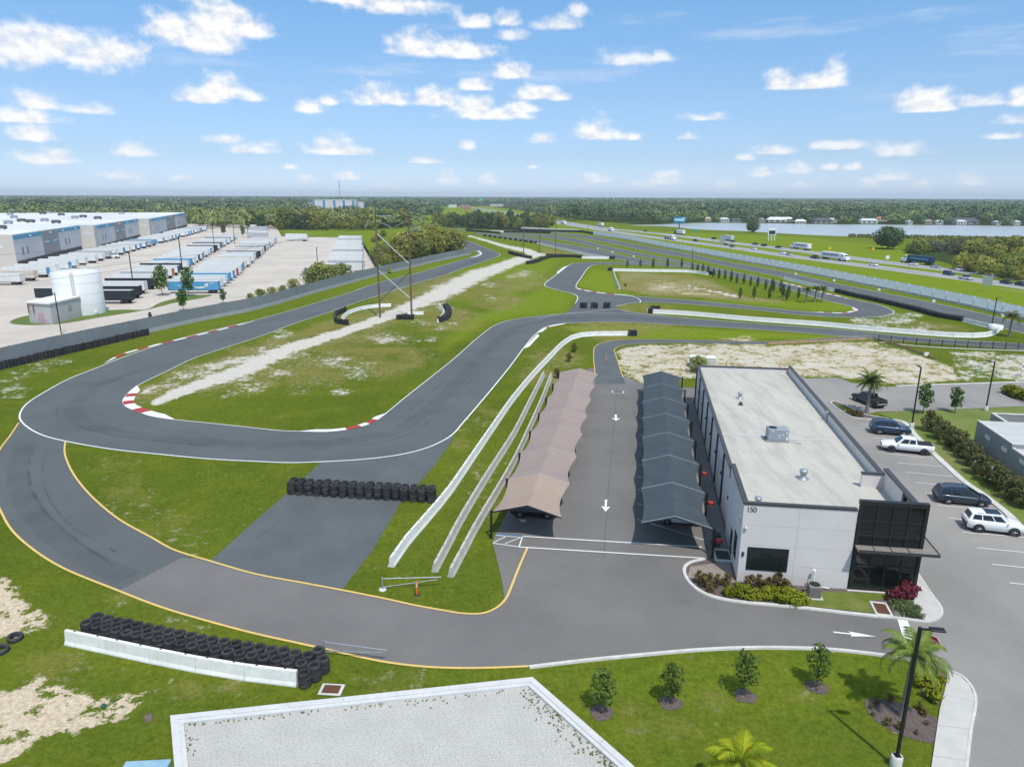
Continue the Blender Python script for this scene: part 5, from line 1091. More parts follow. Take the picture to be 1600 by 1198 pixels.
# highway traffic: one body mesh each, too small in the photograph to show parts
def small_car(kind, colr):
    mb = MB(); P_ = paint(*colr)
    T = {'car': (4.6, .9, .95, 1.42, (-1.9, -1.1, .3, 1.2)), 'suv': (4.8, .96, 1.1, 1.75, (-2.35, -2.0, .4, 1.3)), 'pickup': (5.7, 1.0, 1.15, 1.88, (-1.0, -.85, .6, 1.4))}[kind]
    L_, w, b_, t_, (x0, x1, x2, x3) = T; h = L_ / 2
    secs = []
    for x, zb, zt, ww in ((-h, .45, b_ - .1, w * .9), (-h + .15, .25, b_, w), (h - 1, .22, b_ - .03, w), (h - .2, .28, b_ - .2, w * .93), (h, .4, b_ - .35, w * .8)):
        secs.append([(x, -ww, zb), (x, -ww, zt - .08), (x, -ww * .85, zt), (x, ww * .85, zt), (x, ww, zt - .08), (x, ww, zb)])
    loft(secs, mb, 0, True)
    wt = w * .76
    mb.add([(x0, w * .9, b_ - .05), (x1, wt, t_), (x2, wt, t_), (x3, w * .9, b_ - .05), (x0, -w * .9, b_ - .05), (x1, -wt, t_), (x2, -wt, t_), (x3, -w * .9, b_ - .05)], [(0, 3, 2, 1), (4, 5, 6, 7), (0, 1, 5, 4), (3, 7, 6, 2)], 1)
    mb.box(((x1 + x2) / 2, 0, t_ + .02), (x2 - x1 + .1, wt * 1.9, .05), 0, 0)
    for x in (-L_ * .3, L_ * .3):
        for s in (1, -1): mb.lathe([(.02, -.1), (.33, -.1), (.33, .1), (.02, .1)], (x, s * (w - .06), .33), 12, 2, 'y')
    return mb.mesh('highway_car', [P_, M['carglass'], M['rubber']])
def place_on(o, px, toward=1, line_=None):
    p = g(*px); best = min(range(len(line_) - 1), key=lambda i: (line_[i] - p).length); d = (line_[max(best - 1, 0)] - line_[min(best + 1, len(line_) - 1)]).normalized() * toward
    o.location = (p.x, p.y, .05); o.rotation_euler.z = math.atan2(d.y, d.x); return o
cars = [('car', BK, (1595,446.5), 1, 'n', 'black car on the near carriageway at the right edge of the photo'), ('car', BK, (1572,443.5), 1, 'n', 'black car passing right beside the highway sign at the right'), ('pickup', SL, (1509,437), 1, 'n', 'silver pickup on the near carriageway behind the dark SUV'),
    ('suv', NV, (1482,430), 1, 'n', 'dark SUV on the near carriageway in front of the yellow green bushes'), ('car', WH, (1365,415.5), 1, 'n', 'white car alone on the near carriageway right of the white lorry'), ('pickup', BK, (1273,404), 1, 'n', 'dark pickup close behind the white lorry on the near carriageway'),
    ('car', WH, (1223,396.5), 1, 'n', 'white car leading a smaller white car on the near carriageway'), ('car', SL, (1233,399), 1, 'n', 'pale car just in front of a white car on the near carriageway'), ('car', WH, (1178,390), 1, 'n', 'white car on the near carriageway below three dark cars'),
    ('car', BK, (1144,386), 1, 'n', 'dark car on the near carriageway right of the small grey sign'), ('car', NV, (1134,383.5), 1, 'n', 'dark car directly behind the small grey sign'), ('suv', BK, (1086.5,377.5), 1, 'n', 'dark SUV on the near carriageway ahead of the distant white lorry'),
    ('suv', WH, (919.5,356.5), 1, 'n', 'tiny white SUV far off on the near carriageway'),
    ('car', RD, (1598,437), -1, 'f', 'red car on the far carriageway at the right edge of the photo'), ('car', SL, (1530,426.5), -1, 'f', 'silver car on the far carriageway in front of yellow bushes'), ('car', WH, (1500,423), -1, 'f', 'white car on the far carriageway left of the silver car'),
    ('car', SL, (1461,418.5), -1, 'f', 'silver car right behind the dark blue lorry'), ('car', WH, (1426.5,414.5), -1, 'f', 'white car alongside the dark blue lorry'), ('car', BK, (1215.5,387.5), -1, 'f', 'black car just ahead of the white lorry on the far carriageway'),
    ('suv', BK, (1193,385), -1, 'f', 'dark SUV in the middle of three dark cars on the far carriageway'), ('car', BK, (1179.5,382.5), -1, 'f', 'dark car at the front of three dark cars on the far carriageway'), ('car', NV, (1144.5,378.5), -1, 'f', 'dark car tucked behind the pale box lorry'),
    ('suv', BK, (1115,374), -1, 'f', 'dark SUV just ahead of the pale box lorry'), ('car', BK, (1008,362), -1, 'f', 'tiny dark car far off on the far carriageway')]
for k, c, px, t, ln, lab in cars:
    o = bpy.data.objects.new('highway_car', small_car(k, c)); col.objects.link(o); tag(o, lab, 'car', 'traffic on the highway'); place_on(o, px, t, hwn if ln == 'n' else hwf)
def lorry(label, cabc, boxc, px, t, ln, L_=15.0, band=None, box_h=2.8):
    root = empty('lorry', (0, 0, 0), 0, label, 'lorry', 'lorries on the highway'); P_ = paint(*cabc)
    MB().box((-1.5, 0, 1.1 + box_h / 2), (L_, 2.55, box_h)).build('trailer_box', mat(boxc[0] + ' trailer side', boxc[1], rough=.5), root, bevel=.05)
    if band: MB().box((-1.5, -1.285, 1.1 + box_h * .55), (L_ * .8, .02, box_h * .4)).box((-1.5, 1.285, 1.1 + box_h * .55), (L_ * .8, .02, box_h * .4)).build('side_lettering_band', mat(band[0], band[1]), root)
    fx = L_ / 2 - 1.2
    mb = MB(); loft([[(x, -1.2, .7), (x, -1.2, z - .2), (x, -.95, z), (x, .95, z), (x, 1.2, z - .2), (x, 1.2, .7)] for x, z in ((fx, 3.7), (fx + 1.6, 3.6), (fx + 2.3, 2.4), (fx + 3.9, 2.1), (fx + 4.1, 1.5))], mb, 0, False); mb.build('cab', P_, root)
    MB().add([(fx + 1.66, -1.0, 3.4), (fx + 1.66, 1.0, 3.4), (fx + 2.34, 1.05, 2.5), (fx + 2.34, -1.05, 2.5)], [(0, 1, 2, 3)]).box((fx + 1.1, 0, 2.9), (.9, 2.44, .7)).build('cab_window', M['carglass'], root)
    mb = MB()
    for x in (-L_ / 2, -L_ / 2 + 1.3, fx, fx + 1.3 - 2.4, fx + 3.2):
        for s in (1, -1): mb.lathe([(.05, -.15), (.5, -.15), (.5, .15), (.05, .15)], (x, s * 1.05, .5), 14, 0, 'y')
    mb.box((-1.5, 0, .95), (L_, .9, .25), 0, 0); mb.build('wheels', M['rubber'], root)
    return place_on(root, px, t, hwn if ln == 'n' else hwf)
WB = ('white', (.74, .74, .74))
lorry('white articulated lorry heading right on the near carriageway, nearest of the lorries', WH, WB, (1303,406.5), 1, 'n', 14, ('grey lorry lettering', (.3, .31, .34)))
lorry('white articulated lorry heading left on the far carriageway', WH, WB, (1251,390), -1, 'f', 14, ('grey lorry lettering', (.3, .31, .34)))
lorry('dark blue articulated lorry with white cab heading left on the far carriageway', WH, ('deep blue', (.015, .045, .10)), (1434,412.5), -1, 'f', 14.5, ('pale blue lorry lettering', (.1, .25, .35)))
lorry('pale grey box lorry among dark cars on the far carriageway', BK, ('pale grey', (.5, .53, .56)), (1137,376.5), -1, 'f', 10)
lorry('white lorry with grey flat trailer far off on the near carriageway', WH, ('grey', (.3, .31, .32)), (1046,374.5), 1, 'n', 11, None, 1.6)
lorry('white tanker lorry far off on the far carriageway', BK, WB, (1062,366.8), -1, 'f', 11)
lorry('white box lorry far off before the dark trees', WH, WB, (880,350.5), 1, 'n', 15)
lorry('tiny white lorry on the far carriageway beside the far trees', WH, WB, (939,354), -1, 'f', 9)
lorry('tiny white box van on the near carriageway beyond the chain fence', WH, WB, (954,361.5), 1, 'n', 6, None, 2.0)

# ------------------------------------------------------------------ trailers in the yard
TC = {'white': (.72, .72, .70), 'blue': (.10, .33, .56), 'grey': (.42, .44, .46), 'black': (.03, .035, .042), 'orange': (.5, .2, .07), 'red': (.5, .06, .03), 'cream': (.62, .55, .47), 'teal': (.03, .12, .17)}
TRM = {}
def trailer_meshes(c, L_=16.0, full=False):
    key = (c, L_, full)
    if key in TRM: return TRM[key]
    bc = c if full or c in ('black', 'grey', 'cream') else 'white'
    sidem = mat('trailer ' + bc, TC[bc], tuple(v * .86 for v in TC[bc]), .6, rough=.5, coords='obj'); roofm = mat('trailer roof', (.56, .56, .54), (.46, .46, .45), .5, coords='obj')
    mb = MB(); h, w = 2.75, 1.28; z0 = 1.15
    mb.box((-L_ / 2, 0, z0 + h / 2), (L_, 2 * w, h), 0, 0)
    body = mb.build('body_tmp', [sidem, roofm], bevel=.04); bm_ = body.data; bpy.data.objects.remove(body)
    bm_.name = 'box_body'
    rf = MB().box((-L_ / 2, 0, z0 + h + .008), (L_ - .12, 2 * w - .12, .03)).mesh('trailer_roof', roofm)
    dm = MB(); dm.box((.012, -.6, z0 + h / 2), (.02, 1.14, h - .25)); dm.box((.012, .6, z0 + h / 2), (.02, 1.14, h - .25))
    for y in (-.9, -.3, .3, .9): dm.tube([(.035, y, z0 + .15), (.035, y, z0 + h - .15)], .02, 5)
    door = dm.mesh('rear_door', mat('trailer door ' + c, tuple(v * .92 for v in TC[c])))
    ch = MB().box((-L_ / 2, 0, 1.02), (L_, .9, .24))
    for x in (-1.6, -2.9):
        for y in (-.95, .95): ch.lathe([(.05, -.25), (.5, -.25), (.5, .25), (.05, .25)], (x, y, .5), 14, 0, 'y')
    for y in (-.6, .6): ch.box((-L_ + 3, y, .55), (.15, .15, 1.1))
    TRM[key] = (bm_, rf, door, ch.mesh('undercarriage', M['rubber'])); return TRM[key]
def trailer(loc, rz, c, label, group, L_=16.0, full=False):
    t = empty('semi_trailer', loc, rz, label, 'trailer', group)
    for me in trailer_meshes(c, L_, full):
        o = bpy.data.objects.new(me.name.split('.')[0], me); col.objects.link(o); o.parent = t
    return t
def trailer_row(a, b_, n, cols, label, group, ang, L_=16.0, skip=()):
    A, B_ = g(*a), g(*b_)
    for i in range(n):
        if i in skip: continue
        f = i / (n - 1); p = A.lerp(B_, f); c = cols[i % len(cols)] if isinstance(cols, (list, tuple)) else cols
        p = p + Vector((math.cos(ang), math.sin(ang), 0)) * rnd.uniform(-.8, .3)
        full = c == 'blue' and (i == 0 or i % 7 == 3)
        t = trailer((p.x, p.y, .03), ang, c, label.replace('#', od(i + 1)).replace('@ trailer', c + ' trailer' if full or c in ('black', 'grey', 'cream', 'white') else 'white trailer with %s end' % c), group, L_, full)
    return A, B_
wr_ = 'white'
trailer_row((345,458), (434,379.5), 30, ['blue','white','white','blue','blue','red','white','blue','orange','white','white','cream','white','blue','teal','black','white','cream','white','black','white','grey','white','blue','white','white','cream','white','grey','white'], '@ trailer, # from the near end, right row', 'trailers in the right-hand yard row', R(2))
trailer_row((208,474), (372,374), 30, ['black','black','white','black','white','grey','orange','teal','black','white','blue','white','teal','blue','white','white','blue','white','black','white','black','grey','white','blue','white','black','white','blue','white','white'], '@ trailer, # from the near end, middle row', 'trailers in the middle yard row', R(2), 16.0)
trailer_row((36,445), (324,361), 34, ['white','cream','blue','white','blue','white','white','white','white','grey','white','blue','white','blue','blue','blue','grey','blue','red','blue','white','blue','blue','blue','white','white','blue','blue','blue','white','cream','blue','white','blue'], '@ trailer, # from the near end, warehouse row', 'trailers backed to the warehouse docks', R(1), 16.0, (18, 24))
trailer_row((569,427), (566,377.5), 14, ['white','grey','white','white','white','grey','white','white','white','white','white','grey','white','white'], '@ trailer, # from the near end, dark fence row', 'trailers parked by the dark yard fence', R(-1.0), 15.5)
trailer_row((420,372), (416,353), 7, ['grey','white','grey','grey','blue','grey','white'], '@ trailer, # from the near end, far group', 'far trailers before the wood', R(3), 15)
trailer_row((481,377), (481,374), 2, ['white'], '@ trailer, # of the pair at the yard back', 'pair of trailers at the yard back', R(0), 15)
for i, (px, c, nm) in enumerate((((92,470), 'black', 'dark container trailer showing just left of the white tank'), ((-6,452), 'white', 'white trailer cut off by the left edge of the photo'))): p = g(*px); trailer((p.x, p.y, .03), R(2), c, nm, None, 6.0 if c == 'black' else 16.0)
# curved arrow mark on the nearest blue trailer
def swoosh():
    t = [o for o in col.objects if o.name.startswith('semi_trailer') and o.get('group') == 'trailers in the right-hand yard row'][0]
    mb = MB(); pts = []
    for k in range(15): u = k / 14; pts.append((-7.6 + u * 4.2, -1.296, 2.35 - .62 * math.sin(math.pi * (.08 + .8 * u)) + u * .45))
    for k in range(14):
        w0, w1 = .10 + .16 * math.sin(math.pi * k / 14), .10 + .16 * math.sin(math.pi * (k + 1) / 14)
        (x0, y0, z0), (x1, y1, z1) = pts[k], pts[k + 1]; mb.add([(x0, y0, z0 - w0), (x1, y1, z1 - w1), (x1, y1, z1 + w1), (x0, y0, z0 + w0)], [(0, 1, 2, 3)])
    x, y, z = pts[-1]; mb.add([(x - .9, y - .003, z + .55), (x + .1, y - .003, z - .45), (x + .55, y - .003, z + .75)], [(0, 1, 2)])
    mb.box((-1.9, -1.292, 3.35), (1.5, .012, .16)); mb.box((-12.2, -1.292, 2.6), (1.1, .012, .2))
    mb.build('arrow_emblem', M['white'], t, recalc=False)
swoosh()
yt = vehicle('yard_tractor', 'pickup', WH, 'white yard tractor facing out of the dock row', 'yard tractor'); yt.location = g(178,404); yt.rotation_euler.z = R(5); yt.scale = (1, 1.2, 1.5)

# ------------------------------------------------------------------ warehouse with its stepped dock front
def warehouse():
    Hh = 13.6; A1, A2 = g(28,417), g(130,390); d = Vector((-.296, .955, 0)); e = Vector((d.y, -d.x, 0))   # d along the docks, e out into the yard
    o0 = A1; root = empty('warehouse', o0, 0, 'huge white-roofed grey warehouse with blue top band and stepped dock front', 'building')
    W_ = lambda s, q, z=0.0: d * s + e * q + Vector((0, 0, z))
    segs = []
    pts = [(28,417), (130,390), (152,388), (211,371.5), (228,371.5), (298,354.5)]
    loc = [((g(*p) - o0).dot(d), (g(*p) - o0).dot(e)) for p in pts]
    steps = [(loc[0][0], loc[1][0], 0.0), (loc[1][0], loc[3][0], 8.5), (loc[3][0], loc[5][0], 17.0)]
    back = -420.0; wall_lt = mat('pale grey wall', (.60, .60, .61), (.55, .55, .56), .05, coords='obj'); wall_tan = mat('warm grey wall', (.56, .52, .46), (.51, .47, .42), .05, coords='obj'); wall_dk = mat('mid grey wall', (.28, .28, .285)); band = mat('blue band', (.10, .33, .48)); whiteband = mat('pale stripe', (.62, .61, .58))
    NM = {'w': ('wall', wall_lt), 'r': ('roof', mat('bright white roof', (.70, .69, .66), (.55, .555, .55), .012, c3=(.46, .47, .48), scale3=.05, amt3=.3, coords='obj')), 't': ('end_wall', wall_tan), 'b': ('blue_band', band), 'd': ('grey_panel', wall_dk), 's': ('pale_stripe', whiteband), 'o': ('dock_door', M['black']), 'l': ('louvre', mat('louvre grey', (.24, .25, .26))), 'i': ('wall_light', M['white'])}
    def bx(k, s0, s1, q0, q1, z0, z1):
        vs = [W_(s, q, z) for z in (z0, z1) for s, q in ((s0, q0), (s1, q0), (s1, q1), (s0, q1))]; MB().add(vs, [(3, 2, 1, 0), (4, 5, 6, 7), (0, 1, 5, 4), (1, 2, 6, 5), (2, 3, 7, 6), (3, 0, 4, 7)]).build(NM[k][0], NM[k][1], root)
    for i, (s0, s1, q) in enumerate(steps):
        bx('w', s0, s1, back, q, 0, Hh); bx('r', s0 + .4, s1 + (.0 if i < 2 else -.4), back + .4, q - .4, Hh + .002, Hh + .25 + i * .01)
        L_ = s1 - s0; bx('b', s0, s0 + L_ * .36, q + .002, q + .12, Hh - 2.0, Hh - .1); bx('b', s0 + L_ * .60, s1, q + .002, q + .12, Hh - 2.0, Hh - .1)
        bx('d', s0 + L_ * .36, s0 + L_ * .60, q + .002, q + .2, 0, Hh - .05); bx('s', s0 + L_ * .38, s0 + L_ * .58, q + .201, q + .24, Hh - 5.6, Hh - 5.0)
        bx('b', s0 + L_ * .45, s0 + L_ * .51, q + .241, q + .26, Hh - 5.9, Hh - 4.6)
        for f in (.08, .14, .70, .76): bx('l', s0 + L_ * f, s0 + L_ * f + 2.2, q + .002, q + .08, 4.6, 8)
        n = int(L_ / 4.2)
        for k in range(n): bx('o', s0 + 1 + k * 4.2, s0 + 4.0 + k * 4.2, q + .205, q + .5, .5, 2.3)
        for f in (.2, .48, .68, .9): bx('i', s0 + L_ * f - .8, s0 + L_ * f + .8, q + .201, q + .6, Hh - 1.4, Hh - .8)
    q0 = steps[0][2]
    bx('t', steps[0][0] - .18, steps[0][0] - .002, back, q0, 0, Hh + .3); bx('s', steps[0][0] - .25, steps[0][0] - .182, back, q0 - 4, 8.2, 9.3)
    for i in (1, 2):
        qa, qb = steps[i - 1][2], steps[i][2]; bx('t', steps[i][0] - .18, steps[i][0] - .002, qa + .5, qb - 1.5, 0, Hh + .2); bx('s', steps[i][0] - .25, steps[i][0] - .182, qa + .7, qb - 3, 8.4, 9.4)
        bx('d', steps[i][0] - .2, steps[i][0] - .002, qb - 1.5, qb, 0, Hh + .2)
    bxm = {}
    for k, (x, y, c) in enumerate([(145,332.5,'d'),(196,331,'d'),(233,330.5,'d'),(36,333,'d'),(67,335,'d'),(77,333.5,'l'),(96,337,'d'),(16,336,'l'),(22,341,'l'),(130,340,'d'),(117,341.5,'l'),(34,346.5,'d'),(48,348,'d'),(70,346,'l'),(13,350,'l'),(88,349,'d'),(153,342.5,'d'),(2,358,'d'),(20,329.8,'l'),(190,334.5,'l')]):
        p = g(x, y, Hh + .3) - o0; w = 4.6 if c == 'd' else 4.2
        mbx = MB().box((p.x, p.y, Hh + .3 + 1.0), (w, 2.4, 1.3), .2); 
        for q in (-.3, 0, .3): mbx.box((p.x + q * w, p.y, Hh + .3 + 1.82), (w * .22, 1.9, .32), .2)
        for q in (-.4, .4): mbx.box((p.x + q * w, p.y, Hh + .3 + .15), (.3, 3.0, .3), .2)
        mbx.build('rooftop_unit', M['acgrey'] if c == 'l' else mat('dark rooftop unit', (.10, .10, .11)), root)
warehouse()

# white water tank and pump house
tc_ = g(130,493); tc_ = g(128.5, 494); tk = empty('water_tank', tc_ * (1 + 5.9 / tc_.length), 0, 'big round white water tank beside the grey pump house', 'water tank')
MB().lathe([(6.4, 0), (6.4, 11.9), (6.25, 12.1), (3.5, 12.5), (0.01, 12.7)], (0, 0, 0), 56).build('shell', M['tank'], tk)
mb = MB()
for z in (3, 6, 9): mb.lathe([(6.405, z), (6.43, z + .03), (6.43, z + .07), (6.405, z + .1)], (0, 0, 0), 56)
mb.build('seam', mat('tank seam', (.6, .6, .6)), tk)
mb = MB()
for i in range(28):
    t = 2 * math.pi * i / 28; mb.tube([(6.1 * math.cos(t), 6.1 * math.sin(t), 12.05), (6.1 * math.cos(t), 6.1 * math.sin(t), 13.2)], .05, 5)
for z in (12.65, 13.2): mb.tube([(6.1 * math.cos(t), 6.1 * math.sin(t), z) for t in np.linspace(0, 2 * math.pi, 41)], .045, 5, cap=False)
mb.build('guard_rail', M['white'], tk)
mb = MB(); t = R(-68)
for s in (-.3, .3): mb.tube([(6.6 * math.cos(t) - s * math.sin(t), 6.6 * math.sin(t) + s * math.cos(t), .2), (6.6 * math.cos(t) - s * math.sin(t), 6.6 * math.sin(t) + s * math.cos(t), 12.4)], .05, 5)
for k in range(38): z = .5 + k * .32; mb.tube([(6.6 * math.cos(t) + .3 * math.sin(t), 6.6 * math.sin(t) - .3 * math.cos(t), z), (6.6 * math.cos(t) - .3 * math.sin(t), 6.6 * math.sin(t) + .3 * math.cos(t), z)], .025, 4)
tk.scale = (.91, .91, .93); mb.build('ladder', M['galv'], tk); MB().box((5.9, -2.6, .7), (.8, .8, 1.0)).build('manhole', M['tank'], tk, bevel=.1)
def pump_house():
    a, b_, c = g(47,504.5), g(83,507), g(128,494.5); z = 5.0; d = a + (c - b_)
    root = empty('pump_house', b_, 0, 'small grey block pump house with lilac door in front of the tank', 'building'); iv = b_
    mb = MB(); mb.prism([p - iv for p in (a, b_, c, d)], 0, z); mb.build('wall', mat('pale block wall', (.46, .45, .43), (.40, .39, .37), .8, c3=(.5, .49, .47), scale3=5), root)
    cen = (a + b_ + c + d) / 4; MB().prism([(cen + (p - cen) * 1.06) - iv for p in (a, b_, c, d)], z + .002, z + .35, bottom=True).build('roof', M['white'], root)
    u = (b_ - a).normalized(); n_ = Vector((u.y, -u.x, 0)); p = a.lerp(b_, .55) - iv + n_ * .04
    dr = MB().box((p.x, p.y, 1.35), (1.9, .1, 2.6), math.atan2(u.y, u.x)).build('door', mat('lilac door', (.47, .30, .36)), root); MB().box((p.x + .7 + n_.x * .08, p.y + n_.y * .08, 1.2), (.1, .1, .25)).build('handle', M['galv'], dr)
    u2 = (c - b_).normalized(); n2 = Vector((u2.y, -u2.x, 0)); p = b_.lerp(c, .62) - iv + n2 * .03; MB().box((p.x, p.y, 3.1), (1.3, .1, 1.3), math.atan2(u2.y, u2.x)).build('louvre', M['acgrey'], root)
    for f in (.08, .3): p = a.lerp(b_, f) - iv + n_ * .3; MB().tube([(p.x, p.y, 2.6), (p.x, p.y, 4.6)], .12, 6).build('standpipe', M['rust'], root)
pump_house()

# grey block building at the right edge
def block_building():
    a = g(1520.5,693); u = bv * -1; w = bu; z = 3.1
    root = empty('block_building', a, 0, 'low grey block building with flat roof and small white wall vents at the right edge', 'building')
    L1, L2 = 9.0, 30.0
    def bx(mb, t0, t1, s0, s1, z0, z1):
        vs = [u * t + w * s + Vector((0, 0, zz)) for zz in (z0, z1) for t, s in ((t0, s0), (t1, s0), (t1, s1), (t0, s1))]; mb.add(vs, [(3, 2, 1, 0), (4, 5, 6, 7), (0, 1, 5, 4), (1, 2, 6, 5), (2, 3, 7, 6), (3, 0, 4, 7)])
    mb = MB(); bx(mb, 0, L1, 0, 14, 0, z); bx(mb, L1, L2, 0, 14, 0, z - .5); mb.build('wall', M['block'], root)
    mb = MB(); bx(mb, -.05, L1 + .05, .22, 14.05, z + .003, z + .06); mb.build('roof', M['flatroof'], root)
    mb = MB(); bx(mb, -.06, L1 + .06, -.06, .21, z + .003, z + .16); bx(mb, L1 + .1, L2, -.06, .25, z - .497, z - .3); mb.build('coping', M['kerb'], root)
    mb = MB(); bx(mb, L1 + .1, L2, .3, 14, z - .497, z - .45); mb.build('roof', M['flatroof'], root)
    mb = MB(); bx(mb, L1 - .4, L1 - .3, 1.6, 14, z + .065, z + .3); mb.build('timber_strip', mat('new timber', (.5, .34, .2)), root)
    for t in (2.6, 6.8, 11.0, 15.4, 20): mb = MB(); bx(mb, t, t + 1.3, -.03, -.003, 1.75, 2.25); mb.build('wall_vent', M['white'], root)
    r2 = empty('garden_wall', g(1545,664), 0, 'low pale block wall enclosure on the lawn behind the grey building', 'wall'); mb = MB(); c = MB()
    def by(m_, t0, t1, s0, s1, z0, z1):
        vs = [u * t + w * s + Vector((0, 0, zz)) for zz in (z0, z1) for t, s in ((t0, s0), (t1, s0), (t1, s1), (t0, s1))]; m_.add(vs, [(3, 2, 1, 0), (4, 5, 6, 7), (0, 1, 5, 4), (1, 2, 6, 5), (2, 3, 7, 6), (3, 0, 4, 7)])
    by(mb, 0, .3, 0, 14, 0, 1.7); by(mb, .3, 4, 0, .3, 0, 1.7); by(c, -.05, .35, -.05, 14, 1.702, 1.85); by(c, .352, 4, -.05, .35, 1.702, 1.85); mb.build('wall', M['block'], r2); c.build('coping', M['kerb'], r2)
block_building()

# ------------------------------------------------------------------ foliage
def leaf_cloud(name, blobs, size, m, seed=0, flat=.55, jit=.7, inner=.35):
    """many small leaf faces scattered through several uneven lobes; blobs = (x,y,z,rx,ry,rz,count)"""
    r = np.random.default_rng(seed); Vs, Fn = [], 0
    for (x, y, z, rx, ry, rz, n) in blobs:
        d = r.normal(size=(n, 3)); d /= np.linalg.norm(d, axis=1)[:, None]; rad = r.uniform(inner, 1.0, n) ** .5 * (1 + .22 * np.sin(d[:, 0] * 5 + seed) * np.cos(d[:, 2] * 4 + x))
        c = np.stack([x + d[:, 0] * rad * rx, y + d[:, 1] * rad * ry, z + d[:, 2] * rad * rz], 1)
        nrm = d + r.normal(scale=jit, size=(n, 3)); nrm[:, 2] += .35; nrm /= np.linalg.norm(nrm, axis=1)[:, None]
        a = np.cross(nrm, r.normal(size=(n, 3))); a /= np.linalg.norm(a, axis=1)[:, None] + 1e-9; b = np.cross(nrm, a)
        s = size * r.uniform(.6, 1.35, n)[:, None]; w = s * r.uniform(.45, .8, n)[:, None]
        q = np.stack([c - a * s, c - b * w + a * s * .1, c + a * s, c + b * w + a * s * .1], 1); Vs.append(q.reshape(-1, 3))
    V = np.concatenate(Vs); n4 = len(V) // 4
    me = bpy.data.meshes.new(name); me.vertices.add(len(V)); me.vertices.foreach_set('co', V.astype(np.float32).ravel())
    me.loops.add(len(V)); me.loops.foreach_set('vertex_index', np.arange(len(V), dtype=np.int32)); me.polygons.add(n4); me.polygons.foreach_set('loop_start', np.arange(n4, dtype=np.int32) * 4)
    me.update(calc_edges=True); me.materials.append(m); return me
def lobes(h0, h1, rad, n, per, seed, shape='round'):
    r = random.Random(seed); out = []
    for i in range(n):
        f = (i + .5) / n; z = h0 + (h1 - h0) * f
        env = math.sin(math.pi * (.12 + .80 * f)) ** .8 if shape == 'round' else (1.05 - f) ** .75 if shape == 'cone' else math.sin(math.pi * (.2 + .72 * f)) ** .5
        t = i * 2.4 + r.uniform(-.5, .5); rr = rad * env * r.uniform(.35, .72); q = rad * env * r.uniform(.42, .62) + .1 * rad
        out.append((rr * math.cos(t), rr * math.sin(t), z, q, q, q * r.uniform(.6, .85), int(per * r.uniform(.7, 1.2))))
    return out
def trunk_mesh(h, r0, r1, seed=0, limbs=3, m='bark', reach=.8):
    r = random.Random(seed); mb = MB(); pts = [(0, 0, 0), (r.uniform(-.05, .05) * h * .3, r.uniform(-.05, .05) * h * .3, h * .5), (r.uniform(-.06, .06) * h * .4, r.uniform(-.06, .06) * h * .4, h)]
    mb.tube(pts, [r0, (r0 + r1) / 2, r1], 7)
    for i in range(limbs):
        t = i * 2.2 + r.uniform(0, .8); z = h * r.uniform(.45, .8); l = h * .4 * reach; mb.tube([(pts[1][0], pts[1][1], z), (math.cos(t) * l * .6, math.sin(t) * l * .6, z + l * .5), (math.cos(t) * l, math.sin(t) * l, z + l)], [r1, r1 * .7, r1 * .35], 5)
    return mb.mesh('trunk', M[m])
def tree_proto(name, crown_me, trunk_me, label, cat, group=None):
    root = empty(name, (0, 0, -500), 0, label, cat, group)
    for nm, me in (('trunk', trunk_me), ('crown', crown_me)): o = bpy.data.objects.new(nm, me); col.objects.link(o); o.parent = root
    return root
class Kind:
    """variants of one plant; first use moves the prototype, later uses copy it"""
    def __init__(s, name, variants, cat): s.name, s.v, s.cat, s.used = name, variants, cat, set(); s.protos = {}
    def put(s, loc, scale, label, group=None, k=None, rz=None):
        k = rnd.randrange(len(s.v)) if k is None else k; rz = rnd.uniform(0, 6.28) if rz is None else rz
        if k not in s.protos:
            s.protos[k] = o = tree_proto(s.name, s.v[k][0], s.v[k][1], label, s.cat, group); o.location = loc; o.rotation_euler.z = rz; o.scale = (scale,) * 3 if isinstance(scale, (int, float)) else scale
            return o
        return dup(s.protos[k], loc, rz, scale, label, group, s.cat)
# saplings in the near lawn
sap = Kind('young_tree', [(leaf_cloud('crown', lobes(1.0, 3.5, .9, 13, 62, 10 + k, 'oval'), .115, M['lf_sap'], k, jit=.45, inner=.6), trunk_mesh(2.2, .05, .025, k, 4, reach=.6)) for k in range(4)], 'tree')
for i, ((x, y), s, lab) in enumerate([((940,1113), .88, 'bushy young tree nearest the gravel bed, in a ring of mulch'), ((1048,1098), .82, 'thin young tree second from the gravel bed, in a ring of mulch'), ((1164,1087), .92, 'slender young tree in the middle of the front lawn, in a ring of mulch'), ((1276,1073), .86, 'round young tree on the front lawn nearest the drive arrow')]):
    sap.put(g(x, y), s, lab, 'young trees on the front lawn', i)
    c = g(x, y); sheet('mulch_ring', [c + Vector((math.cos(t) * (.72 + .08 * math.sin(t * 5 + i)), math.sin(t) * (.72 + .08 * math.cos(t * 3 + i)), 0)) for t in np.linspace(0, 6.1, 22)], .03 + .002 * i, M['mulch'])
ly = Kind('young_tree', [(leaf_cloud('crown', lobes(1.3, 4.6, 1.15, 12, 90, 30 + k, 'oval'), .16, M['lf_yard'], k), trunk_mesh(2.6, .07, .03, k, 3, reach=.5)) for k in range(2)], 'tree')
ly.put(g(1441.5,646), .95, 'bright young tree on the verge beside the farther lamp post', None, 0); ly.put(g(1491.5,645), .85, 'thin young tree with reddish top on the verge left of the right lamp post', None, 1)
ly.put(g(254,462), 2.0, 'bright green tree at the left of the grass island in the trailer yard', None, 0); ly.put(g(295,463), 1.9, 'bright green tree in front of the blue trailer in the yard', None, 1)
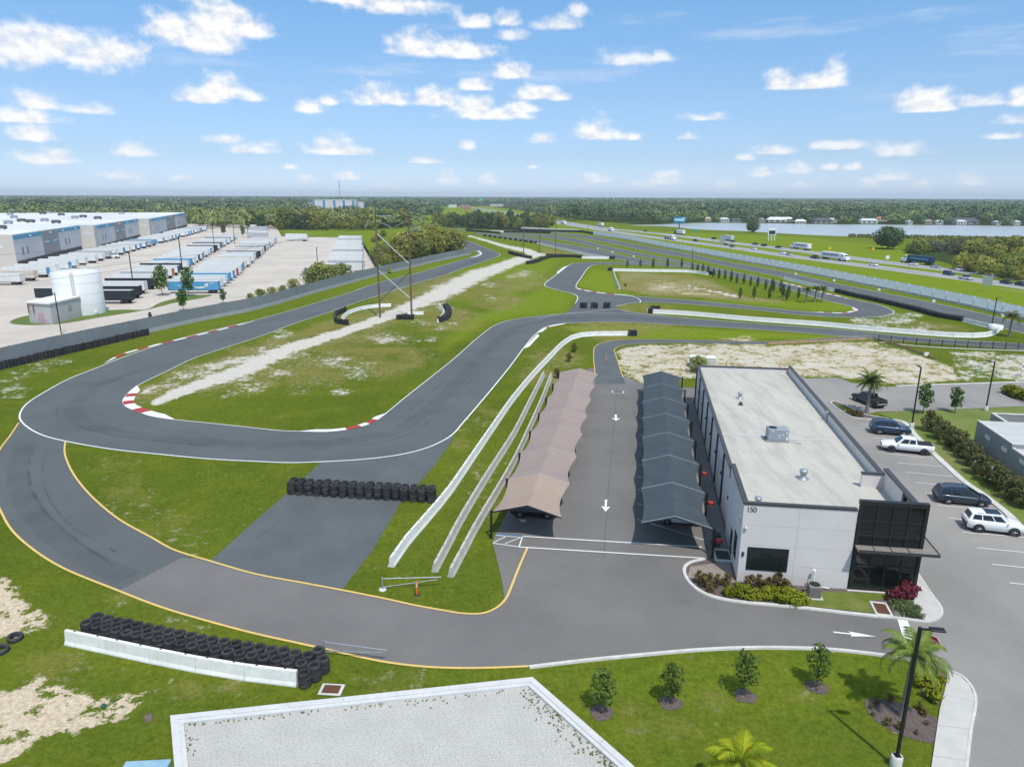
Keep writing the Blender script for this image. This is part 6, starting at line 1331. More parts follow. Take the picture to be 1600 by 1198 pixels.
for i, (x, y, s, l) in enumerate([(287,486,1.3,'small spindly tree behind the grey screened fence below the lamp post'), (349,474,.9,'little bush tree behind the grey screened fence, right of the spindly one'), (350,368,1.9,'left of two trees before the far trailers'), (380,370,1.8,'right of two trees before the far trailers'), (1560,600.5,.1,None)]):
    if l: ly.put(g(x, y), s, l, None, i % 2)
# hedge of magnolias along the car park
mg = Kind('magnolia_shrub', [(leaf_cloud('crown', lobes(.35, 2.5, 1.05, 11, 130, 50 + k, 'oval'), .13, M['lf_mag'], k, jit=.5, inner=.6), trunk_mesh(1.1, .06, .03, k, 3)) for k in range(3)], 'shrub')
hedge = [(1454,674),(1469,686),(1486,697),(1497,706),(1508,716),(1519,728),(1531,741),(1547,754),(1560,765),(1579,780),(1599,792)]
flm = mat('magnolia flower', (.8, .78, .7))
for i, (x, y) in enumerate(hedge):
    o = mg.put(g(x, y), (1.0, 1.0, 1.12 if i == 0 else rnd.uniform(.92, 1.06)), '%s magnolia shrub from the far end of the hedge along the car park' % od(i + 1), 'magnolia hedge beside the car park', i % 3)
    if i in (2, 5, 8, 9, 6):
        fb = MB()
        for k in range(4): t = rnd.uniform(3.4, 6.0); fb.lathe([(.0, -.07), (.1, -.02), (.08, .06), (0, .08)], (math.cos(t) * .95, math.sin(t) * .95, rnd.uniform(.9, 2.2)), 6)
        f = fb.build('flower', flm, o)
# island and bed shrubs
def shrub_kind(name, m, h, r_, n, leaf, seeds, per=110, cat='shrub', shape='round'):
    return Kind(name, [(leaf_cloud('foliage', lobes(h * .15, h, r_, n, per, s_, shape), leaf, M[m], s_), MB().tube([(0, 0, 0), (.02, .02, h * .5)], [.04, .02], 5).tube([(0, 0, 0), (.12, -.05, h * .45)], [.03, .015], 5).mesh('stem', M['bark'])) for s_ in seeds], cat)
gold = shrub_kind('golden_shrub', 'lf_gold', 1.0, .72, 7, .10, (61, 62, 63)); brn = shrub_kind('bronze_shrub', 'lf_brown', 1.15, .5, 6, .09, (64, 65, 66), 80); redp = shrub_kind('red_plant', 'lf_red', 1.15, .52, 7, .19, (67, 68), 38); cov = shrub_kind('ground_cover_plant', 'lf_cover', .4, .55, 6, .08, (69, 70), 90)
for i, (x, y, s) in enumerate([(1139,931,.8),(1152,931,1.0),(1166,934,1.0),(1178,937,.9),(1199,936,.95),(1212,937,1.0),(1226,940,1.15),(1240,942,1.1),(1252,944,.9)]): gold.put(g(x, y), s, '%s golden green shrub from the left in the bed before the white front wall' % od(i + 1), 'golden shrubs in the front bed')
for i, (x, y, s) in enumerate([(1094,913,1),(1104,917,1.1),(1120,916,.9),(1135,915,1),(1110,926,.7),(1170,918,1),(1184,921,1.1),(1198,923,1),(1214,921,1.25),(1226,924,1)]): brn.put(g(x, y), s, '%s bronze shrub from the left in the bed before the white front wall' % od(i + 1), 'bronze shrubs in the front bed')
for i, (x, y, s) in enumerate([(1410,938,1.15),(1420,936,1.15),(1400,938,.9),(1391,938,.75),(1415,929,1.0)]): redp.put(g(x, y), s, ['tallest dark red plant at the glass entrance corner', 'dark red plant at the glass entrance corner nearest the pavement', 'middle sized dark red plant at the entrance glass', 'smallest dark red plant, left of the others at the entrance', 'dark red plant right against the entrance glass'][i], 'red plants at the entrance')
for i, (x, y) in enumerate([(1398,945),(1410,945),(1421,947),(1405,953),(1418,955),(1430,955),(1432,962),(1420,962)]): cov.put(g(x, y), 1.0, '%s grey green ground cover plant in the bed below the red plants' % od(i + 1), 'ground cover below the red plants')
# queen palm bed in the lower right
sheet('mulch_bed', smooth_pts(gp([(1351,1097),(1356,1092),(1368,1090),(1400,1096),(1432,1108),(1465,1124),(1459,1160),(1440,1158),(1410,1149),(1380,1134),(1360,1118)]), 4, True), .03, M['mulch'])
sheet('mulch_bed', smooth_pts(gp([(1432,1052),(1450,1046),(1480,1056),(1473,1102),(1455,1097),(1440,1080)]), 4, True), .036, M['mulch'])
for i, (x, y) in enumerate([(1360,1106),(1369,1100),(1390,1096),(1364,1118),(1387,1133),(1407,1140),(1432,1147),(1436,1109),(1444,1118),(1448,1132)]): (brn if i % 3 else shrub_kind('small_dark_shrub', 'lf_mag', .6, .35, 4, .07, (80 + i,), 50)).put(g(x, y), .5, '%s small dark shrub, clockwise from the left, round the near palm trunk' % od(i + 1), 'small shrubs in the near palm bed')
for i, (x, y, s) in enumerate([(1441,1071,.9),(1448,1068,.8),(1460,1080,.7),(1458,1092,.9),(1464,1072,.8)]): gold.put(g(x, y), s, '%s yellow shrub in the bed between the near palm and pavement' % od(i + 1), 'yellow shrubs by the near pavement')
for i, (x, y, s) in enumerate([(1332,650,.9),(1338,651,.9),(1345,652,.8),(1326,646,.8)]): brn.put(g(x, y), s, '%s low dark shrub from the right at the foot of the date palm' % od(i + 1), 'shrubs at the date palm')
for i, (x, y, s) in enumerate([(1577,617,1.6),(1587,621,1.7),(1597,624,1.6),(1571,614,1.2)]): gold.put(g(x, y), s, '%s green shrub in the kerbed island at the right edge of the cross street' % od(i + 1), 'shrubs in the right kerbed island')
# palms
def frond_mesh(n, L_, droop, m, seed, leaf=.5, up=(0.15, 1.2), per=20, wid=.05):
    r = random.Random(seed); mb = MB()
    for i in range(n):
        t = i * 2.399 + r.uniform(-.2, .2); e = up[0] + (up[1] - up[0]) * ((i + .5) / n) + r.uniform(-.1, .1); L2 = L_ * r.uniform(.85, 1.1); p = Vector((0, 0, 0)); pts = [p.copy()]; a = e
        for k in range(8): a -= droop * (.06 + .05 * k) ; p = p + Vector((math.cos(t) * math.cos(a), math.sin(t) * math.cos(a), math.sin(a))) * (L2 / 8); pts.append(p.copy())
        mb.tube(pts, [.04, .035, .03, .028, .024, .02, .016, .012, .008], 4, 0, cap=False)
        side = Vector((-math.sin(t), math.cos(t), 0))
        for k in range(per):
            f = .12 + .88 * k / per; q = f * 8; j = min(int(q), 7); c = pts[j].lerp(pts[j + 1], q - j); dr = (pts[j + 1] - pts[j]).normalized(); ll = leaf * math.sin(math.pi * min(.98, .25 + .7 * f)) * r.uniform(.8, 1.15)
            for s in (-1, 1):
                dv = (side * s * .8 + dr * .55 + Vector((0, 0, -.35 + r.uniform(-.15, .1)))).normalized() * ll; w = dr * wid
                mb.add([c - w, c + w, c + dv * .6 + w * .7 + Vector((0, 0, .03)), c + dv, c + dv * .6 - w * .7], [(0, 1, 2, 3, 4)], 0)
    return mb.mesh('crown', M[m])
def palm(loc, h, n, L_, droop, m, seed, label, leaf=.5, tr=.16, up=(.1, 1.25), lean=0.0, wid=.05, per=20):
    root = empty('palm_tree', loc, 0, label, 'palm'); top = Vector((lean, lean * .3, h))
    pts = [(0, 0, 0), (lean * .25, 0, h * .33), (lean * .6, lean * .15, h * .66), tuple(top)]
    mb = MB().tube(pts, [tr * 1.35, tr, tr * .92, tr * .85], 10)
    for k in range(int(h / .28)):
        f = (k + .5) / int(h / .28); c = Vector(pts[0]).lerp(top, f); mb.lathe([(tr * 1.06, 0), (tr * 1.1, .03), (tr * .98, .07)], (c.x * f ** .3, c.y * f ** .3, c.z), 10)
    mb.build('trunk', M['palmbark'], root, recalc=False)
    o = bpy.data.objects.new('crown', frond_mesh(n, L_, droop, m, seed, leaf, up, per, wid)); col.objects.link(o); o.parent = root; o.location = top
    return root
palm(g(1409,1119), 4.4, 17, 2.6, 1.05, 'lf_palm', 3, 'queen palm with drooping fronds behind the near lamp post', .62, .17, (-.1, 1.25), .15, .035, 30)
palm(g(1150,1265), 3.1, 14, 2.3, .85, 'lf_ypalm', 5, 'yellow green palm cut off by the bottom edge, on the front lawn', .62, .13, (.05, 1.35), 0, .035, 30)
palm(g(1354,646), 4.9, 52, 2.5, .62, 'lf_date', 8, 'stout date palm on the kerbed island before the black pickup', .45, .24, (-.55, 1.3), 0, .05, 20)
palm(g(1576,526), 4.6, 18, 3.2, 1.0, 'lf_date', 11, 'tall palm by the round concrete ring at the right', .7, .2, (-.1, 1.2))
for i, (x, y) in enumerate(((1259,473), (1273,472), (1284,472))): palm(g(x, y), 4.2, 20, 2.0, .9, 'lf_date', 20 + i, '%s of three small palms in the far track loop' % ['left', 'middle', 'right'][i], .5, .2, (-.3, 1.2))
# columnar cypresses round the grass bowl
cy = Kind('cypress_tree', [(leaf_cloud('crown', [(0, 0, .7 + k * .42, .72 * math.sin(math.pi * (.22 + .7 * k / 7)), .72 * math.sin(math.pi * (.22 + .7 * k / 7)), .5, 70) for k in range(8)], .15, M['lf_dark'], 90 + v), trunk_mesh(1.0, .07, .05, v, 0)) for v in range(2)], 'tree')
cyp = [(980,418),(1000.5,417),(1020.5,418),(1043,418),(1065,418),(1081.5,425),(1089.5,426.5),(1098,427.5),(1106,429.5),(1114.5,433.5),(1123,436),(1132.5,437),(1142,440.5),(1151,443.5),(1162,444),(1172.5,447),(1183.5,449),(1196,453),(1206,453.5),(1208.5,455),(1219.5,457),(1223,464.5),(1232,463),(1247,466),(1229,469.5),(1156,466),(1178,465.5),(1202,466.5)]
for i, (x, y) in enumerate(cyp): cy.put(g(x, y), rnd.uniform(.85, 1.1), '%s small dark cypress from the left round the brown grass bowl' % od(i + 1), 'cypresses round the grass bowl')
# lone trees by the lake
oak = Kind('broad_tree', [(leaf_cloud('crown', lobes(3.0, 10.5, 7.5, 18, 190, 100 + k, 'round'), .55, M['lf_dark'], k, jit=.25, inner=.85), trunk_mesh(5, .5, .25, k, 4)) for k in range(2)], 'tree')
oak.put(g(1387,389), 1.15, 'large spreading oak alone on the grass before the lake', None, 0)
oak.put(g(1175.5,363.5), (.78, .78, .85), 'round dense tree alone on the near lake shore', None, 1)
# scrub on the right before the lake
scb = Kind('scrub_tree', [(leaf_cloud('crown', lobes(.6, 6.0, 4.0, 13, 110, 120 + k, 'round'), .38, M[('lf_scrub', 'lf_olive', 'lf_wood', 'lf_scrub')[k]], k, jit=.22, inner=.86), trunk_mesh(2.5, .2, .1, k, 3)) for k in range(4)], 'tree')
KN = ('yellow green bushy tree', 'grey green bushy tree', 'mid green bushy tree', 'yellow green leafy tree')
def grove(n, region, kind, sc_rng, where, group, names, minpx=0, kpick=None):
    xs = [p[0] for p in region]; ys = [p[1] for p in region]; done = []; tries = 0
    while len(done) < n and tries < 6000:
        tries += 1; x, y = rnd.uniform(min(xs), max(xs)), rnd.uniform(min(ys), max(ys)); ins = False
        for i in range(len(region)):
            (x1, y1), (x2, y2) = region[i], region[(i + 1) % len(region)]
            if (y1 > y) != (y2 > y) and x < (x2 - x1) * (y - y1) / (y2 - y1) + x1: ins = not ins
        if not ins or any(abs(x - a) < minpx and abs(y - b) < minpx * .4 for a, b in done): continue
        done.append((x, y)); k = rnd.randrange(len(kind.v)) if kpick is None else kpick(x, y); s = rnd.uniform(*sc_rng)
        kind.put(g(x, y), (s, s, s * rnd.uniform(.85, 1.2)), names[k] + ' ' + where, group, k)
grove(34, [(1492,424),(1520,428),(1620,445),(1620,420),(1560,412),(1500,412)], scb, (.7, 1.05), 'in the scrub beside the highway at right', 'scrub beside the highway', KN, 7, lambda x, y: rnd.choice((0, 3, 0, 3, 2)))
grove(40, [(1410,398),(1470,395),(1500,400),(1620,412),(1620,392),(1480,384),(1412,389)], scb, (.75, 1.35), 'in the thicket between highway and lake', 'thicket before the lake', KN, 7, lambda x, y: 1 if 1455 < x < 1505 and y > 390 else rnd.choice((0, 2, 2, 3)))
# scrub between the yard and the track
grove(46, [(612,416),(640,408),(690,398),(718,391),(705,380),(690,372),(668,362),(655,372),(640,392),(620,404)], scb, (.95, 1.75), 'in the scrub behind the grey screened fence', 'scrub behind the screened fence', KN, 6, lambda x, y: rnd.choice((0, 3, 0, 3, 2)))
grove(12, [(590,420),(604,416),(602,372),(590,362),(582,372)], scb, (.5, .9), 'by the dark fence of the trailer yard', 'bushes by the yard fence', KN, 5, lambda x, y: 2)
for i, (x, y, s, k) in enumerate([(489,446,.95,2),(502,443,1.15,2),(516,439,.9,2),(537,436,.9,2),(459,452,.55,2),(442,458,.4,0),(425,462,.42,0),(408,466,.45,0),(392,470,.35,0),(552,436,.4,3),(565,432,.4,3),(575,430,.35,3),(608,427,.35,3)]): scb.put(g(x, y), s, '%s bush, listed outward, behind the grey screened fence at the yard' % od(i + 1), 'bushes behind the screened fence at the yard', k)
# the two woods in the middle distance
wd_ = Kind('woodland_tree', [(leaf_cloud('crown', lobes(2.5, 14.5, 5.6, 14, 95, 140 + k, 'oval'), .75, M[('lf_wood', 'lf_wood', 'lf_dark', 'lf_scrub')[k]], k, jit=.22, inner=.86), trunk_mesh(6, .3, .15, k, 2)) for k in range(4)], 'tree')
WN = ('broad green tree', 'loose green tree', 'dark green tree', 'yellow green tree')
grove(95, [(298,353),(330,355),(444,360.5),(520,360.5),(590,360),(640,358),(650,350),(600,347),(440,346),(300,345)], wd_, (.8, 1.15), 'at the front edge of the wood behind the trailer yard', 'front trees of the wood behind the yard', WN, 4, lambda x, y: rnd.choice((2, 2, 0, 3)) if y > 357 else rnd.choice((0, 1, 3, 0, 1)))
grove(64, [(676,350),(690,354),(760,358),(800,358),(858,358.5),(864,352),(800,345),(720,344),(690,345)], wd_, (.6, .85), 'in the dark wood beyond the pit straight', 'trees of the wood beyond the pit straight', WN, 4.5, lambda x, y: rnd.choice((2, 2, 0, 1)))

# far woodland to the horizon: one mass
def forest():
    r = np.random.default_rng(3); Vs = []; Ts = []
    def inpoly(X, Y, poly):
        ins = np.zeros(X.shape, bool)
        for i in range(len(poly)):
            (x1, y1), (x2, y2) = poly[i], poly[(i + 1) % len(poly)]
            ins ^= ((y1 > Y) != (y2 > Y)) & (X < (x2 - x1) * (Y - y1) / (y2 - y1 + 1e-12) + x1)
        return ins
    Wp = lambda L_: [(p.x, p.y) for p in gp(L_)]
    def topx(X, Y):                                           # ground point -> photo pixel
        dz = -CAMH; f = Y * math.cos(PITCH) - dz * math.sin(PITCH); u = Y * math.sin(PITCH) + dz * math.cos(PITCH)
        x, y = FOC * X / f, -FOC * u / f
        return cr * x - sr * y + 800, sr * x + cr * y + 599
    clear = [Wp(lake), Wp([(640,352),(690,352),(700,345),(690,336),(648,337)]), Wp([(690,346),(860,346),(880,341),(835,336),(770,325.5),(735,320),(690,320),(640,319.5),(625,322),(690,326)]),
             Wp([(835,339),(880,346),(1000,357),(1100,362),(1260,368),(1600,380),(2400,402),(2400,520),(1600,500),(900,400),(700,370),(640,345)]), Wp([(640,322),(700,316.5),(880,320.5),(872,332),(840,334),(690,334)]), Wp([(848,326),(862,326),(858,330),(840,330)])]
    wh = bpy.data.objects['warehouse'].location
    rings = [(560, 1150, 13, 60, 1.15, 1.05), (1150, 2300, 20, 36, 2.0, 1.05), (2300, 4600, 34, 22, 4.0, .95), (4600, 10500, 70, 12, 9.0, .8)]
    for d0, d1, sp, nq, size, hs in rings:
        n = int((d1 ** 2 - d0 ** 2) * 1.55 / 2 / sp ** 2 * 1.1); dist = np.sqrt(r.uniform(d0 ** 2, d1 ** 2, n)); th = r.uniform(-.78, .78, n); X, Y = dist * np.sin(th), dist * np.cos(th)
        px, py = topx(X, Y); keep = np.ones(n, bool)
        for c in clear: keep &= ~inpoly(X, Y, c)
        keep &= ~((px < 300) & (dist < 1000) & (X > -760)) & ~((px >= 296) & (px < 660) & (py > 358)) & ~((px >= 660) & (px < 1000) & (py > 346)) & (py < 361)
        keep &= ~((px > 486) & (px < 590) & (dist > 1250) & (dist < 1820)) & ~((px > 586) & (px < 660) & (py > 332) & (py < 345))
        keep &= ~((px > 1000) & (py > 350.5) & (dist < 900))
        # small glades along the far shore where the houses stand
        for hx in HOUSES: keep &= ~((np.abs(px - hx[0]) < hx[2] * .5 + 5) & (py > hx[1] - 2.4))
        px = px[keep]; X, Y, dist = X[keep], Y[keep], dist[keep]; m = len(X)
        H = r.uniform(7, 16.5, m) * hs * (1 + .25 * np.sin(X * .009 + 1.3) * np.cos(Y * .006)); Rr = sp * r.uniform(.36, .74, m)
        d = r.normal(size=(m, nq, 3)); d[..., 2] = np.abs(d[..., 2]) * 1.1 - .15; d /= np.linalg.norm(d, axis=2)[..., None]
        c = np.stack([X[:, None] + d[..., 0] * Rr[:, None], Y[:, None] + d[..., 1] * Rr[:, None], H[:, None] * (.52 + .44 * d[..., 2])], 2)
        nrm = d + r.normal(scale=.24, size=d.shape); nrm[..., 2] += .25; nrm /= np.linalg.norm(nrm, axis=2)[..., None]
        a = np.cross(nrm, r.normal(size=d.shape)); a /= np.linalg.norm(a, axis=2)[..., None]; b = np.cross(nrm, a); s = size * r.uniform(.7, 1.3, (m, nq))[..., None]
        q = np.stack([c - a * s, c - b * s * .8, c + a * s, c + b * s * .8], 2); Vs.append(q.reshape(-1, 3)); Ts.append(np.repeat(np.clip(r.beta(1.6, 2.2, m) + .42 * ((px < 690) & (dist < 1150)) + .25 * np.sin(X * .021) * np.cos(Y * .017), 0, 1), nq * 4))
    V = np.concatenate(Vs); n4 = len(V) // 4; T = np.concatenate(Ts).astype(np.float32)
    me = bpy.data.meshes.new('far_woodland'); me.vertices.add(len(V)); me.vertices.foreach_set('co', V.astype(np.float32).ravel()); me.loops.add(len(V)); me.loops.foreach_set('vertex_index', np.arange(len(V), dtype=np.int32)); me.polygons.add(n4); me.polygons.foreach_set('loop_start', np.arange(n4, dtype=np.int32) * 4); me.update(calc_edges=True)
    ta = me.attributes.new('tint', 'FLOAT', 'POINT'); ta.data.foreach_set('value', T)
    fm = bpy.data.materials.new('far woodland leaves'); fm.use_nodes = True; nt = fm.node_tree; fb = nt.nodes['Principled BSDF']; fb.inputs['Roughness'].default_value = .8; fb.inputs['Specular IOR Level'].default_value = .1
    fa = nt.nodes.new('ShaderNodeAttribute'); fa.attribute_name = 'tint'; fr = nt.nodes.new('ShaderNodeValToRGB'); e = fr.color_ramp.elements; e[0].color = (.04, .075, .04, 1); e[1].color = (.24, .27, .09, 1)
    for p_, c_ in ((.35, (.08, .125, .058, 1)), (.62, (.125, .17, .07, 1))): q_ = e.new(p_); q_.color = c_
    nt.links.new(fa.outputs['Fac'], fr.inputs[0]); nt.links.new(fr.outputs[0], fb.inputs['Base Color'])
    me.materials.append(fm); o = bpy.data.objects.new('far_woodland', me); col.objects.link(o); tag(o, 'dense green woodland stretching to the horizon', 'woodland', kind='stuff'); print('forest quads', n4)
HOUSES = [(1106,346,9,'cream'),(1131,347,13,'white'),(1150,348,14,'dark'),(1188,347.5,10,'tan'),(1213,347.5,26,'whiteroof'),(1229,346,16,'whiteroof'),(1250,350.2,14,'whiteroof'),(1284,349,26,'dark'),(1298,347.5,14,'white'),(1356,349.2,22,'white'),(1376,345.5,14,'orange'),(1448,350,10,'tan'),(1466,350.8,8,'white'),(1504,350.6,34,'dark'),(1500,351,12,'white'),(1556,351.5,6,'white'),(1586,351.5,8,'white'),(1420,350.8,6,'white')]
forest()
# reeds at the lake edge
rb2 = MB(); rr_ = random.Random(4)
for i in range(900):
    f = rr_.random(); a = g(1326 + f * 300, 370.6 + f * 5.5 + rr_.uniform(-.5, .6)); h = rr_.uniform(1.4, 3.0); t = rr_.uniform(0, 3.14); w = .8; c, s = math.cos(t) * w, math.sin(t) * w
    rb2.add([(a.x - c, a.y - s, 0), (a.x + c, a.y + s, 0), (a.x + c * .7, a.y + s * .7 + .4, h), (a.x - c * .7, a.y - s * .7 + .4, h * .9)], [(0, 1, 2, 3)])
tag(rb2.build('reeds', M['lf_wood'], recalc=False), 'dark green reeds along the near lake shore at right', 'reeds', kind='stuff')

# ------------------------------------------------------------------ houses over the lake, distant buildings, masts
HC = {'cream': ((.6, .5, .35), (.5, .42, .3)), 'white': ((.62, .62, .6), (.5, .5, .5)), 'dark': ((.30, .28, .26), (.09, .09, .1)), 'tan': ((.45, .38, .3), (.3, .26, .22)), 'whiteroof': ((.4, .37, .33), (.74, .74, .73)), 'orange': ((.6, .55, .48), (.45, .2, .1))}
DESC = {'cream': 'small cream house', 'white': 'white house', 'dark': 'dark-roofed house', 'tan': 'tan house', 'whiteroof': 'house with bright white roof', 'orange': 'house with orange roof'}
for i, (x, y, w, c) in enumerate(HOUSES):
    p = g(x, y); sc_ = (p - Vector((0, 0, CAMH))).length / FOC; W = w * sc_; Dp = max(7, W * .45); h = 3.4; rh = max(1.6, min(W, Dp) * .3)
    wm1, rm1 = mat('house wall ' + c, HC[c][0]), mat('house roof ' + c, HC[c][1])
    hs = empty('lake_house', p, R(rnd.uniform(-12, 12)), '%s, %s from the left, on the far lake shore' % (DESC[c], od(i + 1)), 'house', 'houses on the far lake shore')
    MB().box((0, 0, h / 2), (W, Dp, h)).build('wall', wm1, hs)
    e = .5; MB().add([(-W / 2 - e, -Dp / 2 - e, h), (W / 2 + e, -Dp / 2 - e, h), (W / 2 + e, Dp / 2 + e, h), (-W / 2 - e, Dp / 2 + e, h), (-W / 2 + rh, 0, h + rh), (W / 2 - rh, 0, h + rh)], [(0, 1, 5, 4), (1, 2, 5), (2, 3, 4, 5), (3, 0, 4), (3, 2, 1, 0)]).build('roof', rm1, hs)
    mb = MB()
    for f in (-.3, 0, .3): mb.box((W * f, -Dp / 2 - .03, 1.6), (W * .12, .04, 1.5))
    mb.build('windows', M['glassdark'], hs)
def block(name, px, wpx, h, depth, label, cat, wallc, roofc, stripes=None):
    p = g(*px); s_ = (p - Vector((0, 0, CAMH))).length / FOC; W = wpx * s_; r_ = empty(name, p, math.atan2(-p.x, p.y) * .5, label, cat)
    MB().box((0, depth / 2, h / 2), (W, depth, h)).build('wall', mat('wall ' + name + str(wallc), wallc), r_); MB().box((0, depth / 2, h + .3), (W + .6, depth + .6, .6)).build('roof', mat('roof ' + str(roofc), roofc), r_)
    if stripes:
        mb = MB()
        for f in stripes[1]: mb.box((W * f, -.08, h / 2), (W * .055, .14, h - .4))
        mb.build('blue_panel', mat('stripe' + str(stripes[0]), stripes[0]), r_)
    return r_
block('distant_warehouse', (523,327.5), 62, 20, 60, 'distant white warehouse with blue vertical panels beyond the wood', 'building', (.66, .63, .60), (.7, .7, .7), ((.1, .26, .42), (-.48, -.24, 0.0, .22, .44)))
block('distant_annex', (562,325.5), 11, 14, 40, 'low white annex at the right end of the distant warehouse', 'building', (.62, .6, .58), (.7, .7, .7))
block('distant_shed', (485,324.5), 10, 11, 25, 'small white shed above the wood left of the distant warehouse', 'building', (.6, .6, .6), (.7, .7, .7))
block('distant_store', (590,320.5), 26, 10, 30, 'long low pale store right of the distant warehouse', 'building', (.5, .46, .42), (.55, .53, .5))
block('distant_store', (658,322.5), 22, 9, 30, 'low tan store beyond the far green field', 'building', (.42, .34, .28), (.5, .45, .4)); block('distant_store', (727,327), 13, 8, 25, 'distant building with red front by the highway interchange', 'building', (.42, .16, .15), (.6, .55, .5))
block('distant_store', (707,324.5), 12, 7, 25, 'small white building left of the red-fronted one far off', 'building', (.62, .6, .56), (.6, .58, .55)); block('distant_store', (776,322.8), 20, 6, 20, 'pale roadside building far off beside the highway', 'building', (.55, .5, .45), (.6, .58, .55))
def mast(px, top_px, label, name='radio_mast', r_=1.1, lattice=False, c='galv'):
    p = g(*px); d = ray(800, top_px); d2 = ray(px[0], top_px); k = math.hypot(p.x, p.y) / math.hypot(d2.x, d2.y); h = CAMH + d2.z * k; r0 = empty(name, p, 0, label, 'mast')
    mb = MB().tube([(0, 0, 0), (0, 0, h)], r_, 6, 0, r_ * .6); mb.build('mast', M[c], r0)
    a = MB()
    for z in (.8, .93): a.lathe([(r_ * 1.6, h * z), (r_ * 1.8, h * z + h * .03), (r_ * 1.6, h * z + h * .05)], (0, 0, 0), 8)
    a.build('antenna', M[c], r0); return h
mast((532,323.5), 283, 'tall thin radio mast on the horizon above the distant warehouse', r_=.9); mast((712,324), 311, 'distant light mast beyond the field, left of the teal sign', r_=.5); mast((723,326), 311.5, 'distant light mast just left of the red store', r_=.5)
sg = empty('teal_sign', g(752,325), 0, 'distant teal roadside sign on a tall post', 'sign'); MB().tube([(0, 0, 0), (0, 0, 19)], .6, 6).build('post', M['galv'], sg); MB().box((0, 0, 22), (8, 1, 6)).build('board', mat('teal', (.1, .42, .4)), sg)
bb = empty('billboard', g(1061,358.5), 0, 'blue billboard on a single post beside the lake', 'billboard'); MB().tube([(0, 0, 0), (0, 0, 7)], .45, 8).build('post', M['dgrey'], bb); fr = MB().box((0, 0, 9.0), (11.6, .8, 5.4)).build('board', mat('billboard blue', (.03, .25, .42)), bb)
MB().box((-.6, -.42, 9.2), (9.0, .03, 1.6)).box((1.8, -.43, 8.3), (5, .03, .4)).box((3.8, -.44, 10.4), (2.6, .03, 1.2)).build('print', mat('billboard pale', (.55, .72, .8)), bb)
ds_ = empty('led_sign', g(1205,376), 0, 'white framed dark message board on three legs beside the highway', 'sign'); MB().box((0, 0, 6.3), (6.2, .9, 4.8)).build('frame', M['white'], ds_, bevel=.2); MB().box((0, -.47, 5.9), (4.6, .04, 2.6)).build('screen', mat('dark blue screen', (.02, .03, .08)), ds_)
for x in (-2.2, 0, 2.2): MB().box((x, 0, 2), (.5, .4, 4)).build('leg', M['white'], ds_)
for (px, w, h, lab) in (((1127.5,385), 3.2, 4.6, 'small grey highway sign seen from behind, among dark cars'), ((1540,455.5), 3.0, 3.2, 'grey highway sign seen from behind near the right edge')):
    s_ = empty('highway_sign', g(*px), R(-20), lab, 'sign')
    for x in (-w * .36, w * .36): MB().box((x, .06, 1.6 + h / 2), (.12, .12, 3.2 + h)).build('post', M['galv'], s_)
    MB().box((0, 0, 2.2 + h / 2), (w, .06, h)).build('board', M['galv'], s_)
gs_ = empty('green_sign', g(1086,366), 0, 'small green highway sign on the far verge', 'sign'); MB().box((0, 0, 2.6), (3, .1, 2.6)).build('board', mat('sign green', (.03, .3, .16)), gs_); MB().box((0, .1, 1.2), (.15, .1, 2.4)).build('post', M['galv'], gs_)
for px, c, lab in (((1363.5,396), (.75, .38, .02), 'orange diamond warning sign in the field beside the highway'), ((1296,395), (.75, .45, .02), 'yellow warning sign above the white lorry')):
    s_ = empty('warning_sign', g(*px), 0, lab, 'sign'); o = MB().box((0, 0, 0), (1.5, .05, 1.5)).build('board', mat('sign ' + str(c), c), s_); o.location = (0, 0, 2.6); o.rotation_euler = (0, R(45), 0); MB().box((0, .06, 1.2), (.1, .1, 2.4)).build('post', M['galv'], s_)
ws_ = empty('white_sign', g(1386,409), 0, 'small white sign on the far verge left of the blue lorry', 'sign'); MB().box((0, 0, 2.2), (1.9, .06, 1.7)).build('board', M['white'], ws_); MB().box((0, .06, 1), (.1, .1, 2)).build('post', M['galv'], ws_)
for i, (x, y) in enumerate([(1243,430),(1303,440.5),(1373,455),(1458.5,473),(1566,496),(934,389.5),(957,395),(990,402),(1447,557.5)]):
    o = MB().box((0, 0, .55), (.9, .3, .7)).box((-.3, 0, .1), (.08, .08, .2)).box((.3, 0, .1), (.08, .08, .2)).build('marker_board', M['white'], None, g(x, y), bevel=.02); tag(o, ['%s small white marker board from the left beside the far straight' % od(i + 1), '%s small white marker board from the left between the two straights' % od(i - 4) if i > 4 else '', 'small white box standing alone on the cleared sandy lot'][0 if i < 5 else 1 if i < 8 else 2], 'marker')

# ------------------------------------------------------------------ lamp posts
def lamp(loc, h, arm, label, base=True, heads=1, r_=.09):
    l = empty('lamp_post', loc, 0, label, 'lamp post'); b0 = 0
    if base: MB().lathe([(.31, 0), (.31, .72), (.27, .76), (.01, .77)], (0, 0, 0), 20).build('base', M['kerb'], l); b0 = .77; MB().box((0, 0, .785), (.34, .34, .03)).build('base_plate', M['black'], l)
    MB().box((0, 0, b0 + (h - b0) / 2), (r_ * 1.7, r_ * 1.7, h - b0)).build('pole', M['black'], l, bevel=.01)
    a = Vector((arm[0], arm[1], 0)).normalized(); ang = math.atan2(a.y, a.x)
    c = a * .45; MB().box((c.x * .5, c.y * .5, h - .1), (.5, .08, .09), ang).build('arm', M['black'], l)
    MB().box((a.x * .85, a.y * .85, h - .07), (.75, .38, .1), ang).build('lamp_head', M['black'], l, bevel=.02)
    return l
lamp(g(1399,1197), 9.0, (1, -.15), 'tall black lamp post in the foreground behind the near palm'); lamp(g(1424,668), 8.7, (.2, 1), 'black lamp post behind the dark blue SUV at the car park'); lamp(g(1540,641.5), 7.7, (-1, .1), 'black lamp post on the verge at right, head pointing left')
